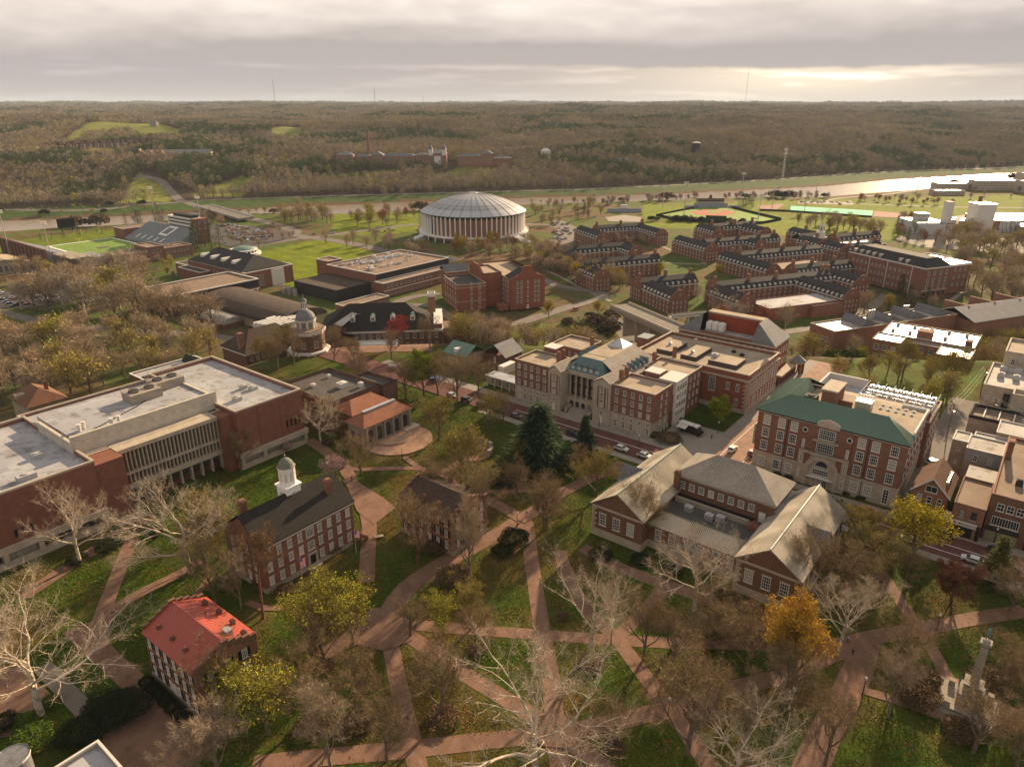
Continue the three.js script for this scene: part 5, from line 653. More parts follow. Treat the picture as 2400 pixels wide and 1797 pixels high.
// flat roofed arts halls behind the student centre
{ const B = building('flat_arts_hall', 'long flat brown roofed hall with a white roof edge behind the park trees', 'T', -430,-228, V); block(B, [-448,-413],[-258.5,-199],[V, -6], MT.brickDark, MT.gravelBrown, MT.white, 0.5,0.9,0.5); boxPart(B, 'dark_fascia', [-412.95,-412.8],[-258,-199.5],[-10.5,-6.3], MT.dark); boxPart(B, 'dark_fascia', [-447.5,-413.2],[-199,-198.8],[-9.5,-6.3], MT.dark); boxPart(B, 'white_band', [-412.95,-412.7],[-258.5,-199],[-12.2,-11.5], MT.white); for (let i = 0; i < 6; i++) boxPart(B, 'white_pier', [-412.95,-412.6],[-257 + i * 11,-256.3 + i * 11],[V, -12.2], MT.white); for (let i = 0; i < 5; i++) boxPart(B, 'white_pier', [-447 + i * 8,-446.3 + i * 8],[-199,-198.6],[V, -6], MT.white); }
{ const B = building('barrel_roofed_hall', 'low hall with a broad curved brown roof behind the cupola student centre', 'T', -376,-231, V); const pf = []; for (let i = 0; i <= 14; i++) { const a = Math.PI * i / 14; pf.push([-231.5 + Math.cos(a) * 16.5,-12 + Math.sin(a) * 5.6]); } pf.reverse(); const r = B.mb(); r.prof(pf.slice().reverse(),-411,-330, 'x', true, false); part(B, 'barrel_roof', r, MT.barrel); part(B, 'wall', B.mb().box(-410.5,-330.5, V, -11.9,-247.8,-215.2), MT.tan); boxPart(B, 'eave', [-411.3,-329.7],[-215.3,-214.6],[-12.6,-11.9], MT.dark); part(B, 'glass_vault', (() => { const m = B.mb(); const q = []; for (let i = 0; i <= 8; i++) { const a = Math.PI * i / 8; q.push([-208.5 + Math.cos(a) * 6.4,-15 + Math.sin(a) * 3.4]); } m.prof(q, -389,-364, 'x', true, false); return m; })(), MT.metalRoof); part(B, 'vault_wall', B.mb().box(-389,-364, V, -15,-215,-202.2), MT.brickDark);
for (let i = 0; i < 5; i++) boxPart(B, 'skylight', [-338 + i * 3.6,-336.4 + i * 3.6],[-222 - i * 1.2,-212.8 - i * 1.2],[-12.2,-8.6 + i * 0.3], MT.white); }
{ const B = building('big_arts_hall', 'large red brick hall with a dark screen and many silver roof units', 'T', -375,-330, V); block(B, [-406,-355],[-379,-308.5],[V, -4], MT.brick, MT.gravelBrown, MT.white, 0.6,0.6,0.4); block(B, [-422,-408.5],[-324,-312],[V, -2.5], MT.brick, MT.gravelBrown, MT.white, 0.5,0.5,0.4); boxPart(B, 'dark_screen', [-355,-354.7],[-378.5,-308.6],[-8,-4.2], MT.dark);
block(B, [-405.5,-361],[-308.4,-280],[V, -10], MT.dark, MT.barrel, MT.dark, 0.1,0.5,0.2); block(B, [-354.6,-345.5],[-372,-306.5],[V, -8.4], MT.brick, MT.gravelBrown, MT.white, 0.3,0.6,0.5); block(B, [-345.4,-334],[-300,-266],[V, -13.4], MT.brick, MT.gravelBrown, MT.white, 0.3,0.5,0.4); wins(B, 's+', -334,-267,-299,9,[-17],1.8,1.6,2,1, FW); wins(B, 's+', -345.5,-308,-352,11,[-11.6],2,2,2,2, FW); wins(B, 's+', -345.5,-308,-352,12,[-16.4],2,1.4,2,1, FW); wins(B, 's+', -345.5,-357,-370,3,[-11.6,-16.4],2.2,2.4,2,2, FW); boxPart(B, 'string_course', [-345.6,-345.2],[-372,-306.5],[-13.6,-13.1], MT.white);
const r = rng(31); for (let i = 0; i < 46; i++) { const s = -402 + r() * 34, t = -372 + r() * 58; const k = r(); if (k < 0.6) unit(B, s, t, -4.6,1.4 + r() * 2.4,1.2 + r() * 1.6,0.9 + r() * 1, r() < 0.6 ? MT.alu : MT.whiteTrim); else part(B, 'roof_vent', B.mb().cyl(s, t, 0.5,0.4,-4.6,-3.2,8).cyl(s, t, 0.8,0.2,-3.2,-2.8,8), MT.whiteTrim); }
for (let i = 0; i < 3; i++) boxPart(B, 'duct', [-396 + i * 3,-395.2 + i * 3],[-366,-326],[-4.6,-3.6], MT.alu); for (let i = 0; i < 6; i++) unit(B, -412 + i * 3,-276 + (i % 2) * 2, V, 2.2,2,5 - (i % 3), MT.grey); }
{ const B = building('dark_hipped_hall', 'brick hall with a black hipped roof and four round white dormers', 'T', -475,-277, V); block(B, [-508,-434],[-300,-262],[V, -6], MT.brick, MT.gravelBrown, MT.white, 0.2,0.7,0.5); part(B, 'hip_roof', B.mb().skirt(-507,-437,-299,-261.4,-5.4,7.5,12,12,18,18), MT.slateBlack); block(B, [-525,-508.2],[-290,-261],[V, -10], MT.brick, MT.dkRoof, MT.white, 0.4,0.6,0.4); block(B, [-508,-478],[-261.9,-254],[V, -10], MT.brick, MT.dkRoof, MT.white, 0.4,0.6,0.4); for (let i = 0; i < 4; i++) { const s = -496 + i * 13.5; part(B, 'dormer', B.mb().prof([[s - 1.6,-2.8],[s + 1.6,-2.8],[s + 1.5,-1.6],[s + 0.9,-0.6],[s, -0.2],[s - 0.9,-0.6],[s - 1.5,-1.6]],-275,-266.5, 'z'), MT.white); } wins(B, 's+', -434,-264,-276,4,[-16,-11.5],2.2,2.8,3,2, FW); wins(B, 't+', -262,-476,-436,8,[-15,-10.5],1.4,2,2,2, FW); boxPart(B, 'white_portico', [-433.9,-433.2],[-292,-282],[V, -6.4], MT.white); }
{ const g = new THREE.Group(),[x, z] = TW(-524,-318); g.position.set(x, V, z); top(g, 'domed_rotunda', 'small white rotunda with a green shallow dome beside the black hipped hall', 'building'); const B = { g, o: [0,0,0], mb: () => new MB() }; part(B, 'wall', B.mb().cyl(0,0,12.5,12.5,0,6,32, false), MT.brick); part(B, 'cornice', B.mb().cyl(0,0,13.3,13.3,6,7.6,32), MT.white); part(B, 'drum', B.mb().cyl(0,0,11,11,7.6,10,32, true), MT.white); part(B, 'dome', B.mb().lathe(0,0,[[9,10],[7,11.2],[4,12.1],[0,12.4]],32), MT.patina); for (let i = 0; i < 20; i++) { const a = i * Math.PI / 10; part(B, 'window', B.mb().cyl(0,0,11.1,11.1,8.1,9.5,1, false, a, a + 0.16), MT.glass); } }
// student centre with the cupola rotunda
{ const B = building('student_centre', 'brick student centre with a cupola rotunda and long brown hipped roofs', 6,0,0,0); B.g.position.set(0,0,0);
const fr = (x, z) => { const a = 6 * Math.PI / 180; return [x * Math.cos(a) - z * Math.sin(a), x * Math.sin(a) + z * Math.cos(a)]; };
const [ax, az] = fr(-85,-325.2),[bx] = fr(-34,-330); B.g.position.set(...(() => { const [x, z] = toWorld(6, ax, az); return [x, -17, z]; })()); B.o = [ax, -17, az]; B.mb = () => new MB(ax, -17, az);
const zf = az, s0 = ax, s1 = bx;
part(B, 'wall', B.mb().box(s0 - 8, s1,-17,-1.4, zf - 28, zf), MT.brickDark); boxPart(B, 'cornice', [s0 - 8, s1 + 0.6],[zf - 28.5, zf + 0.6],[-2,-0.9], MT.white); part(B, 'hip_roof', B.mb().hip(s0 - 8, s1 - 3.6, zf - 28.8, zf + 0.9,-0.9,10, 'x', 14), MT.shingleDark);
part(B, 'end_wall', B.mb().box(s1 - 3.8, s1 + 0.2,-17,1.2, zf - 27, zf - 0.4), MT.brickDark); boxPart(B, 'end_coping', [s1 - 3.9, s1 + 0.4],[zf - 27.2, zf - 0.2],[1.2,1.7], MT.white); boxPart(B, 'end_bay', [s1 + 0.2, s1 + 4],[zf - 20, zf - 8],[-17,-3.5], MT.brickOrange); boxPart(B, 'end_roof', [s1 + 0.1, s1 + 4.2],[zf - 20.2, zf - 7.8],[-3.5,-3], MT.gravelBrown);
for (let i = 0; i < 4; i++) { const s = s0 + 8.4 + i * 9.6, zz = zf - 4.2; part(B, 'dormer', B.mb().prof([[s - 1.2,2.2],[s + 1.2,2.2],[s + 1.2,4.4],[s + 0.8,5.1],[s, 5.5],[s - 0.8,5.1],[s - 1.2,4.4]], zz - 7, zz, 'z'), MT.white); part(B, 'dormer_roof', B.mb().prof([[s + 1.35,4.3],[s + 1.35,4.5],[s + 0.9,5.3],[s, 5.7],[s - 0.9,5.3],[s - 1.35,4.5],[s - 1.35,4.3]], zz - 7.2, zz - 0.4, 'z'), MT.patina); putWin(B, 't+', zz, s, 2.6,1.5,1.9,2,3, FW); }
chimney(B, s1 - 4.6, zf - 14.5,4,11.6,3.6,4.6, MT.brickOrange); part(B, 'chimney_crown', B.mb().ring(s1 - 6.5, s1 - 2.7,11.9,13.6, zf - 17, zf - 12,0.4), MT.white); for (const k of [-1,1]) part(B, 'flue_cap', B.mb().lathe(s1 - 4.6, zf - 14.5 + k * 1.2,[[0.7,11.6],[0.9,12.4],[0,13.2]],10), MT.white);
wins(B, 't+', zf, s0 + 1, s1 - 1,14,[-5.2],1.5,2.4,2,3, FW); wins(B, 't+', zf, s0 + 22, s1 - 1,8,[-9.8,-14.4],1.5,2.4,2,3, FW); wins(B, 's+', s1 + 0.2, zf - 2, zf - 7,2,[-14,-9,-4],1.3,2.2,2,3, FW);
// low curved porch and front range
boxPart(B, 'front_range', [s0 + 2, s0 + 30],[zf, zf + 7],[-17,-6.4], MT.brickDark); boxPart(B, 'front_cornice', [s0 + 1.6, s0 + 30.4],[zf + 0.02, zf + 7.4],[-6.4,-5.6], MT.white); wins(B, 't+', zf + 7, s0 + 3, s0 + 29,9,[-10.5],1.5,2.4,2,3, FW);
}
{ const [cx, cz] = [-89,-294.5]; const g = new THREE.Group(); g.position.set(cx, -3, cz); top(g, 'cupola_rotunda', 'octagonal brick rotunda topped by a dark dome and white lantern', 'building'); const B = { g, o: [0,0,0], mb: () => new MB() }, A = Math.PI / 8, E = Math.PI * 2 + A;
part(B, 'wall', B.mb().cyl(0,0,7.4,7.4,-6,11.6,8, false, A, E), MT.brickDark); part(B, 'cornice', B.mb().cyl(0,0,7.9,8.3,11.6,13.2,8, true, A, E), MT.white); part(B, 'terrace', B.mb().cyl(0,0,7.9,7.9,13.2,13.6,8, true, A, E), MT.gravelBrown); part(B, 'portico_roof', B.mb().cyl(0,0,9.4,9.4,3.4,4.3,8, true, A, E), MT.white);
for (let i = 0; i < 8; i++) { const a = A + i * Math.PI / 4; for (const k of [-0.16,0.16]) part(B, 'column', B.mb().cyl(Math.cos(a + k) * 8.9,-Math.sin(a + k) * 8.9,0.34,0.3,-0.5,3.4,8), MT.white); const w = a + A; const o = mesh(winGeo(1.9,3,3,4, FW)[0], MT.vcGloss); o.name = 'window'; o.rotation.y = w + Math.PI / 2; o.position.set(Math.cos(w) * 6.88,6,-Math.sin(w) * 6.88); g.add(o); const l = mesh(winGeo(1.6,2,2,2, { one: 1, sill: 0 })[0], MT.vcGloss); l.name = 'lantern_window'; l.rotation.y = w + Math.PI / 2; l.position.set(Math.cos(w) * 3.55,14.2,-Math.sin(w) * 3.55); g.add(l); part(B, 'corner_pier', B.mb().box(Math.cos(a) * 3.9 - 0.25, Math.cos(a) * 3.9 + 0.25,13.6,16.8,-Math.sin(a) * 3.9 - 0.25,-Math.sin(a) * 3.9 + 0.25), MT.white); }
part(B, 'upper_drum', B.mb().cyl(0,0,3.8,3.8,13.6,16.8,8, false, A, E), MT.tan); part(B, 'upper_cornice', B.mb().cyl(0,0,4.4,4.6,16.8,17.5,8, true, A, E), MT.white); part(B, 'dome', B.mb().lathe(0,0,[[4.3,17.5],[4.0,18.8],[3.2,20.3],[2.0,21.3],[1.2,21.7]],16), MT.slateGrey); part(B, 'lantern', B.mb().cyl(0,0,1.1,1.05,21.6,25.2,12, true), MT.white); for (let i = 0; i < 8; i++) { const a = i * Math.PI / 4; part(B, 'louvre', B.mb().box(Math.cos(a) * 1.06 - 0.12, Math.cos(a) * 1.06 + 0.12,22.4,24.6,-Math.sin(a) * 1.06 - 0.12,-Math.sin(a) * 1.06 + 0.12), MT.dark); } part(B, 'lantern_cap', B.mb().lathe(0,0,[[1.3,25.2],[1.2,25.8],[0.6,26.4],[0,26.6]],12), MT.slateGrey); part(B, 'finial', B.mb().cyl(0,0,0.1,0.03,26.5,29,6), MT.steel); }
{ const B = building('hipped_wing', 'brick wing with a brown hipped roof left of the cupola rotunda', 'T', -284,-176,-12); part(B, 'wall', B.mb().box(-294,-275,-17,-2.6,-192,-161), MT.brickDark); boxPart(B, 'cornice', [-294.5,-274.5],[-192.4,-160.5],[-3,-2], MT.white); part(B, 'hip_roof', B.mb().hip(-295,-274,-193,-160,-2,7.4, 'z', 9.5), MT.shingleBrown); wins(B, 's+', -275,-162,-186,8,[-6.2,-11],1.4,2.2,2,3, FW); chimney(B, -280,-162.5,-12,6,2.2,2.4, MT.brickOrange); part(B, 'link', B.mb().box(-278,-252,-17,0,-204,-186), MT.brickDark); part(B, 'link_roof', B.mb().gable(-279,-251,-205,-185,0,5, 'x', 0.2), MT.shingleBrown); part(B, 'glass_monitor', B.mb().gable(-272,-264,-226,-206,2,4, 'x', 0.2), MT.metalRoof); for (let i = 0; i < 6; i++) boxPart(B, 'white_skylight', [-300 - i * 2.6,-298.6 - i * 2.6],[-205 + i * 0.5,-192 + i * 0.5],[-4,-1.2], MT.white); part(B, 'skylight_roof', B.mb().box(-318,-290,-17,-3.6,-208,-190), MT.shingleBrown); }
{ // tall brick stepped gable hall
const B = building('stepped_gable_hall', 'tall six storey red brick hall with stepped parapet gables beside the valley road', 'W', 155,-415,-17); const BR = M(0.31,0.122,0.078, TX.brick);
block(B, [157,180],[-448,-391],[-17,1.6], BR, MT.gravel, MT.brickDark, 0.5,0.6,0.3); block(B, [126,144],[-428,-399],[-17,-0.6], BR, MT.dkRoof, MT.lime, 0.5,0.5,0.3); block(B, [144,157],[-430,-406],[-17,3.6], BR, MT.gravel, MT.brickDark, 0.5,0.5,0.3); block(B, [128,143],[-440,-428.1],[-17,1], BR, MT.slateGrey, MT.lime, 0.3,0.4,0.3);
part(B, 'parapet_gable', B.mb().prof([[157,1.2],[180,1.2],[180,2.4],[176,4.2],[174.5,4.2],[172,6.6],[171.4,7.6],[165.6,7.6],[165,6.6],[162.5,4.2],[161,4.2],[157,2.4]],-392,-390.9, 'z'), BR); part(B, 'parapet_gable', B.mb().prof([[-430,3.2],[-430,4.4],[-426,6.4],[-423,8.2],[-413,8.2],[-410,6.4],[-406,4.4],[-406,3.2]],143.9,145, 'x'), BR); part(B, 'black_roof', B.mb().prof([[168.5,6.8],[158,1.6],[179,1.6]].reverse(),-404,-392, 'z'), MT.slateBlack); part(B, 'slate_roof', B.mb().gable(127,143.5,-441,-429,1,4, 'x', 0.2), MT.slateGrey); chimney(B, 168.5,-391.8,4,9.4,5.5,1.4, BR);
part(B, 'dark_roof', B.mb().quad([180,1.8,-446],[180,1.8,-404],[176,4.6,-406],[176,4.6,-444]), MT.slateBlack);
for (let f = 0; f < 6; f++) { const y = -15.8 + f * 2.95; wins(B, 's-', 157,-393,-405,3,[y],2.2,1.7,3,2, FW); if (f > 0 && f < 6) { wins(B, 't+', -391,160.5,165.5,2,[y],1.3,1.8,2,2, FW); wins(B, 't+', -391,172,177,2,[y],1.3,1.8,2,2, FW); putWin(B, 't+', -391,168.5, y, 1,1.7,2,2, FW); } if (f < 6) { wins(B, 't+', -399,132,142.5,2,[y],1.2,1.5,2,2, FW); wins(B, 's-', 126,-401,-427,5,[y],1.2,1.4,2,2, FW); } }
for (const y of [-11,-2.4]) boxPart(B, 'string_course', [125.8,144.1],[-428,-398.8],[y, y + 0.35], MT.lime); boxPart(B, 'door', [167.8,169.2],[-391,-390.8],[-17,-14.4], MT.white); boxPart(B, 'link_wall', [144,157],[-406.1,-404],[-17,-8], BR); boxPart(B, 'bin_store', [150,156],[-398,-392],[-17,-13.5], BR);
}
// dormitories with gambrel roofs
function gamWing(B, ax, c, a, b, hw, y0, H, R, front, side, ends) { // ridge along ax at cross position c from a to b
const P3 = (u, y, v) => ax === 's' ? [v, y, u] : [u, y, v];
const w = B.mb(); const x0 = c - hw, x1 = c + hw; ax === 's' ? w.box(a, b, y0, H, x0, x1) : w.box(x0, x1, y0, H, a, b); part(B, 'wall', w, MT.brick);
const pf = [[x0 - 0.5, H],[c - hw * 0.62, H + R * 0.62],[c, H + R],[c + hw * 0.62, H + R * 0.62],[x1 + 0.5, H]];
const r = B.mb(); for (let i = 0; i < 4; i++) r.quad(P3(pf[i][0], pf[i][1], a), P3(pf[i][0], pf[i][1], b), P3(pf[i + 1][0], pf[i + 1][1], b), P3(pf[i + 1][0], pf[i + 1][1], a)); part(B, 'gambrel_roof', r, MT.slateBlack);
const c1 = B.mb(); ax === 's' ? c1.box(a, b, H - 0.35, H + 0.15, x0 - 0.55, x1 + 0.55, true) : c1.box(x0 - 0.55, x1 + 0.55, H - 0.35, H + 0.15, a, b, true); part(B, 'cornice', c1, MT.whiteTrim);
for (const [k, on] of [[a, ends & 1],[b, ends & 2]]) if (on) { const e = B.mb(), q = [[x0, H - 0.3],[x1, H - 0.3],[x1, H + 0.9],[c + hw * 0.66, H + R * 0.68],[c + hw * 0.2, H + R + 0.5],[c - hw * 0.2, H + R + 0.5],[c - hw * 0.66, H + R * 0.68],[x0, H + 0.9]]; e.prof(q, k - 0.35, k + 0.35, ax === 's' ? 'x' : 'z'); part(B, 'gable_wall', e, MT.brick); const f = k === b ? (ax === 's' ? 's+' : 't+') : (ax === 's' ? 's-' : 't-'), sg = k === b ? 0.36 : -0.36; putWin(B, f, k + sg, c, H + R * 0.45,0.9,0.9,1,1, { one: 1, sill: 0, arch: 1 }); wins(B, f, k + sg, c - hw + 1, c + hw - 1,4,[H - 2.5, H - 5.4, H - 8.2].filter(y => y > y0),0.9,1.5,2,2, FW); }
const dorm = (u, sgn, v) => { const d = B.mb(), uo = c + sgn * (hw - 0.1), ui = c + sgn * (hw * 0.5); const y = H + 0.35; const lo = Math.min(uo, ui), hi = Math.max(uo, ui); ax === 's' ? d.prof([[v - 0.65, y],[v + 0.65, y],[v + 0.65, y + 1.5],[v, y + 1.95],[v - 0.65, y + 1.5]], lo, hi, 'z') : d.prof([[v - 0.65, y],[v - 0.65, y + 1.5],[v, y + 1.95],[v + 0.65, y + 1.5],[v + 0.65, y]], lo, hi, 'x'); const o = part(B, 'dormer', d, MT.whiteTrim); putWin(B, ax === 's' ? (sgn > 0 ? 't+' : 't-') : (sgn > 0 ? 's+' : 's-'), uo, v, y + 0.2,0.8,1.15,2,2, { one: 1, sill: 0 }); };
for (const [sgn, list] of [[1, front],[-1, side]]) if (list) { const n = list; for (let i = 0; i < n; i++) { const v = a + (b - a) * (i + 0.5) / n; dorm(0, sgn, v); const f = ax === 's' ? (sgn > 0 ? 't+' : 't-') : (sgn > 0 ? 's+' : 's-'); for (const y of [H - 2.4, H - 5.2, H - 8]) if (y > y0 + 0.2) putWin(B, f, c + sgn * hw, v, y, 0.95,1.5,2,2, FW); } }
}
function dorm(label, c, list, chims, flats = []) { const B = building('dormitory', label, 'W', c[0], c[1], V, 'dormitory', 'brick dormitories with black gambrel roofs'); for (const l of list) gamWing(B, ...l); for (const [s, t, w = 1.3, d = 2.4] of chims) chimney(B, s, t, -8,-0.6, w, d, MT.brickOrange); for (const f of flats) block(B, ...f); return B; }
const HE = -9, RR = 5.4;
dorm('nearest dormitory with two forward wings around a flat white roof', [315,-345],[['s', -361,283,376,7, V, HE, RR, 22,0,1],['t', 281.5,-354,-326,6.6, V, HE, RR, 0,8,2],['t', 349,-354,-312.5,6.8, V, HE, RR, 0,11,2],['t', 384,-368,-337.5,7.2, V, HE, RR, 0,8,2]],[[309,-359],[331,-359],[284.5,-361],[374,-363],[377,-361]],[[[288.2,342],[-334,-314],[V, -10], MT.brickOrange, MT.membrane, MT.brickDark, 0.3,0.4,0.2],[[318,342],[-313.9,-311],[V, -10.6], MT.brickOrange, MT.membrane, MT.brickDark, 0.3,0.4,0.2]]);
dorm('dormitory whose gable points at the bridge beside a yellow tree', [250,-375],[['s', -387,243,286,7, V, HE, RR, 10,0,3],['t', 250,-380,-349,6.8, V, HE, RR, 0,8,2]],[[245,-387],[284,-387],[266,-389]]);
dorm('dormitory behind the yellow trees with a short forward wing', [265,-445],[['s', -453,237,301,7, V, HE, RR, 15,0,3],['t', 235,-446,-417,6.6, V, HE, RR, 0,7,2]],[[239,-453],[260,-455],[283,-455],[299,-453]]);
dorm('dormitory nearest the arena with two small forward gables', [275,-500],[['s', -505,241,308,7, V, HE, RR, 16,0,3],['t', 245,-498,-478,6.4, V, HE, RR, 0,5,2],['t', 300,-498,-482,6.4, V, HE, RR, 0,4,2]],[[243,-505],[263,-507],[285,-507],[306,-505]]);
dorm('dormitory around a courtyard beside the arena car park', [345,-575],[['s', -589,322,373,7, V, HE, RR, 13,0,1],['t', 310,-596,-552,6.6, V, HE, RR, 0,9,2],['t', 367,-582,-547,6.6, V, HE, RR, 0,8,2]],[[323,-589],[349,-590],[372,-589]]);
dorm('dormitory just below the baseball outfield', [445,-550],[['s', -558,428,478,7, V, HE, RR, 12,0,1],['t', 421,-565,-536,6.8, V, HE, RR, 0,7,2],['t', 461,-551,-520,6.8, V, HE, RR, 0,6,2]],[[429,-558],[452,-556,4,4],[476,-558]]);
dorm('wide dormitory with tall end gables in the middle of the quads', [405,-490],[['t', 364,-516,-470,7, V, HE, RR, 0,11,2],['s', -491,371,446,7, V, HE, RR, 18,0,2],['t', 413,-484,-470,6, V, HE, RR, 0,3,2]],[[366,-489],[388,-492],[408,-492],[430,-492],[444,-491]]);
dorm('long dormitory with a left wing and a double row of dormers', [398,-425],[['s', -436,362,441,7, V, HE, RR, 19,0,1],['t', 355.5,-443,-388,6.8, V, HE, RR, 0,13,2]],[[364,-436],[386,-438],[408,-438],[430,-438],[357,-436]],[[[363,420],[-420,-400],[V, -11], MT.brickOrange, MT.gravelBrown, MT.brickDark, 0.3,0.4,0.2]]);
dorm('low dormitory behind the nearest one with red chimneys', [393,-384],[['s', -383,366,424,6.6, V, HE, RR, 15,0,3]],[[367,-383],[385,-384],[405,-384],[422,-383]]);
dorm('far dormitory beside the white lantern tower', [480,-495],[['t', 486,-514,-488,7, V, HE, RR, 0,6,2],['t', 462,-476,-452,7, V, HE, RR, 0,6,2],['s', -482,462,490,6.6, V, HE, RR, 6,0,0]],[[488,-500],[464,-462]]);
dorm('dormitory tucked behind the mansard roofed hall', [470,-435],[['t', 463,-450,-428,6.8, V, HE, RR, 0,6,2],['s', -432,463,500,6.6, V, HE, RR, 8,0,3],['s', -470,490,540,6.6, V, HE, RR, 10,0,3]],[[465,-440],[480,-433],[498,-433],[492,-470],[515,-470],[538,-470]],[[[480,520],[-462,-440],[V, -9], MT.brickOrange, MT.metalRoof, MT.white, 0.3,0.4,0.2]]);
{ const B = building('lantern_tower', 'brick tower with a tall white wooden lantern among the dormitories', 'W', 468,-462, V, 'tower'); boxPart(B, 'shaft', [464.5,471.5],[-465.5,-458.5],[V, -4], MT.brick); boxPart(B, 'cornice', [464,472],[-466,-458],[-4,-3.2], MT.white); boxPart(B, 'lantern_base', [465.4,470.6],[-464.6,-459.4],[-3.2,1.2], MT.white); part(B, 'lantern', B.mb().cyl(468,-462,2,1.9,1.2,6,8, true), MT.white); part(B, 'spire', B.mb().lathe(468,-462,[[2.1,6],[1.1,7.4],[0.8,9.6],[0.2,10.5],[0.05,17]],8), MT.whiteTrim); for (let i = 0; i < 4; i++) { const a = i * Math.PI / 2 + Math.PI / 4; part(B, 'louvre', B.mb().box(468 + Math.cos(a) * 1.8 - 0.3,468 + Math.cos(a) * 1.8 + 0.3,2.2,5,-462 - Math.sin(a) * 1.8 - 0.3,-462 - Math.sin(a) * 1.8 + 0.3), MT.dark); } wins(B, 't+', -458.5,465,471,2,[-9,-14],1,1.8,2,2, FW); }
{ // mansard hall
const B = building('mansard_hall', 'long brick hall with a black mansard roof and arched porch', 'W', 435,-360,-17); part(B, 'wall', B.mb().box(417.5,440,-17,2,-382,-320), MT.brick); part(B, 'wall', B.mb().box(440,459,-17,2,-336,-320), MT.brick); boxPart(B, 'cornice', [416.9,440.6],[-382.5,-319.4],[1.4,2.3], MT.white); boxPart(B, 'cornice', [440.6,459.4],[-336.4,-319.5],[1.4,2.3], MT.white); part(B, 'mansard_roof', B.mb().skirt(416.9,440.6,-382.5,-319.4,2.3,5,6,6,6,6), MT.slateBlack); boxPart(B, 'roof', [422.9,434.6],[-376.5,-325.4],[7.1,7.35], MT.dkRoof); block(B, [440.7,462],[-352,-336.5],[-17,3], MT.lime, MT.metalRoof, MT.white, 0.4,0.6,0.5); boxPart(B, 'flat_roof', [440,459],[-336,-320],[2.3,2.8], MT.metalRoof);
for (let i = 0; i < 9; i++) { if (i === 5 || i === 6) continue; const t = -378 + i * 5.4; part(B, 'dormer', B.mb().box(417.2,422,2.8,5, t - 0.8, t + 0.8), MT.whiteTrim); putWin(B, 's-', 417.2, t, 3.2,1,1.4,2,2, FW); }
for (const [a, b, n] of [[-380,-365,4],[-363,-350,4],[-348,-330,5]]) wins(B, 's-', 417.5, a, b, n, [-14,-9,-3.8],1.3,1.9,2,2, FW); for (const t of [-364,-349,-329.5]) boxPart(B, 'downpipe', [417.2,417.5],[t - 0.2, t + 0.2],[-17,1.4], MT.white);
for (const c of [421.5,426.5,432.5,437.5]) { for (const y of [-11.8,-7.8,-3]) putWin(B, 't+', -320, c, y, 2,2.9,3,3, FW); } boxPart(B, 'stone_band', [417.3,440.2],[-320,-319.7],[-13.4,-12.6], MT.lime); for (let i = 0; i < 5; i++) { putWin(B, 't+', -319.6,420 + i * 4.4,-17,2.4,1.8,1,1, { one: 1, sill: 0, arch: 1, fc: [0.2,0.08,0.05] }); boxPart(B, 'porch_wall', [417 + i * 4.4,418.2 + i * 4.4],[-319.9,-313],[-17,-16], MT.brick); } wins(B, 't+', -320,443,457,3,[-12,-7,-2],1.4,2.2,2,2, FW); }
// bright roofed school on the slope
{ const B = building('bright_roofed_school', 'brick school whose flat metal roofs glare in the low sun', 'T', -40,-352,-10); const R = MT.metalRoof; block(B, [-57.5,-21],[-369,-346],[-12,4], MT.brickOrange, R, MT.lime, 0.25,0.4,0.25); block(B, [-58.5,-47],[-345.9,-334],[-12,4], MT.brickOrange, R, MT.lime, 0.25,0.4,0.25); block(B, [-33,-20.6],[-345.9,-330],[-12,3.4], MT.brickOrange, R, MT.lime, 0.25,0.4,0.25); block(B, [-46.9,-33.1],[-345.9,-341],[-12,3], MT.brickOrange, R, MT.lime, 0.2,0.4,0.2); boxPart(B, 'stair_house', [-44,-38],[-356,-350],[3.6,6.6], MT.brickOrange); boxPart(B, 'brick_stack', [-25,-22.4],[-352,-348],[3.6,6], MT.brickDark); wins(B, 't+', -334,-58,-48,3,[-9,-4.6,-0.2],2,2.2,3,2, { sill: 1 }); wins(B, 't+', -341,-46,-34,3,[-9,-4.6,-0.4],2,2.2,3,2, { sill: 1 }); wins(B, 't+', -330,-32,-22,2,[-8,-3],1.6,2,2,2, { sill: 1 }); wins(B, 's+', -20.6,-332,-344,3,[-8,-3],1.6,2,2,2, { sill: 1 }); for (let i = 0; i < 9; i++) unit(B, -54 + (i % 5) * 7,-364 + Math.floor(i / 5) * 11,3.7,1.4,1.4,1.1); for (const s of [-47.2,-33.2]) boxPart(B, 'downpipe', [s, s + 0.3],[-341,-340.6],[-10,3], MT.white); }
{ const B = building('angular_annex', 'long low annex with bright metal roofs and grey monitors behind the school', 'W', 330,-232,-12); block(B, [268,352],[-262,-246],[-18,-2], MT.brickOrange, MT.metalRoof, MT.lime, 0.3,0.5,0.3); for (let i = 0; i < 4; i++) part(B, 'roof_monitor', B.mb().prof([[288 + i * 17,-2.2],[300 + i * 17,-2.2],[290 + i * 17,1.6]],-262,-248, 'z'), MT.slateGrey); for (let i = 0; i < 6; i++) part(B, 'vent_stack', B.mb().cyl(300 + (i % 3) * 1.6 + Math.floor(i / 3) * 24,-256,0.35,0.35,-2,3,8), MT.steel); part(B, 'slate_roof', B.mb().gable(352,420,-262,-236,-4,5, 'x', 0.3), MT.slateGrey); part(B, 'wall', B.mb().box(353,419,-18,-4,-261,-237), MT.brickOrange); for (let i = 0; i < 3; i++) boxPart(B, 'brick_fin', [362 + i * 20,363 + i * 20],[-262.5,-248],[-6,1], MT.brickOrange); putWin(B, 's-', 268,-252,-10,5,4,8,6, { one: 1, sill: 0 }); }
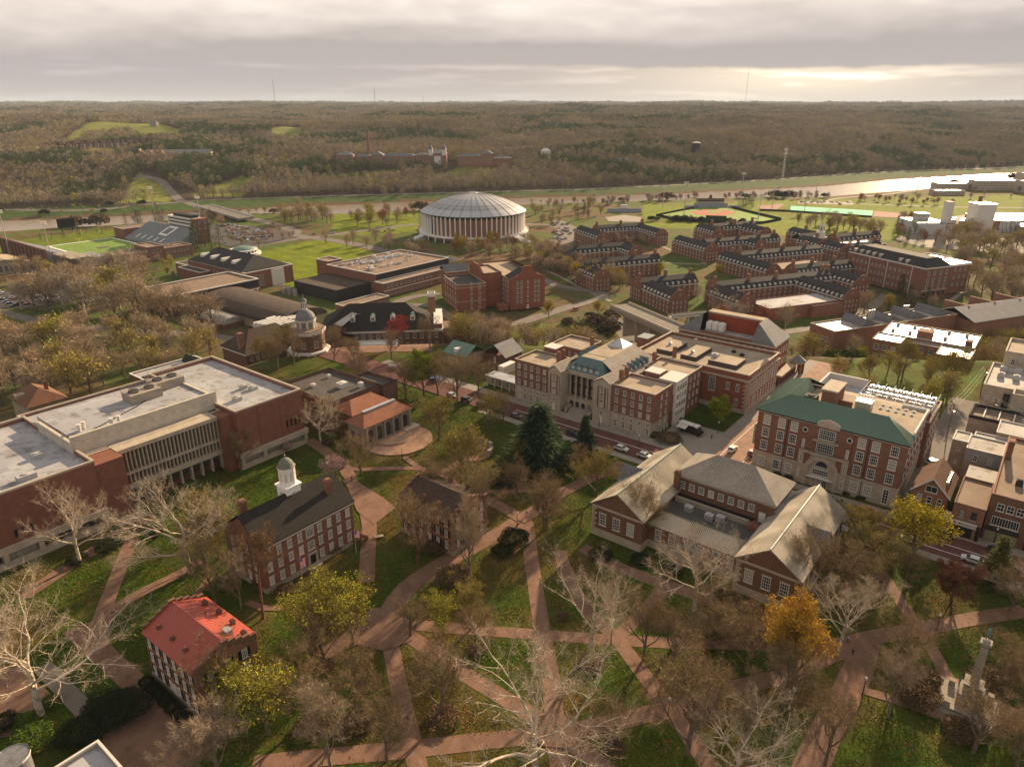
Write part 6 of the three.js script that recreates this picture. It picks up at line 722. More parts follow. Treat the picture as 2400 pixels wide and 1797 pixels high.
{ const B = building('stone_lodge', 'little gabled stone lodge on the lawn behind the green roofed hall', 'T', -36,-262,-1, 'lodge'); part(B, 'wall', B.mb().box(-38.4,-34,-1,4,-266,-259).gableEnd(-38.4,-34,-266,-259,4,3.4, 'z'), MT.brickOrange); part(B, 'roof', B.mb().gable(-38.8,-33.6,-266.3,-258.7,4,3.8, 'z', 0.2), MT.slate); putWin(B, 't+', -259,-36.2,1,1.2,2,2,2, { arch: 1 }); }
// white works and roofs on the right
{ const g = building('white_works', 'white industrial works with tall square silo towers', 0,440,-715, V, 'works'); const b = (n, x, z, y, m = MT.white) => boxPart(g, n, x, z, y, m); b('long_shed', [396,425],[-735,-700],[V, -7], M(0.5,0.52,0.54)); b('shed_roof', [395.5,425.5],[-735.5,-699.5],[-7,-6.4], MT.metalRoof); b('silo_tower', [424,430],[-712,-704],[V, 13], MT.white); b('silo_tower', [463,481],[-735,-718],[V, 8.6], MT.white); b('silo_cap', [462.6,481.4],[-735.4,-717.6],[8.6,9.2], MT.alu); b('white_wall', [425,460],[-720,-700],[V, -8], MT.white); b('wall_roof', [425,460],[-720,-700],[-8,-7.6], MT.gravelBrown); b('penthouse', [405,416],[-728,-718],[-6.4,0], MT.alu); b('stack', [478,480.5],[-745,-742.5],[V, 14], MT.brickDark); for (let i = 0; i < 5; i++) part(g, 'tank', g.mb().cyl(486 + i * 4,-712,1.8,1.8, V, -6,12), MT.alu); for (let i = 0; i < 7; i++) b('roof_plant', [428 + i * 4.4,431 + i * 4.4],[-716 + (i % 2) * 6,-712 + (i % 2) * 6],[-7.6,-5 + (i % 3)], MT.alu); b('rear_shed', [490,590],[-780,-730],[V, -9], MT.brickOrange); b('rear_roof', [489.5,590.5],[-780.5,-729.5],[-9,-8.2], MT.metalRoof); b('side_shed', [500,600],[-725,-690],[V, -11], MT.tan); b('side_roof', [499.5,600.5],[-725.5,-689.5],[-11,-10.2], MT.metalRoof); b('wall_pier', [424,424.8],[-703,-700],[V, -2], MT.white); for (let i = 0; i < 8; i++) putWin(g, 't+', -730,496 + i * 12,-15,3,2.4,3,1, FW); }
{ const g = building('riverside_block', 'pale flat roofed blocks near the river bend', 0,760,-1080, V); const b = (x, z, y) => { block(g, x, z, y, MT.lime, MT.metalRoof, MT.white, 0.4,0.6,0.4); const n = Math.round((x[1] - x[0]) / 5); for (let f = y[0] + 1.5; f < y[1] - 2; f += 3.8) wins(g, 't+', z[1], x[0] + 1, x[1] - 1, n, [f],2,1.6,2,1, FW); }; b([690,760],[-1110,-1090],[V, -4]); b([740,790],[-1080,-1060],[V, -2]); b([640,690],[-1120,-1100],[V, -9]); b([780,840],[-1140,-1110],[V, 4]); b([600,640],[-1050,-1030],[V, -12]); b([800,860],[-1040,-1020],[V, -6]); }
// bridges
{ const g = new THREE.Group(); top(g, 'river_bridge', 'long concrete road bridge with white railings over the river', 'bridge'); const a = [-372,-880], b = [-296,-792], dx = b[0] - a[0], dz = b[1] - a[1], L = Math.hypot(dx, dz); g.position.set(a[0],-14, a[1]); g.rotation.y = Math.atan2(-dz, dx); const B = { g, o: [0,0,0] }; part(B, 'deck', new MB().box(-10, L + 10,-1.4,0.4,-9,9, true), MT.concrete); part(B, 'roadway', new MB().box(-10, L + 10,0.41,0.45,-7,7), MT.asphaltPale); for (const z of [-8.8,8.8]) { part(B, 'railing', new MB().box(-10, L + 10,0.4,1.5, z - 0.15, z + 0.15), MT.white); for (let i = 0; i <= 16; i++) part(B, 'lamp_bracket', new MB().box(i * L / 16 - 0.15, i * L / 16 + 0.15,1.5,2.6, z - 0.15, z + 0.15), MT.white); } for (let i = 1; i < 5; i++) part(B, 'pier', new MB().box(i * L / 5 - 1, i * L / 5 + 1,-10,-1.4,-7,7), MT.concrete); for (const z of [-6,0,6]) part(B, 'girder', new MB().box(-8, L + 8,-2.6,-1.4, z - 0.5, z + 0.5, true), MT.concrete); }
{ const g = new THREE.Group(); top(g, 'road_bridge', 'concrete road bridge beside the stage house', 'bridge'); const a = [60.7,-375.0], b = [81.3,-325.2], dx = b[0] - a[0], dz = b[1] - a[1], L = Math.hypot(dx, dz); g.position.set(a[0],-2.0, a[1]); g.rotation.y = Math.atan2(-dz, dx); g.rotation.z = 0.02; const B = { g, o: [0,0,0] }; part(B, 'deck', new MB().box(-4, L + 2,-1.6,0.25,-6,6, true), MT.concrete); part(B, 'roadway', new MB().box(-4, L + 2,0.26,0.3,-4.4,4.4), MT.asphaltPale); for (const z of [-5.8,5.8]) { part(B, 'parapet', new MB().box(-4, L + 2,0.25,1.3, z - 0.2, z + 0.2), MT.lime); part(B, 'girder', new MB().box(0, L, -2.8,-1.6, z * 0.8 - 0.4, z * 0.8 + 0.4, true), MT.limeGrey); } for (let i = 0; i < 3; i++) part(B, 'pier', new MB().box(8 + i * 12,9.4 + i * 12,-14,-1.6,-4.6,4.6), MT.concrete); }
{ const g = new THREE.Group(); top(g, 'footbridge', 'pale concrete footbridge with posts below the dormitories', 'bridge'); const a = [88.9,-382.6], b = [110.8,-390.5], dx = b[0] - a[0], dz = b[1] - a[1], L = Math.hypot(dx, dz); g.position.set(a[0],-10, a[1]); g.rotation.y = Math.atan2(-dz, dx); const B = { g, o: [0,0,0] }; part(B, 'deck', new MB().box(-1, L + 1,-0.6,0.2,-2,2, true), MT.white); for (let i = 0; i < 5; i++) part(B, 'post', new MB().box(2 + i * L / 5,2.5 + i * L / 5,-8,-0.6,-0.3,0.3), MT.white); for (const z of [-1.9,1.9]) part(B, 'railing', new MB().box(-1, L + 1,0.2,1.1, z - 0.06, z + 0.06), MT.limeGrey); }
// stadium
{ const B = building('stadium', 'horseshoe football stadium with grey stands around a bright turf field', 'T', -670,-275, V, 'stadium');
boxPart(B, 'turf', [-722,-632],[-302,-246],[V, V + 0.2], MT.turf); const F = (n, s0, s1, t0, t1, y = 0.21) => boxPart(B, n, [s0, s1],[t0, t1],[V + 0.2, V + y], MT.paint); F('sideline', -722,-632,-303.2,-300.8); F('sideline', -722,-632,-247.2,-244.8); F('endline', -723,-720.5,-303,-245,0.215); F('endline', -633.5,-631,-303,-245,0.215); for (let i = 0; i < 9; i++) F('yard_line', -712 + i * 9,-711.7 + i * 9,-300,-248,0.22); boxPart(B, 'midfield_emblem', [-681,-673],[-279,-269],[V + 0.2, V + 0.225], M(0.10,0.09,0.06));
const stand = (name, s0, s1, t0, t1, y0, y1, n, mat) => { for (let i = 0; i < n; i++) { const f = i / n, g = (i + 1) / n; boxPart(B, name, [s0 + (mat === 2 ? i : 0) * 0.3, s1 - i * 0.25],[Math.min(mix(t0, t1, f), mix(t0, t1, g)), Math.max(mix(t0, t1, f), mix(t0, t1, g))],[V, mix(y0, y1, g)], MT.bleacher); } };
stand('terrace_step', -706,-618,-307,-334,-16.6,-4,22); stand('terrace_step', -722,-628,-240,-212,-16.8,-6,14);
// white block letters laid on the seats
for (const [s, w] of [[-690,2],[-679,2],[-668,2],[-657,2],[-646,2]]) part(B, 'white_seats', B.mb().quad([s, -14.6,-309.6],[s + w, -14.6,-309.6],[s + w, -12.2,-315],[s, -12.2,-315]), MT.paint); { const m = B.mb(); for (const [a, b, c, d] of [[-664,-661,0.45,0.85],[-651,-648,0.45,0.85],[-664,-648,0.82,0.9],[-664,-648,0.42,0.5]]) { const yy = f => mix(-16.6,-4, f) + 0.7, tt = f => mix(-307,-334, f); m.quad([a, yy(c), tt(c)],[b, yy(c), tt(c)],[b, yy(d), tt(d)],[a, yy(d), tt(d)]); } part(B, 'white_seats', m, MT.paint); }
boxPart(B, 'press_tower', [-676,-632],[-347,-336],[-7,4], MT.white); boxPart(B, 'tower_brick', [-632,-624],[-347,-334.5],[V, 4.4], MT.brick); boxPart(B, 'tower_brick', [-676,-632],[-348,-334.6],[V, -7], MT.brick); for (const y of [-5,-1.6,1.4]) boxPart(B, 'window_band', [-674,-634],[-336,-335.9],[y, y + 1.2], MT.black); boxPart(B, 'roof_deck', [-668,-636],[-345,-338],[4,6.4], MT.dark); wins(B, 's+', -624,-336,-346,2,[-5,0],1.6,2.4,2,2, FW);
boxPart(B, 'back_wall', [-722,-628],[-211.9,-210.5],[V, -4.6], MT.brick); for (let i = 0; i < 12; i++) boxPart(B, 'arch_pier', [-720 + i * 8,-718.6 + i * 8],[-210.5,-209.6],[V, -5], MT.brickDark);
for (let i = 0; i < 9; i++) { const a = (-100 + i * 19) * Math.PI / 180; const x = -622 + Math.cos(a) * 26, t = -270 - Math.sin(a) * 30; boxPart(B, 'curved_stand', [x - 5, x + 5],[t - 6, t + 6],[V, -12 + (i % 2) * 0.02], MT.bleacher); }
block(B, [-600,-582],[-306,-244],[V, -9], MT.brick, MT.gravelBrown, MT.lime, 0.4,0.6,0.4); block(B, [-603,-580],[-281,-268],[V, -6], MT.brick, MT.gravelBrown, MT.lime, 0.4,0.6,0.4); wins(B, 's+', -582,-246,-266,7,[-13,-17.6],1.6,1.8,2,1, FW); wins(B, 's+', -582,-283,-304,7,[-13,-17.6],1.6,1.8,2,1, FW); wins(B, 's+', -580,-270,-279,2,[-11,-16.5],2.4,2.6,2,2, FW);
for (let i = 0; i < 10; i++) boxPart(B, 'arch_pier', [-628 + i * 3.6,-627 + i * 3.6],[-226 + i * 0.9 - 0.6,-226 + i * 0.9 + 0.6],[V, -9.4], MT.brickDark); part(B, 'rim_beam', B.mb().box(-628,-594,-9.4,-8.4,-230,-216), MT.limeGrey);
for (const s of [-724.5,-629.5]) { part(B, 'goal_post', B.mb().box(s - 0.1, s + 0.1, V, -15,-274.1,-273.9).box(s - 0.1, s + 0.1,-15,-14.7,-277,-271).box(s - 0.1, s + 0.1,-14.7,-6,-277,-276.8).box(s - 0.1, s + 0.1,-14.7,-6,-271.2,-271), M(0.7,0.6,0.1)); }
block(B, [-728,-708],[-338,-308],[V, -9], MT.brick, MT.gravelBrown, MT.white, 0.3,0.5,0.3); }
{ const B = building('scoreboard', 'black scoreboard on posts behind the stadium end zone', 'T', -795,-292, V, 'scoreboard'); boxPart(B, 'screen', [-796,-794.6],[-300,-284],[-14,-5.6], MT.black); boxPart(B, 'screen_header', [-796.1,-794.5],[-300,-284],[-5.6,-4.8], MT.dark); for (const t of [-297,-287]) boxPart(B, 'post', [-795.6,-795],[t - 0.3, t + 0.3],[V, -14], MT.dark); }
{ const B = building('field_house', 'tan gymnasium with dark glass gable at the left edge', 'T', -632,-187, V); part(B, 'wall', B.mb().box(-660,-622, V, -10.5,-197,-165).gableEnd(-660,-622,-197,-165,-10.5,3.4, 'x'), MT.tan); part(B, 'roof', B.mb().gable(-661,-621.4,-198,-164,-10.4,3.6, 'x', 0.4), MT.tan); wins(B, 's+', -622,-172,-190,5,[-16],2.6,4.6,3,3, { one: 1, sill: 0 }); }
function floodlight(label, x, z, y0, h, n = 2) { const g = new THREE.Group(); g.position.set(x, y0, z); top(g, 'floodlight_mast', label, 'floodlight', 'sports ground floodlight masts'); const B = { g }; part(B, 'mast', new MB().cyl(0,0,0.45,0.2,0, h, 8), MT.steel); for (let i = 0; i < n; i++) { const c = part(B, 'lamp_bar', new MB().box(-2.6,2.6, h - 0.6 - i * 1.6, h - 0.3 - i * 1.6,-0.15,0.15, true), MT.steel); for (let k = 0; k < 6; k++) { const l = mesh(new MB().box(-2.6 + k * 0.95,-1.95 + k * 0.95, h - 0.4 - i * 1.6, h + 0.5 - i * 1.6,0.16,0.7, true).geo(), MT.whiteTrim); l.name = 'lamp_head'; c.add(l); } } }
for (const [l, f, px] of [['floodlight mast at the left edge beside the stadium', 0,[-420.7,-592.5,38]],['floodlight mast in front of the stadium arches', 0,[-364.6,-558.5,34]],['floodlight mast behind the stadium turf', 0,[-390.8,-788.9,36]],['floodlight mast beside the press tower', 0,[-327.7,-756.7,30]],['floodlight mast left of the ballpark outfield', 0,[186.8,-897.2,26]],['tallest floodlight mast in the left outfield', 0,[190.8,-801.4,40]],['floodlight mast above the ballpark stands', 0,[288.2,-915.3,40]],['floodlight mast right of the infield', 0,[312.9,-871.2,28]],['floodlight mast at the right outfield fence', 0,[271.7,-794.2,28]],['floodlight mast behind the turquoise pitch', 0,[410.2,-984.6,22]],['floodlight mast in front of the turquoise pitch', 0,[349.2,-862.9,24]]]) floodlight(l, px[0], px[1], V, px[2],2);
// ball park and pitches
patch('sports_pitch', 'bright green baseball outfield inside a dark fence', 'pitch', pairs(166.5,-828.0,197.7,-859.6,228.1,-890.1,250.8,-904.3,268.4,-890.1,280.8,-846.7,297.7,-798.5,271.1,-776.3,228.0,-770.9,185.6,-794.2), MT.turf, V, { y: 0.3 });
patch('sports_pitch', 'red clay infield of the baseball ground', 'pitch', pairs(208.8,-858.0,234.9,-879.7,253.7,-879.7,266.4,-851.5,243.9,-828.0,218.1,-831.1), MT.clay, V, { y: 0.36 });
patch('sports_pitch', 'grass diamond within the clay infield', 'pitch', pairs(230.7,-862.9,244.6,-876.3,251.4,-862.9,236.7,-846.7), MT.turf, V, { y: 0.42 });
patch('sports_pitch', 'turquoise artificial hockey pitch', 'pitch', pairs(351.6,-913.4,434.5,-869.6,410.3,-821.9,333.7,-867.9), MT.aqua, V, { y: 0.3 });
patch('sports_pitch', 'brown running track square left of the turquoise pitch', 'pitch', pairs(309.7,-915.3,351.7,-934.1,320.5,-876.3,300.6,-879.7), MT.track, V, { y: 0.3 });
patch('sports_pitch', 'brown running track right of the turquoise pitch', 'pitch', pairs(434.7,-866.2,461.6,-846.7,439.7,-808.6,410.7,-820.4), MT.track, V, { y: 0.31 });
patch('sports_pitch', 'pale clay softball diamond beside its small grandstand', 'pitch', pairs(105.3,-816.0,129.8,-834.1,146.7,-816.0,138.6,-780.4,105.6,-784.5), MT.concrete, V, { y: 0.3 });
{ const x = 248, z = -903; const B = building('ballpark_stand', 'ballpark grandstand with a long white tiered press box', 0, x, z, V, 'grandstand'); for (let i = 0; i < 6; i++) boxPart(B, 'terrace_step', [x - 18 - i * 0.6, x + 18 + i * 0.6],[z + 6 - i * 1.6, z + 7.6 - i * 1.6],[V, V + 1 + i * 0.8], MT.bleacher); boxPart(B, 'press_box', [x - 17, x + 17],[z - 9, z - 3],[V + 5, V + 10], MT.limeGrey); boxPart(B, 'box_windows', [x - 16, x + 16],[z - 3, z - 2.9],[V + 7, V + 8.6], MT.black); boxPart(B, 'box_roof', [x - 18, x + 18],[z - 9.5, z - 2],[V + 10, V + 10.6], MT.dkRoof); part(B, 'cupola', B.mb().box(x - 1.5, x + 1.5, V + 10.6, V + 13, z - 7, z - 4).hip(x - 1.8, x + 1.8, z - 7.3, z - 3.7, V + 13,2, 'x', 1.7), MT.brickDark); for (const k of [-1,1]) for (let i = 0; i < 4; i++) boxPart(B, 'side_stand', [x + k * (27 + i * 0) - 7, x + k * 27 + 7],[z + 10 - i * 1.6, z + 11.6 - i * 1.6],[V, V + 0.8 + i * 0.7], MT.bleacher); }
{ const [x, z] = [133.5,-859.6]; const B = building('softball_stand', 'small softball grandstand with a white press box', 0, x, z, V, 'grandstand'); for (let i = 0; i < 5; i++) boxPart(B, 'terrace_step', [x - 20, x + 20],[z + 4 - i * 1.4, z + 5.4 - i * 1.4],[V, V + 0.9 + i * 0.8], MT.bleacher); boxPart(B, 'press_box', [x - 4, x + 4],[z - 6, z - 2.6],[V + 4, V + 8], MT.white); }
function fenceLine(label, pts, h, mat) { const g = new THREE.Group(); g.position.set(pts[0][0], V, pts[0][1]); top(g, 'sports_fence', label, 'fence', 'ballpark fences'); const B = { g }; for (let i = 0; i + 1 < pts.length; i++) { const [ax, az] = pts[i],[bx, bz] = pts[i + 1]; const o = new MB(pts[0][0],0, pts[0][1]); o.quad([ax, 0, az],[bx, 0, bz],[bx, h, bz],[ax, h, az]); part(B, 'fence_panel', o, mat); } }
fenceLine('dark outfield fence curving around the baseball ground', pairs(165.4,-828.0,185.0,-791.4,226.9,-766.9,269.4,-770.9,297.8,-795.7,282.3,-851.5,270.4,-897.2),2.6, MT.black);
fenceLine('dark fence along the left foul line', pairs(165.4,-828.0,199.2,-866.2,233.1,-900.7),2, MT.black);
fenceLine('green batter eye screen in centre field', pairs(208.7,-776.3,229.7,-770.9),8, M(0.03,0.06,0.03));
fenceLine('dark fence along the turquoise pitch', pairs(298.3,-872.9,331.9,-862.9,407.5,-816.0),2, MT.black);
// open ground kept free of trees beyond the river
const box2 = (a, b, c, d) => [[a, c],[b, c],[b, d],[a, d]];
const CLEAR = [box2(-300,5,-1250,-1196), box2(-870,-645,-1412,-1306), box2(-640,-480,-1255,-1195), box2(40,86,-1385,-1330),
pairs(-437.8,-921.4,-401.1,-937.0,-443.5,-1014.8,-540.4,-1107.5,-553.0,-1085.6)];
// ================================================================ trees
const V3 = (x, y, z) => new THREE.Vector3(x, y, z);
function growTree(seed, o) {
const R = rng(seed), W = [], C = [], K = []; const rr = (a, b) => a + (b - a) * R();
const q = { H: 16, trunk: 0.32, clear: 0.25, limbs: 6, lev: 3, kids: [6,5,4], ratio: [0.62,0.55,0.5], ang: [0.75,0.75,0.8], curl: 0.25, up: 0.12, twigs: 30, twigL: 1.1, twigW: 0.035, sides: [7,5,4,3], wood: 2, twigCol: [0.13,0.095,0.07], leaves: 0, leafS: 0.3, leafCol: [0.2,0.2,0.03], droop: 0, flat: 1, ...o };
const perp = d => { const a = V3(rr(-1,1), rr(-1,1), rr(-1,1)); return a.cross(d).normalize(); };
function tube(a, b, r0, r1, k) { const d = b.clone().sub(a).normalize(), u = Math.abs(d.y) > 0.9 ? V3(1,0,0).cross(d).normalize() : V3(0,1,0).cross(d).normalize(), v = d.clone().cross(u); const A = [], B = []; for (let i = 0; i < k; i++) { const t = i / k * Math.PI * 2, c = u.clone().multiplyScalar(Math.cos(t)).addScaledVector(v, Math.sin(t)); A.push(a.clone().addScaledVector(c, r0)); B.push(b.clone().addScaledVector(c, r1)); } for (let i = 0; i < k; i++) { const j = (i + 1) % k; W.push(A[i], A[j], B[j], A[i], B[j], B[i]); } }
function sliver(p, d, L, w, col) { const s = perp(d).multiplyScalar(w); const t = p.clone().addScaledVector(d, L); C.push(p.clone().add(s), p.clone().sub(s), t); const k = rr(0.72,1.3), h = rr(-0.012,0.012); for (let i = 0; i < 3; i++) K.push(col[0] * k + h, col[1] * k, Math.max(0.005, col[2] * k - h)); }
function leaf(p) { const a = perp(V3(rr(-1,1), rr(-1,1), rr(-1,1)).normalize()), b = perp(a), s = q.leafS * rr(0.5,1.3); C.push(p.clone(), p.clone().addScaledVector(a, s), p.clone().addScaledVector(b, s)); const k = rr(0.65,1.35), c = q.leafCol; for (let i = 0; i < 3; i++) K.push(c[0] * k, c[1] * k * rr(0.93,1.07), c[2] * k); }
function twigs(p, d, n, L) { for (let i = 0; i < n; i++) { const dd = d.clone().multiplyScalar(0.7).add(V3(rr(-1,1), rr(-0.7,1) - q.droop, rr(-1,1))).normalize(), l = L * rr(0.5,1.2); const pp = p.clone().add(V3(rr(-1,1), rr(-1,1), rr(-1,1)).multiplyScalar(L * 0.28)); sliver(pp, dd, l, q.twigW * rr(0.6,1.2), q.twigCol); for (let k = 0; k < q.leaves; k++) if (R() < (q.leafFrac || 1)) leaf(pp.clone().addScaledVector(dd, l * rr(0.3,1.1)).add(V3(rr(-1,1), rr(-1,1), rr(-1,1)).multiplyScalar(0.25))); } }
function grow(p, d, len, r, lev) {
const n = lev === 0 ? 5 : lev === 1 ? 5 : 3; let pos = p.clone(), dir = d.clone(), rad = r; const stops = [];
for (let i = 0; i < n; i++) { dir.add(V3(rr(-1,1), rr(-0.6,0.6), rr(-1,1)).multiplyScalar(lev === 0 ? (q.lean ?? 0.06) : q.curl)); dir.y += lev === 0 ? 0.1 : q.up; dir.normalize(); const nx = pos.clone().addScaledVector(dir, len / n), r1 = r * (1 - (i + 1) / n * (lev === 0 ? 0.45 : 0.62)); if (lev <= q.wood) tube(pos, nx, rad, r1, q.sides[Math.min(lev, 3)]); else sliver(pos, nx.clone().sub(pos).normalize(), len / n * 1.15, Math.max(rad, q.twigW), q.woodCol || q.twigCol); pos = nx; rad = r1; stops.push([pos.clone(), dir.clone(), rad]); }
if (lev >= q.lev) { for (const [pp, dd] of stops) twigs(pp, dd, Math.ceil(q.twigs / n), q.twigL); return; }
const nk = q.kids[lev];
for (let i = 0; i < nk; i++) { const f = lev === 0 ? q.clear + (1 - q.clear) * (i + 0.6) / nk : 0.3 + 0.7 * (i + rr(0.2,0.9)) / nk; const fi = Math.min(n - 1e-3, f * n), k = Math.floor(fi), a = k ? stops[k - 1] : [p, d, r], b = stops[k]; const pp = a[0].clone().lerp(b[0], fi - k), dd = b[1].clone(), az = i * 2.4 + rr(-0.5,0.5); const pe = V3(Math.cos(az),0, Math.sin(az)); if (lev > 0) pe.add(V3(rr(-0.5,0.5), rr(-0.4,0.5), rr(-0.5,0.5))); const an = q.ang[lev] * rr(0.75,1.2) * (lev === 0 ? 1.15 - 0.45 * f : 1); const nd = dd.multiplyScalar(Math.cos(an)).addScaledVector(pe.normalize(), Math.sin(an) * q.flat).normalize(); const l = len * q.ratio[lev] * rr(0.75,1.15) * (lev === 0 ? 1.1 - 0.35 * f : 1); grow(pp, nd, l, Math.max(0.02, mix(a[2], b[2], fi - k) * (lev === 0 ? 0.62 : 0.6)), lev + 1); }
if (lev > 0) { const [pp, dd, r2] = stops[n - 1]; grow(pp, dd, len * q.ratio[lev] * 0.8, r2, lev + 1); }
}
grow(V3(0,-0.3,0), V3(rr(-0.05,0.05),1, rr(-0.05,0.05)).normalize(), q.H * (q.trunkFrac || 0.62), q.trunk, 0);
const mk = (P, col) => { const g = new THREE.BufferGeometry(), a = new Float32Array(P.length * 3), uv = new Float32Array(P.length * 2); P.forEach((v, i) => { a[i * 3] = v.x; a[i * 3 + 1] = v.y; a[i * 3 + 2] = v.z; uv[i * 2] = Math.atan2(v.z, v.x) * 0.6; uv[i * 2 + 1] = v.y; }); g.setAttribute('position', new THREE.BufferAttribute(a, 3)); g.setAttribute('uv', new THREE.BufferAttribute(uv, 2)); if (col) g.setAttribute('color', new THREE.Float32BufferAttribute(col, 3)); g.computeVertexNormals(); return g; };
let maxY = 0, maxR = 0; for (const v of C) { maxY = Math.max(maxY, v.y); } return { wood: mk(W), crown: mk(C, K), H: maxY, tris: (W.length + C.length) / 3 };
}
function conifer(seed, o) { const R = rng(seed), C = [], K = [], W = []; const { H = 14, r = 3.4, n = 2600, col = [0.028,0.048,0.02], tip = 0 } = o; const rr = (a, b) => a + (b - a) * R();
for (let i = 0; i < n; i++) { const f = Math.pow(R(),0.75), tier = Math.floor(f * 13) / 13, y = 1 + (H - 1) * (1 - f) - (f - tier) * 0.7, rad = r * (0.08 + f * 0.92) * (0.75 + 0.35 * Math.sin(i * 1.7 + tier * 40)) * Math.sqrt(rr(0.15,1)), a = rr(0,6.283); const p = V3(Math.cos(a) * rad, y - rad * 0.18, Math.sin(a) * rad), d = V3(Math.cos(a + rr(-0.5,0.5)), rr(-0.35,0.35), Math.sin(a + rr(-0.5,0.5))).normalize(), s = V3(-d.z, rr(-0.6,0.6), d.x).normalize(), L = rr(0.45,1.0) * (0.5 + r / 8), w = L * 0.2; C.push(p.clone().addScaledVector(s, w), p.clone().addScaledVector(s, -w), p.clone().addScaledVector(d, L)); const k = rr(0.6,1.4); for (let j = 0; j < 3; j++) K.push(col[0] * k, col[1] * k, col[2] * k); }
const m = new MB(); m.cyl(0,0, H * 0.022,0.04,-0.3, H * 0.97,6); const g = new THREE.BufferGeometry().setFromPoints(C); g.setAttribute('color', new THREE.Float32BufferAttribute(K, 3)); g.computeVertexNormals(); return { wood: m.geo(), crown: g, H, tris: n }; }
function blobBush(seed, o) { const R = rng(seed), C = [], K = []; const { r = 2, h = 2.4, n = 900, col = [0.02,0.03,0.012], s = 0.3 } = o; const rr = (a, b) => a + (b - a) * R(); for (let i = 0; i < n; i++) { const a = rr(0,6.283), u = rr(-0.25,1), q = Math.sqrt(1 - u * u * 0.98) , k = Math.pow(rr(0.3,1),0.35) * (0.88 + 0.16 * Math.sin(a * 3 + seed) * Math.cos(u * 5)); const p = V3(Math.cos(a) * q * r * k, h * 0.45 + u * h * 0.55 * k, Math.sin(a) * q * r * k); p.y = Math.max(0.05, p.y); const d = V3(rr(-1,1), rr(-1,1), rr(-1,1)).normalize(), e = V3(rr(-1,1), rr(-1,1), rr(-1,1)).normalize(); C.push(p, p.clone().addScaledVector(d, s), p.clone().addScaledVector(e, s)); const t = rr(0.6,1.4); for (let j = 0; j < 3; j++) K.push(col[0] * t, col[1] * t, col[2] * t); } const g = new THREE.BufferGeometry().setFromPoints(C); g.setAttribute('color', new THREE.Float32BufferAttribute(K, 3)); g.computeVertexNormals(); const m = new MB(); for (let i = 0; i < 5; i++) { const a = i * 1.25; m.cyl(Math.cos(a) * r * 0.15, Math.sin(a) * r * 0.15,0.06,0.02,0, h * 0.5,4); } return { wood: m.geo(), crown: g, H: h, tris: n }; }
const leafMat = new THREE.MeshPhysicalMaterial({ vertexColors: true, roughness: 1, specularIntensity: 0.1, side: THREE.DoubleSide });
const barkW = M(0.54,0.475,0.385, TX.bark), barkB = M(0.19,0.145,0.105, TX.bark), barkG = M(0.24,0.195,0.15, TX.bark), barkR = M(0.17,0.09,0.06, TX.bark);
const TB = [0.215,0.150,0.088], TG = [0.28,0.21,0.14];  // foreground twig tones, darkened to carry the cloud shade lying over the green
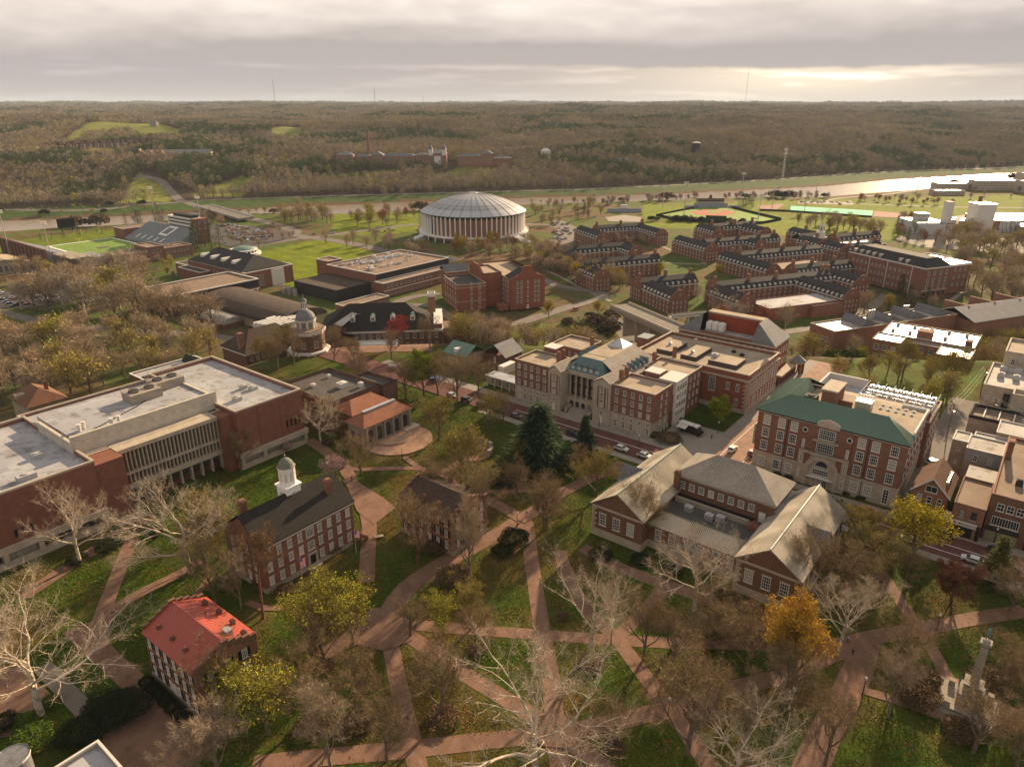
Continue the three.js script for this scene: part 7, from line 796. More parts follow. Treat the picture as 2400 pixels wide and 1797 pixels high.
const KIND = {
sycamore: { desc: 'white barked bare sycamore', name: 'sycamore_tree', cat: 'tree', bark: barkW, v: [21,22,23,24], gen: s => growTree(s, { H: 20, trunk: 0.52, clear: 0.42, trunkFrac: 0.55, kids: [7,6,5], ratio: [1.1,0.58,0.5], ang: [1.05,0.8,0.8], curl: 0.36, up: 0.07, wood: 3, sides: [9,7,5,3], twigs: 24, twigL: 1.35, twigW: 0.02, twigCol: [0.36,0.29,0.21] }) },
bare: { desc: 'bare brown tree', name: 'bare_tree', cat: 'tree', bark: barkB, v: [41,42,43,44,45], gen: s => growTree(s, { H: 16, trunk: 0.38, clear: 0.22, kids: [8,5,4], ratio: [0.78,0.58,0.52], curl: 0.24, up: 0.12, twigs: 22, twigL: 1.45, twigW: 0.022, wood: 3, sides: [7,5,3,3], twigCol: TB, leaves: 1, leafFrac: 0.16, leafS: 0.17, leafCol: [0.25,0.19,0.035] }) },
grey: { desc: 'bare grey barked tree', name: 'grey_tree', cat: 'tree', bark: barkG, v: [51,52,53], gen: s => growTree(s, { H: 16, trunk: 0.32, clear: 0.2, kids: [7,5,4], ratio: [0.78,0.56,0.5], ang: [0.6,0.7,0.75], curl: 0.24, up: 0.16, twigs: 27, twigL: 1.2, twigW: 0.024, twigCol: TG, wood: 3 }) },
bud: { desc: 'yellow green budding tree', name: 'budding_tree', cat: 'tree', bark: barkB, v: [61,62,63], gen: s => growTree(s, { H: 14, trunk: 0.3, clear: 0.2, kids: [8,5,4], ratio: [0.74,0.56,0.5], curl: 0.22, twigs: 24, twigL: 1.0, twigW: 0.022, twigCol: [0.15,0.12,0.05], leaves: 1, leafFrac: 0.75, leafS: 0.22, leafCol: [0.36,0.33,0.03] }) },
olive: { desc: 'olive brown leafing tree', name: 'budding_tree', cat: 'tree', bark: barkB, v: [71,72,73], gen: s => growTree(s, { H: 14, trunk: 0.3, clear: 0.2, kids: [8,5,4], ratio: [0.74,0.56,0.5], curl: 0.22, twigs: 30, twigL: 1.05, twigW: 0.025, twigCol: [0.22,0.165,0.07], leaves: 1, leafFrac: 0.45, leafS: 0.2, leafCol: [0.28,0.24,0.03] }) },
yellow: { desc: 'vivid yellow flowering tree', name: 'yellow_tree', cat: 'tree', bark: barkB, v: [81,82], gen: s => growTree(s, { H: 13, trunk: 0.3, clear: 0.16, kids: [8,5,4], ratio: [0.8,0.56,0.5], curl: 0.2, twigs: 26, twigL: 0.95, twigW: 0.02, twigCol: [0.15,0.12,0.04], leaves: 1, leafFrac: 1, leafS: 0.27, leafCol: [0.45,0.36,0.018] }) },
orange: { desc: 'orange gold budding tree', name: 'orange_tree', cat: 'tree', bark: barkB, v: [91], gen: s => growTree(s, { H: 18, trunk: 0.42, clear: 0.22, kids: [9,6,4], ratio: [0.66,0.52,0.5], ang: [0.6,0.7,0.8], curl: 0.18, up: 0.2, twigs: 40, twigL: 1.05, twigW: 0.026, twigCol: [0.34,0.18,0.05], leaves: 1, leafFrac: 1, leafS: 0.22, leafCol: [0.46,0.28,0.026] }) },
green: { desc: 'fresh green leafy tree', name: 'green_tree', cat: 'tree', bark: barkB, v: [95,96], gen: s => growTree(s, { H: 14, trunk: 0.3, clear: 0.12, kids: [9,5,4], ratio: [0.6,0.55,0.5], curl: 0.2, twigs: 22, twigL: 0.95, twigW: 0.03, twigCol: [0.07,0.08,0.02], leaves: 2, leafS: 0.34, leafCol: [0.20,0.235,0.014] }) },
rust: { desc: 'dense rust red tree', name: 'rust_tree', cat: 'tree', bark: barkR, v: [98], gen: s => growTree(s, { H: 9, trunk: 0.3, clear: 0.1, trunkFrac: 0.5, kids: [9,6,4], ratio: [0.95,0.55,0.5], ang: [0.95,0.8,0.8], curl: 0.2, up: 0.08, twigs: 30, twigL: 0.9, twigW: 0.04, twigCol: [0.15,0.065,0.04] }) },
red: { desc: 'scarlet budding tree', name: 'red_tree', cat: 'tree', bark: barkB, v: [101], gen: s => growTree(s, { H: 11, trunk: 0.25, clear: 0.2, kids: [7,5,4], ratio: [0.72,0.55,0.5], twigs: 22, twigL: 0.95, twigW: 0.025, twigCol: [0.22,0.05,0.035], leaves: 1, leafFrac: 0.5, leafS: 0.2, leafCol: [0.42,0.055,0.045] }) },
blossom: { desc: 'pale pink blossom tree', name: 'blossom_tree', cat: 'tree', bark: barkB, v: [105], gen: s => growTree(s, { H: 6.5, trunk: 0.2, clear: 0.12, trunkFrac: 0.5, kids: [8,5,3], ratio: [0.95,0.55,0.5], ang: [0.9,0.8,0.8], twigs: 22, twigL: 0.7, twigW: 0.02, twigCol: [0.2,0.13,0.12], leaves: 1, leafS: 0.2, leafCol: [0.52,0.36,0.33] }) },
magnolia: { desc: 'broad olive evergreen bush tree', name: 'magnolia_tree', cat: 'tree', bark: barkB, v: [107], gen: s => growTree(s, { H: 7, trunk: 0.25, clear: 0.05, trunkFrac: 0.45, kids: [9,6,4], ratio: [1.1,0.55,0.5], ang: [1.0,0.8,0.8], twigs: 16, twigL: 0.8, twigW: 0.03, twigCol: [0.1,0.08,0.04], leaves: 2, leafS: 0.4, leafCol: [0.14,0.125,0.03] }) },
spruce: { desc: 'dark green conifer', name: 'conifer_tree', cat: 'tree', bark: barkB, v: [111,112], gen: s => conifer(s, { H: 14, r: 4.6, n: 3600 }) },
goldspruce: { desc: 'green conifer with gold tips', name: 'conifer_tree', cat: 'tree', bark: barkB, v: [113], gen: s => conifer(s, { H: 12, r: 4.2, n: 3200, col: [0.085,0.085,0.025] }) },
pine: { desc: 'tall brown pine with a bare trunk', name: 'pine_tree', cat: 'tree', bark: barkR, v: [115], gen: s => growTree(s, { H: 17, trunk: 0.28, clear: 0.62, trunkFrac: 0.85, lean: 0.03, kids: [9,5,3], ratio: [0.36,0.55,0.5], ang: [1.1,0.8,0.8], twigs: 40, twigL: 0.8, twigW: 0.03, twigCol: [0.17,0.105,0.06] }) },
bush: { desc: 'dark clipped bush', name: 'bush', cat: 'bush', bark: barkB, v: [121,122], gen: s => blobBush(s, { r: 2, h: 2.4, n: 4600, s: 0.14, col: [0.022,0.030,0.012] }) },
shrub: { desc: 'brown twiggy shrub', name: 'shrub', cat: 'shrub', bark: barkB, v: [125,126], gen: s => blobBush(s, { r: 2, h: 2.2, n: 2200, s: 0.2, col: [0.12,0.08,0.045] }) },
greenbush: { desc: 'bright green bush', name: 'bush', cat: 'bush', bark: barkB, v: [128], gen: s => blobBush(s, { r: 2, h: 2.4, n: 2600, s: 0.18, col: [0.075,0.12,0.018] }) },
};
// lighter versions for the valley
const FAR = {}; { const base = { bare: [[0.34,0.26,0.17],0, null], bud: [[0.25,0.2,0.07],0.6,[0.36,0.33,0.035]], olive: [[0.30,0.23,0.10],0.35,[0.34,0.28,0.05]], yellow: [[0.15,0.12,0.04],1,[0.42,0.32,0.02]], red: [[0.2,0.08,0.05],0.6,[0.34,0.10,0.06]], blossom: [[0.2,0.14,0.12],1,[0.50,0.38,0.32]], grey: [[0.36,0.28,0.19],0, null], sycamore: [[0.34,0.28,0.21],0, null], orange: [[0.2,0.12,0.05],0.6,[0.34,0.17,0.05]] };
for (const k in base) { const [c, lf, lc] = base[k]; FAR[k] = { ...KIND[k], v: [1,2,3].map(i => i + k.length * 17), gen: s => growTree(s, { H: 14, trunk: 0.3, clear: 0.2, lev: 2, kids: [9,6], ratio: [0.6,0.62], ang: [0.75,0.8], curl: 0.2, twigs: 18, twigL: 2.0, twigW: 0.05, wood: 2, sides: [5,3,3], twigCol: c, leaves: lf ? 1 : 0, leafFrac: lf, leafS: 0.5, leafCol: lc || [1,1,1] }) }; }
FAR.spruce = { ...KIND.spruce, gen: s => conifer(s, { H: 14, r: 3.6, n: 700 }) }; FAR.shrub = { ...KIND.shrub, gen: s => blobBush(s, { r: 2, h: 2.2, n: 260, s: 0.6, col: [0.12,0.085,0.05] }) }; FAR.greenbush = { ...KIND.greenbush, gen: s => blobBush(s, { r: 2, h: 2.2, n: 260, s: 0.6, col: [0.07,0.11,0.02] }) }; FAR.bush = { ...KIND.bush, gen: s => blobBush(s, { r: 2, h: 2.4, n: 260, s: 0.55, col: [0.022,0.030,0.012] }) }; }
const protoCache = new Map(); const TREES = []; let tri = 0;
function tree(tbl, kind, x, z, H, place, o = {}) {
const k = tbl[kind], i = Math.floor(hash2(Math.floor(x * 3 + 5000), Math.floor(z * 3 + 5000)) * k.v.length) % k.v.length; const seed = o.seed ?? k.v[i]; const key = k.desc + seed + (tbl === FAR ? 'f' : ''); let p = protoCache.get(key); if (!p) { p = k.gen(seed); protoCache.set(key, p); }
const g = new THREE.Group(), s = H / p.H, rot = o.rot ?? hash2(Math.floor(x * 7 + 9000), Math.floor(z * 11 + 9000)) * 6.283; g.position.set(x, (o.y ?? landY(x, z)) , z); g.rotation.y = rot; g.scale.set(s * (o.w || 1), s, s * (o.w || 1));
const t = mesh(p.wood, o.bark || k.bark); t.name = k.cat === 'tree' ? 'trunk' : 'stem'; const c = mesh(p.crown, leafMat); c.name = k.cat === 'tree' ? 'crown' : 'foliage'; g.add(t, c); tri += p.tris;
TREES.push([g, k.desc + ' ' + place]); return top(g, tbl === FAR && k.name === 'bare_tree' ? (H > 12.5 ? 'tall_bare_tree' : 'small_bare_tree') : k.name, k.desc + ' ' + place, k.cat, o.group || 'trees of the campus');
}
const GROW = { sycamore: 1.26, bare: 1.24, olive: 1.22, grey: 1.24, bud: 1.14, pine: 1.3, spruce: 1.1, green: 1.12, orange: 1.05 };
const T1 = (kind, x, z, H, place, o) => tree(KIND, kind, x, z, H * (GROW[kind] || 1), place, o);
const many = (kind, H, place, ...v) => pairs(...v).forEach((p, i) => T1(kind, p[0], p[1], H * (0.85 + 0.3 * hash2(i + 3, Math.floor(p[0] + 999))), place));
// the big sycamores
T1('sycamore', -83.1,-95.2,23, 'towering at the left edge over brick paving', { seed: 22, rot: 0.6, w: 1.25 });
T1('sycamore', -101.1,-139.4,17, 'beside the long library wall', { seed: 23, rot: 2.2 });
T1('sycamore', -74.1,-135.8,21, 'between the library steps and the red roofed hall', { seed: 21, rot: 4.1, w: 1.1 });
T1('sycamore', 15.4,-110.6,19, 'beside the walk crossing in a mulch ring', { seed: 24, rot: 1.1 });
T1('sycamore', 3.6,-82.0,24, 'rising from the bottom edge over the square crossing', { seed: 22, rot: 3.3, w: 1.1 });
T1('sycamore', 38.7,-122.7,19, 'in front of the slate roofed hall', { seed: 23, rot: 5.0 });
T1('sycamore', 64.3,-110.8,16, 'behind the orange gold tree', { seed: 24, rot: 2.6 });
T1('sycamore', 35.0,-80.4,15, 'low at the bottom edge right of centre', { seed: 21, rot: 0.2 });
T1('sycamore', -60.7,-202.9,15, 'beside the brick end of the library', { seed: 23, rot: 1.0 });
T1('sycamore', 109.3,-119.8,15, 'at the right edge above the monument', { seed: 22, rot: 1.9 });
T1('grey', -29.4,-84.3,16, 'at the bottom edge left of the steep walk', { seed: 51, w: 1.1 });
T1('grey', -46.8,-82.6,13, 'below the red roofed hall', { seed: 52, w: 1.3 });
T1('grey', -48.9,-80.4,11, 'at the bottom edge beside the forecourt', { seed: 53, w: 1.3 });
T1('grey', -10.0,-139.3,17, 'in front of the shuttered hall corner', { seed: 51 });
T1('grey', -9.6,-134.4,14, 'beside the walk past the round evergreen', { seed: 52 });
T1('grey', -58.1,-124.0,12, 'beside the end wall of the cupola hall', { seed: 53 });
many('grey', 13, 'in the bottom right lawns', 38.0,-87.2,66.0,-94.6);
T1('pine', -52.1,-120.3,18, 'leaning before the cupola hall', { rot: 1 });
T1('bare', -64.1,-125.8,15, 'between the red roofed hall and the cupola hall', {});
T1('bare', -72.0,-139.7,13, 'behind the large sycamore by the library', { w: 1.2 });
T1('olive', -69.4,-141.5,13, 'filling the gap behind the cupola hall', { w: 1.2 });
T1('olive', -77.5,-150.5,12, 'at the rear of the cupola hall', { w: 1.2 });
T1('bare', -79.6,-184.9,12, 'against the brick corner of the library', { w: 1.1 });
T1('bare', -100.3,-177.6,15, 'in front of the library colonnade', { w: 1.1 });
T1('bare', -21.9,-139.3,17, 'in front of the shuttered hall', { seed: 42, w: 1.15, bark: barkR });
T1('bare', -19.2,-160.1,15, 'over the roof of the shuttered hall', { w: 1.1, bark: barkR });
T1('bare', -8.6,-156.4,14, 'right of the shuttered hall', { w: 1.1 });
T1('bare', -43.9,-182.5,12, 'on the lawn below the round stage', { w: 1.15 });
T1('olive', -14.1,-173.7,17, 'spreading before the ring of stone seats', { w: 1.25 });
T1('olive', -23.6,-205.2,13, 'between the round stage and the stone seats', { w: 1.35 });
T1('olive', -8.0,-214.5,11, 'behind the ring of stone seats', { w: 1.4 });
T1('bare', -38.6,-237.8,15, 'tall and thin behind the tile roofed building', {});
T1('bare', -57.4,-250.6,13, 'before the student centre forecourt', {});
T1('bare', -19.9,-237.0,16, 'massed at the street beside the blue roofed hall', { w: 1.35 });
T1('bare', -12.3,-241.4,15, 'second of the mass beside the blue roofed hall', { w: 1.3 });
T1('bare', -27.4,-244.4,14, 'massed beside the fresh green tree', { w: 1.2 });
T1('bare', -2.9,-217.0,11, 'on the street verge before the blue roofed hall', { w: 0.9 });
T1('bare', -74.3,-219.5,12, 'between the library and the tile roofed building', { w: 1.1 });
T1('bare', -54.8,-207.4,8, 'against the tile roofed building', { w: 1.2 });
T1('olive', -62.1,-214.5,10, 'shading the side of the tile roofed building', { w: 1.2 });
T1('bare', 8.8,-154.3,14, 'beside the star junction of walks', {});
T1('bare', 1.4,-170.3,9, 'on the upper lawn above the level walk', { w: 1.1 });
T1('olive', 23.0,-169.2,13, 'on the lawn left of the slate roofed hall', { w: 1.2 });
T1('bare', 8.0,-153.3,12, 'on the lawn below the star junction', { w: 1.1 });
T1('bare', 31.1,-149.2,15, 'against the left gable of the slate roofed hall', { w: 1.1 });
T1('bare', 19.0,-181.3,9, 'beside the walk to the street', { w: 1.2 });
T1('bare', -27.2,-93.6,15, 'in a mulch ring left of the steep walk', {});
T1('bare', -20.6,-85.7,12, 'at the foot of the steep walk', {});
T1('bare', -35.5,-106.7,12, 'below the budding trees of the clearing', { w: 1.1 });
T1('bare', -35.7,-94.2,12, 'in the lower left lawn', { w: 1.2 });
T1('bare', -12.3,-94.9,14, 'in a mulch ring between the diagonal and steep walks', {});
T1('bare', -20.7,-114.8,8, 'arching over the clearing', { w: 1.3 });
T1('bare', -7.1,-111.3,9, 'on the wedge of lawn below the level walk', { w: 1.2 });
T1('bare', 25.4,-108.3,14, 'dark and thin beside the slanting walk', { w: 0.9 });
T1('bare', 29.0,-86.9,18, 'with a thick dark trunk at the lower walk junction', { seed: 44, w: 1.1 });
T1('bare', 17.2,-89.1,9, 'in a mulch ring below the lower walk', { w: 0.9 });
T1('bare', 39.0,-111.7,12, 'above the lower walk on the middle lawn', { w: 1.3 });
T1('bare', 30.6,-106.7,12, 'on the middle lawn beside the slanting walk', { w: 1.3 });
T1('bare', 44.3,-105.1,12, 'left of the orange gold tree', { w: 1.3 });
T1('bare', 47.9,-95.6,13, 'under the orange gold tree', { w: 1.1 });
T1('bare', 51.0,-84.9,13, 'dark at the bottom edge beside the wide walk', { w: 1.0 });
T1('bare', 64.4,-127.6,14, 'before the right gable of the slate roofed hall', { w: 1.2 });
T1('bare', 72.8,-126.8,13, 'between the slate roofed hall and the right junction', { w: 1.3 });
T1('olive', 83.2,-133.8,11, 'spreading behind the narrow climbing walk', { w: 1.45 });
T1('olive', 81.8,-141.5,12, 'beside the street end of the slate roofed hall', { w: 1.3 });
T1('bare', 87.8,-131.1,9, 'under the vivid yellow tree', { w: 1.2 });
T1('bare', 105.8,-122.7,11, 'above the walk at the right edge', { w: 1.3 });
T1('bare', 73.6,-105.9,11, 'on the lawn left of the monument', { w: 1.3 });
T1('bare', 76.4,-87.2,11, 'below the monument square', { w: 1.4 });
T1('bare', 90.5,-102.0,10, 'behind the monument', { w: 1.4 });
T1('bare', 90.2,-95.9,9, 'right of the monument at the edge', { w: 1.4 });
T1('bare', 81.3,-83.7,11, 'in the bottom right corner', { w: 1.4 });
T1('orange', 52.1,-100.9,20, 'beside the right hand junction', { w: 1.25 });
T1('yellow', 93.3,-139.1,17, 'beside the parked cars', { seed: 81, w: 1.3 });
T1('bud', -38.7,-110.8,17, 'right of the red roofed hall', { seed: 61, w: 1.15 });
T1('bud', -31.7,-112.6,14, 'at the brick clearing', { seed: 62, w: 1.15 });
T1('bud', -41.6,-91.0,15, 'beside the brick corner of the red roofed hall', { seed: 63, w: 1.2 });
T1('bud', -49.2,-94.6,11, 'overhanging the gable of the red roofed hall', { w: 1.1 });
T1('bare', -52.3,-97.0,13, 'close against the red roofed hall', { w: 1.0 });
T1('bud', -14.3,-113.2,11, 'small beside the level walk', { w: 1.2 });
T1('olive', -8.0,-117.9,9, 'small above the level walk', { w: 1.3 });
T1('magnolia', 42.0,-113.9,7.5, 'below the slate roofed hall', { w: 1.15 });
T1('rust', 95.7,-126.8,10.5, 'on the lawn near the parked cars', { w: 1.0 });
T1('goldspruce', 107.4,-131.1,13, 'beside the rust red tree');
T1('spruce', 7.8,-188.4,18, 'large on the lawn before the blue roofed hall', { w: 1.85 });
T1('spruce', 22.3,-195.5,12, 'slim at the street before the blue roofed hall', { w: 1.05 });
T1('green', -32.7,-242.9,17, 'behind the tile roofed building', { seed: 95, w: 0.95 });
T1('green', 69.6,-217.1,10, 'beside the food truck lawn', { seed: 96, w: 1.3 });
T1('red', -50.5,-300.5,15, 'before the brown hipped student centre', { w: 1.3 });
T1('blossom', -50.7,-180.8,7, 'behind the cupola hall', { w: 1.2 });
T1('blossom', -69.6,-196.5,4, 'at the library corner', { w: 1.2 });
T1('olive', 2.0,-185.5,9, 'reddish beside the large conifer', { bark: barkR });
many('bare', 13, 'along the student centre street', -74.7,-280.8,-90.0,-275.2,-64.0,-270.8,-51.0,-283.5,-36.1,-296.9,-94.8,-269.8);
many('olive', 12, 'by the rear of the library', -95.7,-284.6,-109.3,-289.4,-98.4,-272.6);
many('bare', 11, 'against the shop street trees', 82.5,-148.4,85.7,-143.9);
// bushes and hedges
const bush = (kind, x, z, H, place, w = 1) => T1(kind, x, z, H, place, { w, group: 'bushes of the green' });
bush('bush', 0.6,-146.8,4.4, 'round beside the star junction', 1.15); bush('bush', -2.4,-143.0,2.4, 'low beside the round evergreen', 1.5); bush('bush', -3.1,-176.3,3.6, 'on the upper lawn', 1.3);
bush('bush', -68.5,-94.6,4.2, 'large below the forecourt', 1.5); bush('bush', -71.9,-95.9,3.6, 'beside the concrete ramp', 1.3); bush('bush', -72.9,-90.0,3.4, 'at the foot of the ramp', 1.5); bush('bush', -87.5,-92.2,2.6, 'at the left edge on the paving', 1.3); bush('greenbush', -80.7,-89.1,2.6, 'beside the left sycamore trunk', 1.8); bush('greenbush', -84.5,-92.9,2, 'beside the brick paving', 1.4); bush('greenbush', -82.6,-97.3,1.8, 'behind the left sycamore trunk', 1.2);
for (let i = 0; i < 7; i++) { const [x, z] = TW(-116 + i * 2.3,-38.6); bush('bush', x, z, 2, 'in the hedge under the red roofed hall', 0.95); }
for (const [x, z, h, w] of [[-7.0,-110.4,1.6,1.6],[15.0,-107.1,1.5,2],[-12.2,-93.9,1.7,2.2],[-27.0,-92.6,1.6,2.2],[-34.4,-92.2,1.6,2.4],[-17.3,-105.1,1,1.5],[-24.7,-102.4,1,1.3],[10.6,-120.3,1,1.6],[-35.4,-106.3,1.4,1.8],[17.1,-87.8,1.3,1.8],[34.8,-95.6,1.2,1.8]]) bush('shrub', x, z, h, 'ringing a tree trunk on the green', w);
for (const [x, z, h, w] of [[73.7,-98.4,2.4,1.8],[71.9,-98.0,2,1.5],[76.7,-102.8,2.4,1.6],[76.4,-90.6,2.6,1.5],[89.1,-102.4,2,2.4]]) bush('shrub', x, z, h, 'in the beds beside the monument', w);
for (const [x, z, h, w] of [[30.3,-139.7,2,1.8],[21.1,-141.5,2.2,1.8],[36.7,-135.5,2,1.6],[47.8,-122.7,2.4,1.8],[50.7,-121.8,3,1.2],[46.3,-126.8,1.8,1.6]]) bush('bush', x, z, h, 'in the planting before the slate roofed hall', w);
for (const [x, z, h, w] of [[-98.0,-145.8,1.8,2.4],[-98.1,-150.4,1.6,2],[-102.3,-140.1,1.6,2.2],[-93.8,-152.5,2.2,1.4],[-89.2,-151.1,2,1.6]]) bush('bush', x, z, h, 'under the library wall', w);
for (const [x, z, h, w] of [[-27.1,-224.6,1.8,2],[-36.0,-231.4,1.8,1.8],[-39.4,-235.6,1.6,1.6],[-58.7,-202.9,1.6,1.6],[-17.0,-196.5,1.3,1.4],[46.4,-208.1,1.6,1.6],[50.2,-204.7,2.6,2.0],[56.3,-221.5,1.6,1.4]]) bush('shrub', x, z, h, 'between the stage and the street', w);
for (const [x, z, h, w] of [[76.9,-182.1,1.2,1.4],[79.8,-180.5,1.2,1.4],[92.2,-171.3,1.2,1.4],[95.0,-168.4,1.2,1.4]]) bush('bush', x, z, h, 'in the bed before the green roofed hall', w);
for (const [x, z, h, w] of [[-43.9,-144.0,2.4,1.4],[-47.9,-139.7,2,1.2],[-37.2,-147.9,2,1.2],[-55.8,-131.1,2,1.5],[-50.0,-128.9,1.8,1.5],[-13.3,-132.7,3.4,1.5],[-18.7,-144.6,2.4,1.6]]) bush('shrub', x, z, h, 'beside the cupola hall and its neighbour', w);
// valley trees
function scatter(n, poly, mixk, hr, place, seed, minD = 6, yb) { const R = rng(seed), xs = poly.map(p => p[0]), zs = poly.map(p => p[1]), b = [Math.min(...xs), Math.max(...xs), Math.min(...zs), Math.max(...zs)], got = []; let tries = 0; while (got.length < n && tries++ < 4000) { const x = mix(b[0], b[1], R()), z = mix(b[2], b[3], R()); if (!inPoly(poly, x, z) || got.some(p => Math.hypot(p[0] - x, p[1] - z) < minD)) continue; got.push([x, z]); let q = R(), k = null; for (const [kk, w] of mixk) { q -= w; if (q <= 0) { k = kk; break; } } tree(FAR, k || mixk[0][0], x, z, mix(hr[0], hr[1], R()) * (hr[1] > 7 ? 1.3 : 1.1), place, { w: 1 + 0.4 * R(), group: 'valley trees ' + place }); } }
const BARE = [['bare', 0.55],['grey', 0.2],['olive', 0.25]], MIXED = [['bare', 0.4],['olive', 0.3],['bud', 0.3]];
scatter(54, pairs(-282.8,-360.0,-237.4,-362.6,-200.0,-362.6,-156.1,-362.6,-144.0,-332.9,-153.0,-319.5,-174.4,-282.9,-193.0,-269.6,-213.4,-260.3),[['bare', 0.55],['olive', 0.22],['bud', 0.08],['grey', 0.15]],[11,18], 'in the wooded dell behind the library', 11,5.2);
scatter(34, pairs(-306.5,-424.2,-291.1,-475.2,-261.7,-488.6,-227.3,-424.2,-180.4,-407.1,-162.2,-380.8,-212.6,-388.2,-263.2,-407.1),[['bare', 0.5],['sycamore', 0.3],['bud', 0.2]],[15,24], 'in the park before the flat arts hall', 12,7);
scatter(16, pairs(-382.3,-533.3,-294.5,-555.6,-256.4,-512.6,-294.3,-488.6,-334.5,-475.2), BARE, [8,14], 'among the parked cars below the stadium', 13,9);
scatter(14, pairs(-299.6,-592.5,-290.3,-612.7,-266.4,-555.6,-233.7,-512.6,-256.4,-512.6),[['bud', 0.4],['blossom', 0.3],['bare', 0.3]],[5,9], 'beside the stadium entrance', 14,6);
scatter(6, pairs(-287.8,-641.8,-262.7,-641.8,-247.6,-605.9,-268.5,-592.5),[['spruce', 1]],[16,20], 'beside the grey stand', 15,6);
scatter(8, pairs(-419.4,-767.2,-392.0,-811.9,-376.5,-777.9,-409.8,-751.6),[['spruce', 1]],[9,13], 'behind the stadium', 16,6);
scatter(10, pairs(-448.5,-673.5,-409.7,-726.9,-399.1,-712.8,-441.9,-665.3),[['spruce', 1]],[4,6], 'on the bank behind the end zone', 17,8);
scatter(18, pairs(-270.2,-811.9,-223.5,-875.1,-185.0,-756.7,-243.5,-767.2,-238.1,-756.7), BARE, [11,17], 'beside the avenue to the bridge', 18,7);
scatter(16, pairs(-287.3,-726.9,-230.0,-756.7,-196.4,-649.4,-242.2,-612.7),[['bare', 0.5],['blossom', 0.3],['bud', 0.2]],[5,8], 'in the bridge car park', 19,9);
scatter(16, pairs(-191.6,-800.2,-115.1,-875.1,-96.6,-726.9,-146.8,-726.9),[['bare', 0.55],['red', 0.15],['bud', 0.3]],[8,15], 'on the lawn left of the arena', 20,9);
scatter(12, pairs(-173.5,-657.3,-127.8,-612.7,-70.6,-579.7,-70.3,-612.7,-129.3,-665.3), BARE, [8,13], 'along the avenue before the arena', 21,9);
scatter(24, pairs(-60.2,-634.3,-13.5,-649.4,40.6,-634.3,36.8,-549.9,-12.2,-579.7,-52.8,-579.7),[['yellow', 0.2],['orange', 0.2],['bare', 0.35],['spruce', 0.1],['olive', 0.15]],[8,13], 'between the arena and the stepped gable hall', 22,6);
scatter(18, pairs(-12.2,-579.7,39.4,-592.5,54.2,-555.6,46.6,-522.7,26.1,-528.0),[['bare', 0.6],['spruce', 0.2],['olive', 0.2]],[9,14], 'beside the dormitory nearest the arena', 23,6);
scatter(30, pairs(19.8,-605.9,40.3,-555.6,63.5,-512.6,81.8,-484.1,77.8,-458.4,50.8,-475.2,23.5,-533.3),[['bare', 0.55],['yellow', 0.18],['olive', 0.2],['spruce', 0.07]],[8,13], 'along the walk below the dormitories', 24,6);
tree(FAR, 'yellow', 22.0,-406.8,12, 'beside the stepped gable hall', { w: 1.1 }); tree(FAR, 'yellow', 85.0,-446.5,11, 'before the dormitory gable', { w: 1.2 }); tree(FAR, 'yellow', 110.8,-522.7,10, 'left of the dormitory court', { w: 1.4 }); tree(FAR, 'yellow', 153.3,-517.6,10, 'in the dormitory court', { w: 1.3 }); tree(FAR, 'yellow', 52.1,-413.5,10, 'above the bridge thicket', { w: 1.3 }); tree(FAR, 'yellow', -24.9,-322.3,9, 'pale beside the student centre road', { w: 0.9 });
scatter(20, pairs(29.7,-399.5,59.8,-416.6,62.8,-386.4,49.3,-361.9,28.4,-380.3),[['shrub', 0.5],['bush', 0.3],['bare', 0.2]],[2.5,6], 'in the thicket by the road bridge', 25,3.6);
scatter(30, pairs(-32.2,-378.7,1.8,-332.4,23.1,-358.3,40.8,-341.2,45.8,-320.3,21.8,-337.5,0.3,-301.6,-26.1,-301.6), BARE, [9,14], 'on the slope behind the blue roofed hall', 26,5);
scatter(22, pairs(-31.6,-342.0,-7.7,-350.9,3.2,-317.3,1.6,-290.1,-13.5,-284.0,-27.4,-300.9), BARE, [9,14], 'around the green roofed cottage', 27,5);
scatter(46, pairs(387.7,-677.6,433.9,-677.6,469.6,-636.1,330.6,-434.1,293.1,-434.1,325.7,-500.3,364.5,-576.6),[['bare', 0.45],['olive', 0.35],['orange', 0.1],['sycamore', 0.1]],[11,19], 'in the wooded hollow right of the mansard hall', 28,7);
scatter(20, pairs(377.2,-724.5,338.0,-768.5,303.3,-768.5,295.6,-732.9,338.0,-692.6,352.3,-663.3),[['bare', 0.7],['bud', 0.3]],[10,16], 'behind the far dormitories', 29,8);
scatter(24, pairs(423.3,-797.4,433.4,-768.5,383.7,-656.3,356.3,-656.3),[['bare', 0.4],['spruce', 0.3],['blossom', 0.2],['red', 0.1]],[6,11], 'left of the white works', 30,7);
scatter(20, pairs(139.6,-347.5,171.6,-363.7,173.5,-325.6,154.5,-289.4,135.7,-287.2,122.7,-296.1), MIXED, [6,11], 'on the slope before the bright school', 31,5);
scatter(9, pairs(138.8,-297.2,166.5,-314.5,159.2,-297.2,135.7,-287.2),[['greenbush', 1]],[2.5,4], 'in the green hedge below the school', 32,3);
for (const [x, z, h, pl] of [[157.6,-267.7,12, 'before the left wing of the school'],[138.4,-256.5,10, 'beside the brick parking court'],[166.1,-250.8,14, 'before the right wing of the school'],[231.8,-344.7,11, 'over the school roofs']]) T1('olive', x, z, h, pl, { w: 1.35 });
scatter(30, pairs(237.8,-342.9,286.8,-372.8,239.1,-305.9,211.0,-300.3), MIXED, [6,11], 'in the gardens right of the school', 33,6);
scatter(14, pairs(283.9,-555.6,273.6,-508.8,274.3,-476.3,260.1,-457.9,263.9,-517.6,278.5,-555.6),[['spruce', 0.5],['bare', 0.5]],[7,12], 'under the mansard hall', 34,5);
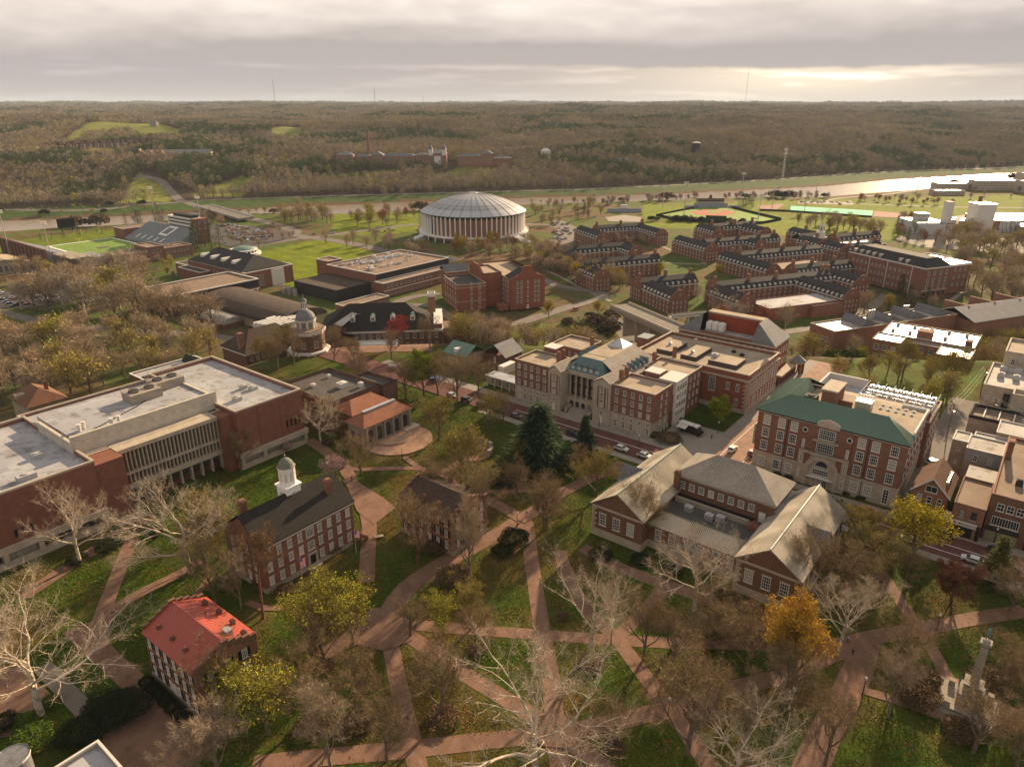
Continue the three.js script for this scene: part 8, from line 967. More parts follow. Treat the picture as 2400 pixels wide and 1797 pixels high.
scatter(12, pairs(206.2,-423.6,248.5,-461.5,267.8,-444.0,259.5,-420.5,202.7,-398.6),[['bare', 0.5],['yellow', 0.2],['spruce', 0.3]],[5,12], 'below the mansard hall lawn', 35,7);
scatter(18, pairs(120.8,-458.4,119.3,-424.2,115.7,-381.0,163.4,-398.6,163.1,-386.0,140.6,-378.0),[['bare', 0.7],['sycamore', 0.15],['red', 0.15]],[7,12], 'before the flat white dormitory roof', 36,5);
for (const [a, b, c, d, n, pl] of [[560,170,760,150,9, 'left of the ballpark'],[840,150,1200,110,14, 'behind the left outfield'],[1380,120,1480,110,5, 'behind the ballpark stand'],[1560,110,2000,100,10, 'along the river meadow']]) scatter(n, pairs(...[[a, b - 12],[c, d - 12],[c, d + 14],[a, b + 14]].flatMap(p => { const rx = (1200 + p[0] * 800 / 2208 - 1200) / 1663, ry = (898.5 - (420 + p[1] * 800 / 2208)) / 1663, Y = ry * 0.93106 - 0.36488, t = -118 / Y; return [rx * t, -(ry * 0.36488 + 0.93106) * t]; })),[['blossom', 0.85],['red', 0.15]],[6,9], pl, 40 + n, 6);
scatter(16, pairs(44.3,-903.1,111.2,-932.9,103.0,-800.2,70.2,-777.9),[['spruce', 0.7],['olive', 0.3]],[8,12], 'between the arena and the softball ground', 51,7);
scatter(14, pairs(18.7,-875.1,53.9,-903.1,69.3,-767.2,31.8,-736.6), BARE, [7,11], 'beside the arena car park', 52,8);
scatter(24, pairs(145.7,-788.9,249.1,-772.5,250.7,-788.9,171.7,-800.2),[['bush', 0.8],['bare', 0.2]],[3,6], 'in the dark hedge below the outfield', 53,3);
scatter(10, pairs(290.0,-932.9,314.8,-948.5,295.9,-888.9,280.8,-888.9),[['spruce', 1]],[6,10], 'right of the ballpark stand', 54,5);
scatter(14, pairs(453.6,-953.7,530.7,-897.2,551.4,-934.1,475.1,-995.3),[['red', 0.6],['bare', 0.4]],[6,9], 'in the meadow beyond the turquoise pitch', 55,12);
scatter(26, pairs(486.5,-953.7,601.6,-1089.8,937.4,-1304.3,694.1,-953.7,555.5,-915.3),[['bare', 0.5],['blossom', 0.3],['bush', 0.2]],[5,10], 'around the pale riverside blocks', 56,12);
scatter(30, pairs(-607.7,-848.0,-442.0,-917.4,-423.6,-881.4,-579.6,-816.8),[['bare', 0.5],['bush', 0.3],['bud', 0.2]],[3,7], 'along the far river bank road', 57,9);
scatter(20, pairs(96.8,-699.2,137.1,-665.3,134.0,-641.8,90.3,-649.4),[['bare', 0.8],['blossom', 0.2]],[6,9], 'in the arena side dormitory court', 58,6);
scatter(12, pairs(-355.1,-823.8,-317.1,-788.9,-291.4,-746.5,-324.5,-756.7),[['bare', 0.6],['spruce', 0.4]],[6,11], 'beside the press tower', 59,7);
scatter(12, pairs(-190.9,-1022.9,-178.6,-1081.6,-88.6,-1041.7,-171.9,-987.0),[['bud', 0.5],['bare', 0.5]],[8,12], 'on the far levee', 60,20);
scatter(26, pairs(285.2,-1041.6,404.1,-1049.9,438.9,-994.0,422.3,-971.8,323.4,-979.1),[['blossom', 0.5],['bare', 0.3],['bush', 0.2]],[4,8], 'along the near river bank', 61,10);
scatter(34, bankNear.slice(1,8).map(q => [q[0], q[1] + 8]).concat(bankNear.slice(1,8).reverse().map(q => [q[0], q[1] + 26])),[['bare', 0.4],['shrub', 0.3],['bud', 0.15],['red', 0.15]],[4,9], 'screening the near river bank', 62,9);
scatter(16,[[-12,-296],[26,-330],[30,-380],[-10,-372],[-14,-330]].map(q => TW(...q)),[['bud', 0.4],['olive', 0.4],['bare', 0.2]],[7,12], 'in the gardens beside the school', 63,6);
scatter(9,[[-60,-266],[-18,-268],[-18,-322],[-58,-328]].map(q => TW(...q)),[['olive', 0.6],['bud', 0.4]],[7,11], 'on the lawn below the school', 64,9);
// ---------------------------------------------------------------- woods beyond the river: one mass of crowns
{
const R = rng(77), protos = [0,1,2].map(i => { const P3 = [], K = []; const r2 = rng(300 + i); const rr = (a, b) => a + (b - a) * r2(); for (let k = 0; k < 110; k++) { const a = rr(0,6.283), u = rr(-0.5,1), q = Math.sqrt(Math.max(0.05,1 - u * u)) * rr(0.35,1), c = V3(Math.cos(a) * q * 4.6,8.6 + u * 5.2, Math.sin(a) * q * 4.6), d = V3(c.x * 0.16 + rr(-0.6,0.6),0.75 + rr(-0.3,0.6), c.z * 0.16 + rr(-0.6,0.6)).normalize(), s = V3(rr(-1,1), rr(-0.4,0.4), rr(-1,1)).normalize(), L = rr(1.2,2.6), w = rr(0.22,0.48); P3.push(c.clone().addScaledVector(s, w), c.clone().addScaledVector(s, -w), c.clone().addScaledVector(d, L)); const t = rr(0.8,1.2); for (let j = 0; j < 3; j++) K.push(t, t * 0.99, t * 0.97); } for (let k = 0; k < 3; k++) { const a = k * 2.1; P3.push(V3(Math.cos(a) * 0.4,0, Math.sin(a) * 0.4), V3(-Math.cos(a) * 0.4,0,-Math.sin(a) * 0.4), V3(rr(-0.5,0.5),11, rr(-0.5,0.5))); for (let j = 0; j < 3; j++) K.push(0.9,0.85,0.8); } const g = new THREE.BufferGeometry().setFromPoints(P3); g.setAttribute('color', new THREE.Float32BufferAttribute(K, 3)); g.computeVertexNormals(); return g; });
const lists = [[],[],[]]; const palette = [[0.275,0.22,0.16],[0.25,0.21,0.16],[0.31,0.245,0.165],[0.265,0.235,0.135],[0.225,0.19,0.15]];
const CL = [...FIELDS, ...CLEAR]; const add = (x, z, s, far) => { const n = fbm(x / 170 + 4, z / 170 + 6,3), e = fbm(x / 60 + 8, z / 60,2); let c = palette[Math.floor(R() * 5)]; if (n > 0.57 && e > 0.45 && R() < 0.8) c = [0.085,0.112,0.045]; else if (n > 0.5 && n < 0.56 && R() < 0.5) c = [0.20,0.19,0.085]; else if (R() < 0.035) c = [0.33,0.29,0.07]; else if (n < 0.34 && R() < 0.3) c = [0.27,0.21,0.08]; const bt = 0.72 + 0.6 * fbm(x / 90 + 70, z / 90 + 20,3) + (R() - 0.5) * 0.3; c = c.map(v => v * bt); lists[Math.floor(R() * 3)].push([x, landY(x, z) - 0.5, z, s * (0.7 + 0.6 * R()), R() * 6.283, c]); };
const skip = (x, z) => CL.some(f => inPoly(f, x, z));
for (let r = 900, sp = 7; r < 14000; r += sp) { sp = r < 1500 ? 7.2 : r < 2600 ? 7.2 + (r - 1500) / 1100 * 5 : r < 4800 ? 12.2 + (r - 2600) / 2200 * 9 : 21 + (r - 4800) / 220; const n = Math.round(r * 1.6 / sp); for (let i = 0; i < n; i++) { const a = -0.8 + 1.6 * (i + R()) / n, q = r + (R() - 0.5) * sp, x = Math.sin(a) * q, z = -Math.cos(a) * q; if (z > -700) continue; const d = sdLine(highway, x, z); if (d < 12 || skip(x, z)) continue; add(x, z, (sp / 8.2) * 1.05); } }
const wood = new THREE.MeshPhysicalMaterial({ vertexColors: true, roughness: 1, specularIntensity: 0.1, side: THREE.DoubleSide }), m4 = new THREE.Matrix4(), q4 = new THREE.Quaternion(), c = new THREE.Color(), up = V3(0,1,0); let tot = 0;
lists.forEach((L, i) => { const im = new THREE.InstancedMesh(protos[i], wood, L.length); L.forEach(([x, y, z, s, a, col], j) => { q4.setFromAxisAngle(up, a); const sv = Math.min(s, 1.25 + (s - 1.25) * 0.35); m4.compose(V3(x, y, z), q4, V3(s, Math.max(0.6, sv), s)); im.setMatrixAt(j, m4); im.setColorAt(j, c.setRGB(...col)); }); im.castShadow = im.receiveShadow = true; tot += L.length; top(im, 'forest', ['bare brown woods covering the hills beyond the river', 'grey brown bare trees mixed through the hill woods', 'reddish bare trees mixed through the hill woods'][i], 'forest', null, 'stuff'); });
}
// rough grass, dead leaves and weeds over the lawns of the green
{
const R = rng(501), G3 = [0,1].map(i => { const r = rng(600 + i), P3 = [], K = []; for (let k = 0; k < 26; k++) { const x = (r() - 0.5) * 2.4, z = (r() - 0.5) * 2.4, a = r() * 6.283, h = 0.08 + r() * 0.16, w = 0.06 + r() * 0.1, l = 0.12 + r() * 0.3; P3.push(V3(x - Math.cos(a) * w, 0.02, z - Math.sin(a) * w), V3(x + Math.cos(a) * w, 0.02, z + Math.sin(a) * w), V3(x + Math.sin(a) * l, h, z - Math.cos(a) * l)); const t = 0.7 + r() * 0.6, b = r() < 0.3 ? 1.5 : 1; for (let j = 0; j < 3; j++) K.push(t * b, t, t * 0.9); } const g = new THREE.BufferGeometry().setFromPoints(P3); g.setAttribute('color', new THREE.Float32BufferAttribute(K, 3)); g.computeVertexNormals(); return g; });
const HB = [[-230,-174,-125,10],[-137,-119,-95,-66],[-119,-98,-54,-38],[-118,-97,-119,-102],[-205,-150,-160,-126],[-80,-26,-168,-131],[-115,-84,-27,0],[-138,-124,-155,-140]];
const L = [[],[]]; for (let s = -188; s < 70; s += 1.65) for (let t = -171; t < -2; t += 1.65) { const a = s + (R() - 0.5) * 1.6, b = t + (R() - 0.5) * 1.6; if (HB.some(h => a > h[0] && a < h[1] && b > h[2] && b < h[3])) continue; const [x, z] = TW(a, b); if (z > -58 || Math.abs(x) > -z * 0.95 || PAVED.some(f => f(x, z))) continue; const n = fbm(x / 9 + 50, z / 9,4), n2 = fbm(x / 40, z / 40 + 9,4), q = ss(0.42,0.7, n * 0.55 + n2 * 0.5); const c = R() < 0.06 ? [0.19,0.12,0.06] : [mix(0.062,0.12, q), mix(0.100,0.10, q), mix(0.013,0.032, q)]; L[R() < 0.5 ? 0 : 1].push([x, z, R() * 6.283,0.8 + R() * 0.6, c]); }
const m4 = new THREE.Matrix4(), q4 = new THREE.Quaternion(), c = new THREE.Color(), up = V3(0,1,0);
L.forEach((l, i) => { const im = new THREE.InstancedMesh(G3[i], leafMat, l.length); l.forEach(([x, z, a, s, col], j) => { q4.setFromAxisAngle(up, a); m4.compose(V3(x, 0, z), q4, V3(s, s, s)); im.setMatrixAt(j, m4); im.setColorAt(j, c.setRGB(...col)); }); im.castShadow = im.receiveShadow = true; top(im, 'grass', ['tufted spring grass over the lawns of the green', 'dead leaves and weeds scattered over the green'][i], 'grass', null, 'stuff'); });
}
// ================================================================ buildings beyond the river
{ const cx = -190, cz = -1228, y0 = landY(cx, cz), B = building('hilltop_complex', 'long red brick hilltop complex with twin white towers', 3,0,0,0); B.g.position.set(cx, y0, cz); B.o = [0,0,0]; B.mb = () => new MB();
const bl = (a, b, c, d, h, rh = 4) => { part(B, 'wall', B.mb().box(a, b, -4, h, c, d), MT.brickOrange); part(B, 'roof', B.mb().hip(a - 0.5, b + 0.5, c - 0.5, d + 0.5, h, rh, b - a > d - c ? 'x' : 'z', Math.min(b - a, d - c) / 2), MT.slateGrey); const n = Math.max(1, Math.round((b - a) / 5)); wins(B, 't+', d, a + 0.5, b - 0.5, n, [1.5,6,10.5].filter(v => v < h - 2),1.5,2.4,2,2, FW); };
bl(-98,-70,-14,12,15,5); bl(-70,-40,-10,6,12); bl(-40,-22,-14,10,15,5); bl(-22,30,-10,6,13); bl(30,52,-12,8,14); bl(52,82,-16,12,17,5); bl(100,140,-10,8,12); bl(140,158,-14,10,16,6); bl(158,190,-20,-4,8,3);
for (const s of [56,78]) { boxPart(B, 'white_tower', [s - 3.5, s + 3.5],[5,13],[14,23], MT.white); part(B, 'tower_roof', B.mb().lathe(s, 9,[[4.6,23],[3,26],[2.6,28],[0,31]],8), MT.slateGrey); } boxPart(B, 'white_porch', [62,72],[12,15],[0,13], MT.white); }
{ const [x, z] = [-273.6,-1471.0]; const zz = -1262, xx = -243, g = new THREE.Group(); g.position.set(xx, landY(xx, zz), zz); top(g, 'smoke_stack', 'tall tapering orange brick smoke stack above the hilltop complex', 'chimney'); part({ g }, 'stack', new MB().cyl(0,0,3.2,1.9,-2,46,16), MT.brickOrange); part({ g }, 'stack_rim', new MB().cyl(0,0,2.2,2.2,45,46.4,16), MT.brickDark); }
{ for (let i = 0; i < 9; i++) { const x = -838 + i * 21, z = -1338 - i * 7, B = building('apartment_block', 'brick and white gabled apartment block in the hillside row', 20,0,0,0, 'apartment block', 'hillside apartment row'); B.g.position.set(x, landY(x, z) - 1, z); B.o = [0,0,0]; B.mb = () => new MB(); part(B, 'wall', B.mb().box(-10,10,-2,10,-8,6), i % 2 ? MT.brickOrange : MT.brick); part(B, 'roof', B.mb().hip(-10.6,10.6,-8.6,6.6,10,5, 'x', 4), MT.shingleBrown); for (const s of [-5,5]) { part(B, 'gable', B.mb().prof([[s - 3,0],[s + 3,0],[s + 3,10],[s, 13.4],[s - 3,10]],4,7.4, 'z'), i % 2 ? MT.brick : MT.brickOrange); boxPart(B, 'white_bay', [s + 3.2, s + 4.8],[6,7],[0,9.6], MT.white); } wins(B, 't+', 7.4,-8,-2,2,[1,4.2,7.4],1.3,1.8,2,2, FW); wins(B, 't+', 7.4,2,8,2,[1,4.2,7.4],1.3,1.8,2,2, FW); } }
{ const B = building('shopping_row', 'low dark roofed shopping row beyond the river bridge', 8,0,0,0); B.g.position.set(-560, landY(-560,-1225),-1225); B.o = [0,0,0]; B.mb = () => new MB(); part(B, 'wall', B.mb().box(-40,62,-2,7,-14,4), MT.tan); boxPart(B, 'white_fascia', [-40.2,62.2],[4,4.6],[4.4,7], MT.white); part(B, 'roof', B.mb().gable(-41,63,-16,6,7,4, 'x', 0.3), MT.slateGrey); for (const s of [-44,-30,-14]) part(B, 'gable', B.mb().gable(s - 7, s + 7,-4,16,5,5, 'z', 0.3), MT.tile); part(B, 'clock_turret', B.mb().box(-48,-45,-2,13,6,9), MT.white); }
for (const [n, x, z, w, lb] of [[0,62,-1370,16, 'lone white house in a hilltop clearing'],[1,-24,-1345,30, 'brick villa at the right end of the hilltop'],[2,190,-1290,26, 'brick house hidden in the hillside woods'],[3,-900,-1900,18, 'pale house on the far left ridge'],[4,-840,-1960,16, 'orange roofed house on the far left ridge']]) { const B = building('hill_house', lb, 12 - n * 9,0,0,0, 'house'); B.g.position.set(x, landY(x, z), z); B.o = [0,0,0]; B.mb = () => new MB(); part(B, 'wall', B.mb().box(-w / 2, w / 2,-3,8,-6,6), n === 0 ? MT.white : n > 2 ? MT.tan : MT.brickOrange); part(B, 'roof', B.mb().hip(-w / 2 - 0.6, w / 2 + 0.6,-6.6,6.6,8,5, 'x', 5), n === 0 ? MT.white : n === 4 ? MT.tile : MT.slateGrey); wins(B, 't+', 6,-w / 2, w / 2,4,[1,4.8],1.3,2,2,2, FW); }
for (const [x, z, h, lb] of [[-1150,-3700,150, 'thin red and white radio mast on the left horizon'],[-620,-3450,125, 'dark radio mast left of the arena dome on the horizon'],[1500,-4900,230, 'tall thin radio mast on the right horizon'],[-500,-4300,100, 'faint distant mast near the middle horizon']]) { const g = new THREE.Group(); g.position.set(x, landY(x, z), z); top(g, 'radio_mast', lb, 'mast'); const m = new MB(); for (let i = 0; i < 3; i++) { const a = i * 2.1; m.cyl(Math.cos(a) * 1, Math.sin(a) * 1,0.35,0.3,0, h, 4); } for (let k = 0; k < h; k += 8) m.box(-1,1, k, k + 0.5,-1,1); part({ g }, 'lattice', m, MT.grey); part({ g }, 'antenna', new MB().cyl(0,0,0.4,0.2, h, h * 1.07,5), MT.grey); }
{ const g = new THREE.Group(); g.position.set(350, landY(350,-1420),-1420); top(g, 'water_tank', 'dark round water tank with a pale cap above the woods', 'tank'); part({ g }, 'tank', new MB().cyl(0,0,8,8,0,24,24), MT.dark); part({ g }, 'tank_cap', new MB().lathe(0,0,[[8.3,24],[6,25.6],[0,26.6]],24), MT.whiteTrim); }
{ const x = 425, z = -1155, g = new THREE.Group(); g.position.set(x, landY(x, z), z); top(g, 'cell_tower', 'grey lattice cell tower rising from the right hillside', 'tower'); part({ g }, 'lattice', (() => { const m = new MB(); for (const [a, b] of [[1,1],[-1,1],[1,-1],[-1,-1]]) m.cyl(a, b, 0.2,0.16,0,58,4); for (let k = 0; k < 58; k += 4) m.box(-1.1,1.1, k, k + 0.25,-1.1,1.1); return m; })(), MT.steel); for (const y of [48,54]) part({ g }, 'antenna_ring', new MB().cyl(0,0,3,3, y, y + 2.4,9, false), MT.whiteTrim); }
[['T', 6,-338, 'tan brick house with a grey roof right of the school'],['T', 24,-352, 'brick house with a flat pale roof at the right edge'],['T', -2,-392, 'brick apartment house behind the school gardens'],['T', 22,-400, 'small tan house among the garden trees']].forEach(([g, s, t, lb], k) => { const y = landY(...TW(s, t)), B = building('garden_house', lb, g, s, t, y, 'house'); if (k % 2) { block(B, [s - 8, s + 8],[t - 7, t + 7],[y - 3, y + 9], MT.brickOrange, MT.paleRoof, MT.lime, 0.3,0.4,0.25); unit(B, s + 2, t, y + 8.7,2,2,1.4); } else { part(B, 'wall', B.mb().box(s - 8, s + 8, y - 3, y + 7, t - 6, t + 6), k ? MT.brick : MT.tan); part(B, 'roof', B.mb().hip(s - 8.6, s + 8.6, t - 6.6, t + 6.6, y + 7,4, 'x', 5), MT.slateGrey); chimney(B, s + 3, t, y + 8, y + 12,1,1); } wins(B, 't+', t + (k % 2 ? 7 : 6), s - 7, s + 7,4,[y + 0.8, y + 4.2],1.2,1.8,2,2, FW); });
// ================================================================ cars
const CARC = { white: [0.62,0.62,0.6], silver: [0.36,0.37,0.38], grey: [0.13,0.135,0.14], black: [0.018,0.018,0.02], red: [0.28,0.02,0.015], blue: [0.03,0.06,0.16], tan: [0.3,0.25,0.17] };
const carMat = {}, carGeo = {}; for (const c in CARC) { carMat[c] = new THREE.MeshPhysicalMaterial({ color: lin(...CARC[c]), roughness: 0.35, clearcoat: 0.8, clearcoatRoughness: 0.08 }); }
function carParts() { const b = new MB(); b.prof([[-2.25,0.35],[2.25,0.35],[2.3,0.62],[2.2,0.86],[1.15,0.98],[0.45,1.42],[-1.3,1.44],[-2.05,1.0],[-2.28,0.86]],-0.88,0.88, 'z'); const g = new MB(); g.prof([[1.1,1.0],[0.46,1.38],[-1.28,1.4],[-1.95,1.02]].reverse(),-0.9,0.9, 'z'); g.prof([[1.22,0.98],[0.5,1.42],[0.42,1.37],[1.0,0.96]],-0.7,0.7, 'z').prof([[-1.42,1.42],[-2.1,1.02],[-1.95,0.98],[-1.3,1.38]],-0.7,0.7, 'z'); return [b.geo(), g.geo(), new THREE.CylinderGeometry(0.33,0.33,0.22,12).rotateX(Math.PI / 2), new MB().box(2.2,2.3,0.6,0.75,-0.16,0.16, true).geo(), new MB().box(-2.3,-2.2,0.65,0.85,-0.16,0.16, true).geo()]; }
const CP = carParts(), lampM = M(0.7,0.7,0.66, null, { roughness: 0.2 }), tailM = M(0.3,0.01,0.01, null, { roughness: 0.3 });
function car(c, s, t, deg, place, o = {}) { const [x, z] = o.world ? [s, t] : TW(s, t), g = new THREE.Group(); g.position.set(x, o.y ?? 0.27, z); g.rotation.y = deg * Math.PI / 180; const k = o.k || 1; g.scale.set(k, k * (o.tall || 1), k); const add = (n, ge, m, px = 0, py = 0, pz = 0) => { const q = mesh(ge, m); q.name = n; q.position.set(px, py, pz); g.add(q); }; add('body', CP[0], carMat[c]); add('glass', CP[1], MT.glass); if (!o.far) { for (const [a, b] of [[1.4,0.8],[1.4,-0.8],[-1.4,0.8],[-1.4,-0.8]]) add('wheel', CP[2], MT.black, a, 0.33, b); for (const b of [-0.62,0.62]) { add('headlight', CP[3], lampM, 0,0, b); add('tail_light', CP[4], tailM, 0,0, b); } } top(g, 'parked_car', c + ' car ' + place, 'car', 'cars ' + place); }
for (const [c, s, tall] of [['silver', -166],['black', -159,1.15],['black', -151.5],['grey', -144],['black', -113,1.1],['black', -106.5,1.1]]) car(c, s, -176.6,-38, 'parked on the green side of the brick street', { tall });
for (const [c, s, tall] of [['white', -95,1.1],['white', -87,1.15],['red', -77]]) car(c, s, -176.8,-38, 'parked near the street corner', { tall });
for (const [c, s, tall] of [['grey', -33,1.15],['red', -25.5],['black', -8,1.1],['black', 3.5],['silver', 12]]) car(c, s, -184.4,-38, 'parked in front of the shops', { tall });
for (const [c, s, tall] of [['white', -27,1],['white', -14,1.1],['white', -1],['black', 6,1.15],['black', 15,1.15],['grey', 22]]) car(c, s, -176.7,142, 'parked along the green below the shops', { tall });
car('white', -67.5,-197.5,52, 'driving down the sunlit cross street', { tall: 1.15 }); car('red', -61.8,-199,52, 'parked beside the hanging banner', { tall: 1.05 }); car('red', -62,-206,52, 'waiting behind the hanging banner'); car('white', -17,-226,10, 'in the yard beside the gabled shop', { tall: 1.15 }); car('white', -12,-228,10, 'near the dumpsters in the shop yard', { tall: 1.2 });
for (const [c, s] of [['grey', -136],['white', -129],['silver', -121]]) car(c, s, -176.6,-38, 'parked on the green side of the brick street');
for (const [c, s] of [['silver', -205],['black', -198],['white', -190],['blue', -182]]) car(c, s, -184.2,142, 'parked before the student centre street trees');
for (const [c, s, t] of [['white', -56,-262],['black', -53,-262.5],['silver', -50,-263],['grey', -44,-258],['white', -41,-258],['blue', -32,-254],['silver', -29,-254]]) car(c, s, t, 52, 'in the brick parking court');
for (const [c, s] of [['black', 22,0],['silver', 30],['white', 39]]) car(c, s, -184.4,-38, 'parked in front of the shops');
function lotCars(n, poly, place, seed, y = V, deg = 0) { const R = rng(seed), got = []; const cs = Object.keys(CARC), xs = poly.map(p => p[0]), zs = poly.map(p => p[1]); const [cx, cz] = poly[0], a = deg * Math.PI / 180, u = [Math.cos(a),-Math.sin(a)], v = [Math.sin(a), Math.cos(a)]; const c = []; for (let i = -60; i < 60; i++) for (let j = -14; j < 14; j++) { const x = cx + u[0] * i * 2.9 + v[0] * (j * 9 + (j & 1 ? 2.6 : 0)), z = cz + u[1] * i * 2.9 + v[1] * (j * 9 + (j & 1 ? 2.6 : 0)); if (inPoly(poly, x, z)) c.push([x, z]); } for (let i = c.length - 1; i > 0; i--) { const j = Math.floor(R() * (i + 1)); [c[i], c[j]] = [c[j], c[i]]; } c.slice(0, n).forEach(([x, z]) => car(cs[Math.floor(R() * 5.4 + (R() < 0.1 ? 1.5 : 0)) % 7], x, z, deg + 90 + (R() < 0.5 ? 180 : 0), place, { world: 1, y: y + 0.15, far: 1, k: 1.05, tall: 1 + 0.2 * R() })); }
lotCars(60, pairs(-355.0,-466.7,-342.8,-493.3,-313.7,-507.6,-298.2,-484.1,-292.2,-448.4,-311.2,-431.4), 'in the left valley car park', 1, V, -38); lotCars(20, pairs(-375.2,-533.3,-327.9,-549.9,-301.5,-522.7,-351.2,-510.1), 'below the stadium arches', 2, V, -38); lotCars(64, pairs(-312.2,-767.2,-285.4,-756.7,-234.7,-699.2,-224.0,-665.3,-237.5,-645.6,-264.5,-673.5), 'in the bridge car park', 3, V, 30); lotCars(34, pairs(42.4,-788.9,55.5,-783.4,72.8,-717.5,63.9,-669.4,46.6,-649.4,37.7,-669.4), 'in the dormitory car park', 4, V, 22); lotCars(16, pairs(379.7,-961.7,442.9,-949.1,434.4,-926.0,371.3,-939.5), 'beyond the turquoise pitch', 5, V, 5); lotCars(12, pairs(-147.7,-731.7,-121.6,-746.5,-117.8,-722.2,-143.3,-708.2), 'left of the arena', 6, V, 10);
for (const [x, z, c, d] of [[-199.4,-673.5, 'white', 200],[-194.5,-699.2, 'black', 130],[-176.5,-706.4, 'silver', 190],[-220.8,-741.5, 'grey', 130],[39.7,-425.9, 'red', 30],[-220.7,-738.6, 'black', 130]]) car(c, x, z, d, 'on the valley roads', { world: 1, y: landY(x, z) + 0.3, far: 1 });
// ================================================================ people
const personGeo = {}; function figure(pose) { if (personGeo[pose]) return personGeo[pose]; const N = 44, mc = new MarchingCubes(N, new THREE.MeshStandardMaterial(), false, false, 60000); mc.isolation = 0; const st = pose ? 0.26 : 0.09; const J = [[[0,0.95,0],[0,1.42,0],0.14,0.17],[[0,1.45,0],[0,1.58,0.01],0.06,0.055],[[0,1.64,0.01],[0,1.72,0.02],0.095,0.085]]; for (const k of [-1,1]) { const f = k * st; J.push([[k * 0.09,0.93,0],[k * 0.1,0.5, f * 0.6 + 0.03],0.095,0.065],[[k * 0.1,0.5, f * 0.6 + 0.03],[k * 0.1,0.08, f - 0.02],0.062,0.04],[[k * 0.1,0.05, f - 0.04],[k * 0.11,0.04, f + 0.15],0.045,0.04],[[k * 0.19,1.4,0],[k * 0.25,1.12,-f * 0.5],0.06,0.048],[[k * 0.25,1.12,-f * 0.5],[k * 0.23,0.86,-f * 0.7 + 0.08],0.045,0.034],[[k * 0.23,0.86,-f * 0.7 + 0.08],[k * 0.225,0.76,-f * 0.7 + 0.12],0.04,0.025]); }
const p = V3(), a = V3(), b = V3(); for (let z = 0; z < N; z++) for (let y = 0; y < N; y++) for (let x = 0; x < N; x++) { p.set((x / N * 2 - 1) * 0.95, (y / N * 2 - 1) * 0.95 + 0.92, (z / N * 2 - 1) * 0.95); let d = 9; for (const [A, Bq, r0, r1] of J) { a.set(...A); b.set(...Bq); const ab = b.clone().sub(a), t = clamp(p.clone().sub(a).dot(ab) / ab.lengthSq()); const e = p.distanceTo(a.clone().addScaledVector(ab, t)) - mix(r0, r1, t), h = clamp(0.5 + 0.5 * (d - e) / 0.05); d = mix(d, e, h) - 0.05 * h * (1 - h); } mc.field[x + y * N + z * N * N] = -d; }
mc.update(); const n = mc.count, P3 = mc.positionArray.slice(0, n * 3), NN = mc.normalArray.slice(0, n * 3); for (let i = 0; i < n; i++) { P3[i * 3] *= 0.95; P3[i * 3 + 1] = P3[i * 3 + 1] * 0.95 + 0.92; P3[i * 3 + 2] *= 0.95; } const g = new THREE.BufferGeometry(); g.setAttribute('position', new THREE.BufferAttribute(new Float32Array(P3),3)); g.setAttribute('normal', new THREE.BufferAttribute(new Float32Array(NN),3)); return personGeo[pose] = g; }
function person(x, z, y, pose, topC, legC, label, rot) { const g0 = figure(pose), g = g0.clone(), P3 = g.attributes.position, c = []; for (let i = 0; i < P3.count; i++) { const yy = P3.getY(i), xx = Math.abs(P3.getX(i)); const q = yy > 1.74 || (yy > 1.66 && P3.getZ(i) < -0.01) ? [0.04,0.025,0.015] : yy > 1.5 ? [0.38,0.22,0.15] : yy > 0.93 ? topC : xx > 0.19 && yy > 0.7 ? [0.38,0.22,0.15] : yy > 0.1 ? legC : [0.05,0.05,0.05]; c.push(...q); } g.setAttribute('color', new THREE.Float32BufferAttribute(c, 3)); const o = mesh(g, MT.vc); o.position.set(x, y, z); o.rotation.y = rot; top(o, 'person', label, 'person'); }
for (const [x, z, p, a, b, l, r, y = 0.2] of [[80.7,-101.1,1,[0.6,0.6,0.58],[0.05,0.05,0.06], 'person in a white top walking beside the column monument', 2],[-18.0,-93.1,1,[0.02,0.02,0.03],[0.3,0.3,0.32], 'person in dark clothes on the steep brick walk', 0],[-45.8,-178.5,0,[0.03,0.03,0.04],[0.03,0.03,0.05], 'person in black near the blossom tree', 1],[3.8,-159.7,1,[0.05,0.05,0.06],[0.4,0.4,0.4], 'person crossing the star junction of walks', 2],[64.1,-205.6,0,[0.04,0.05,0.04],[0.03,0.03,0.04], 'person standing near the food truck', 0],[67.1,-113.0,1,[0.3,0.4,0.55],[0.05,0.05,0.08], 'person in pale blue behind the orange gold tree', 1],[66.4,-109.4,0,[0.03,0.03,0.04],[0.04,0.04,0.05], 'person in black beside the orange gold tree', 2],[-30.8,-224.6,1,[0.04,0.04,0.06],[0.05,0.05,0.06], 'person on the walk beside the round stage', 3],[-47.2,-250.6,0,[0.03,0.03,0.03],[0.03,0.03,0.04], 'person on the forecourt of the student centre', 0,0]]) person(x, z, y || landY(x, z) + 0.2, p, a, b, l, r);
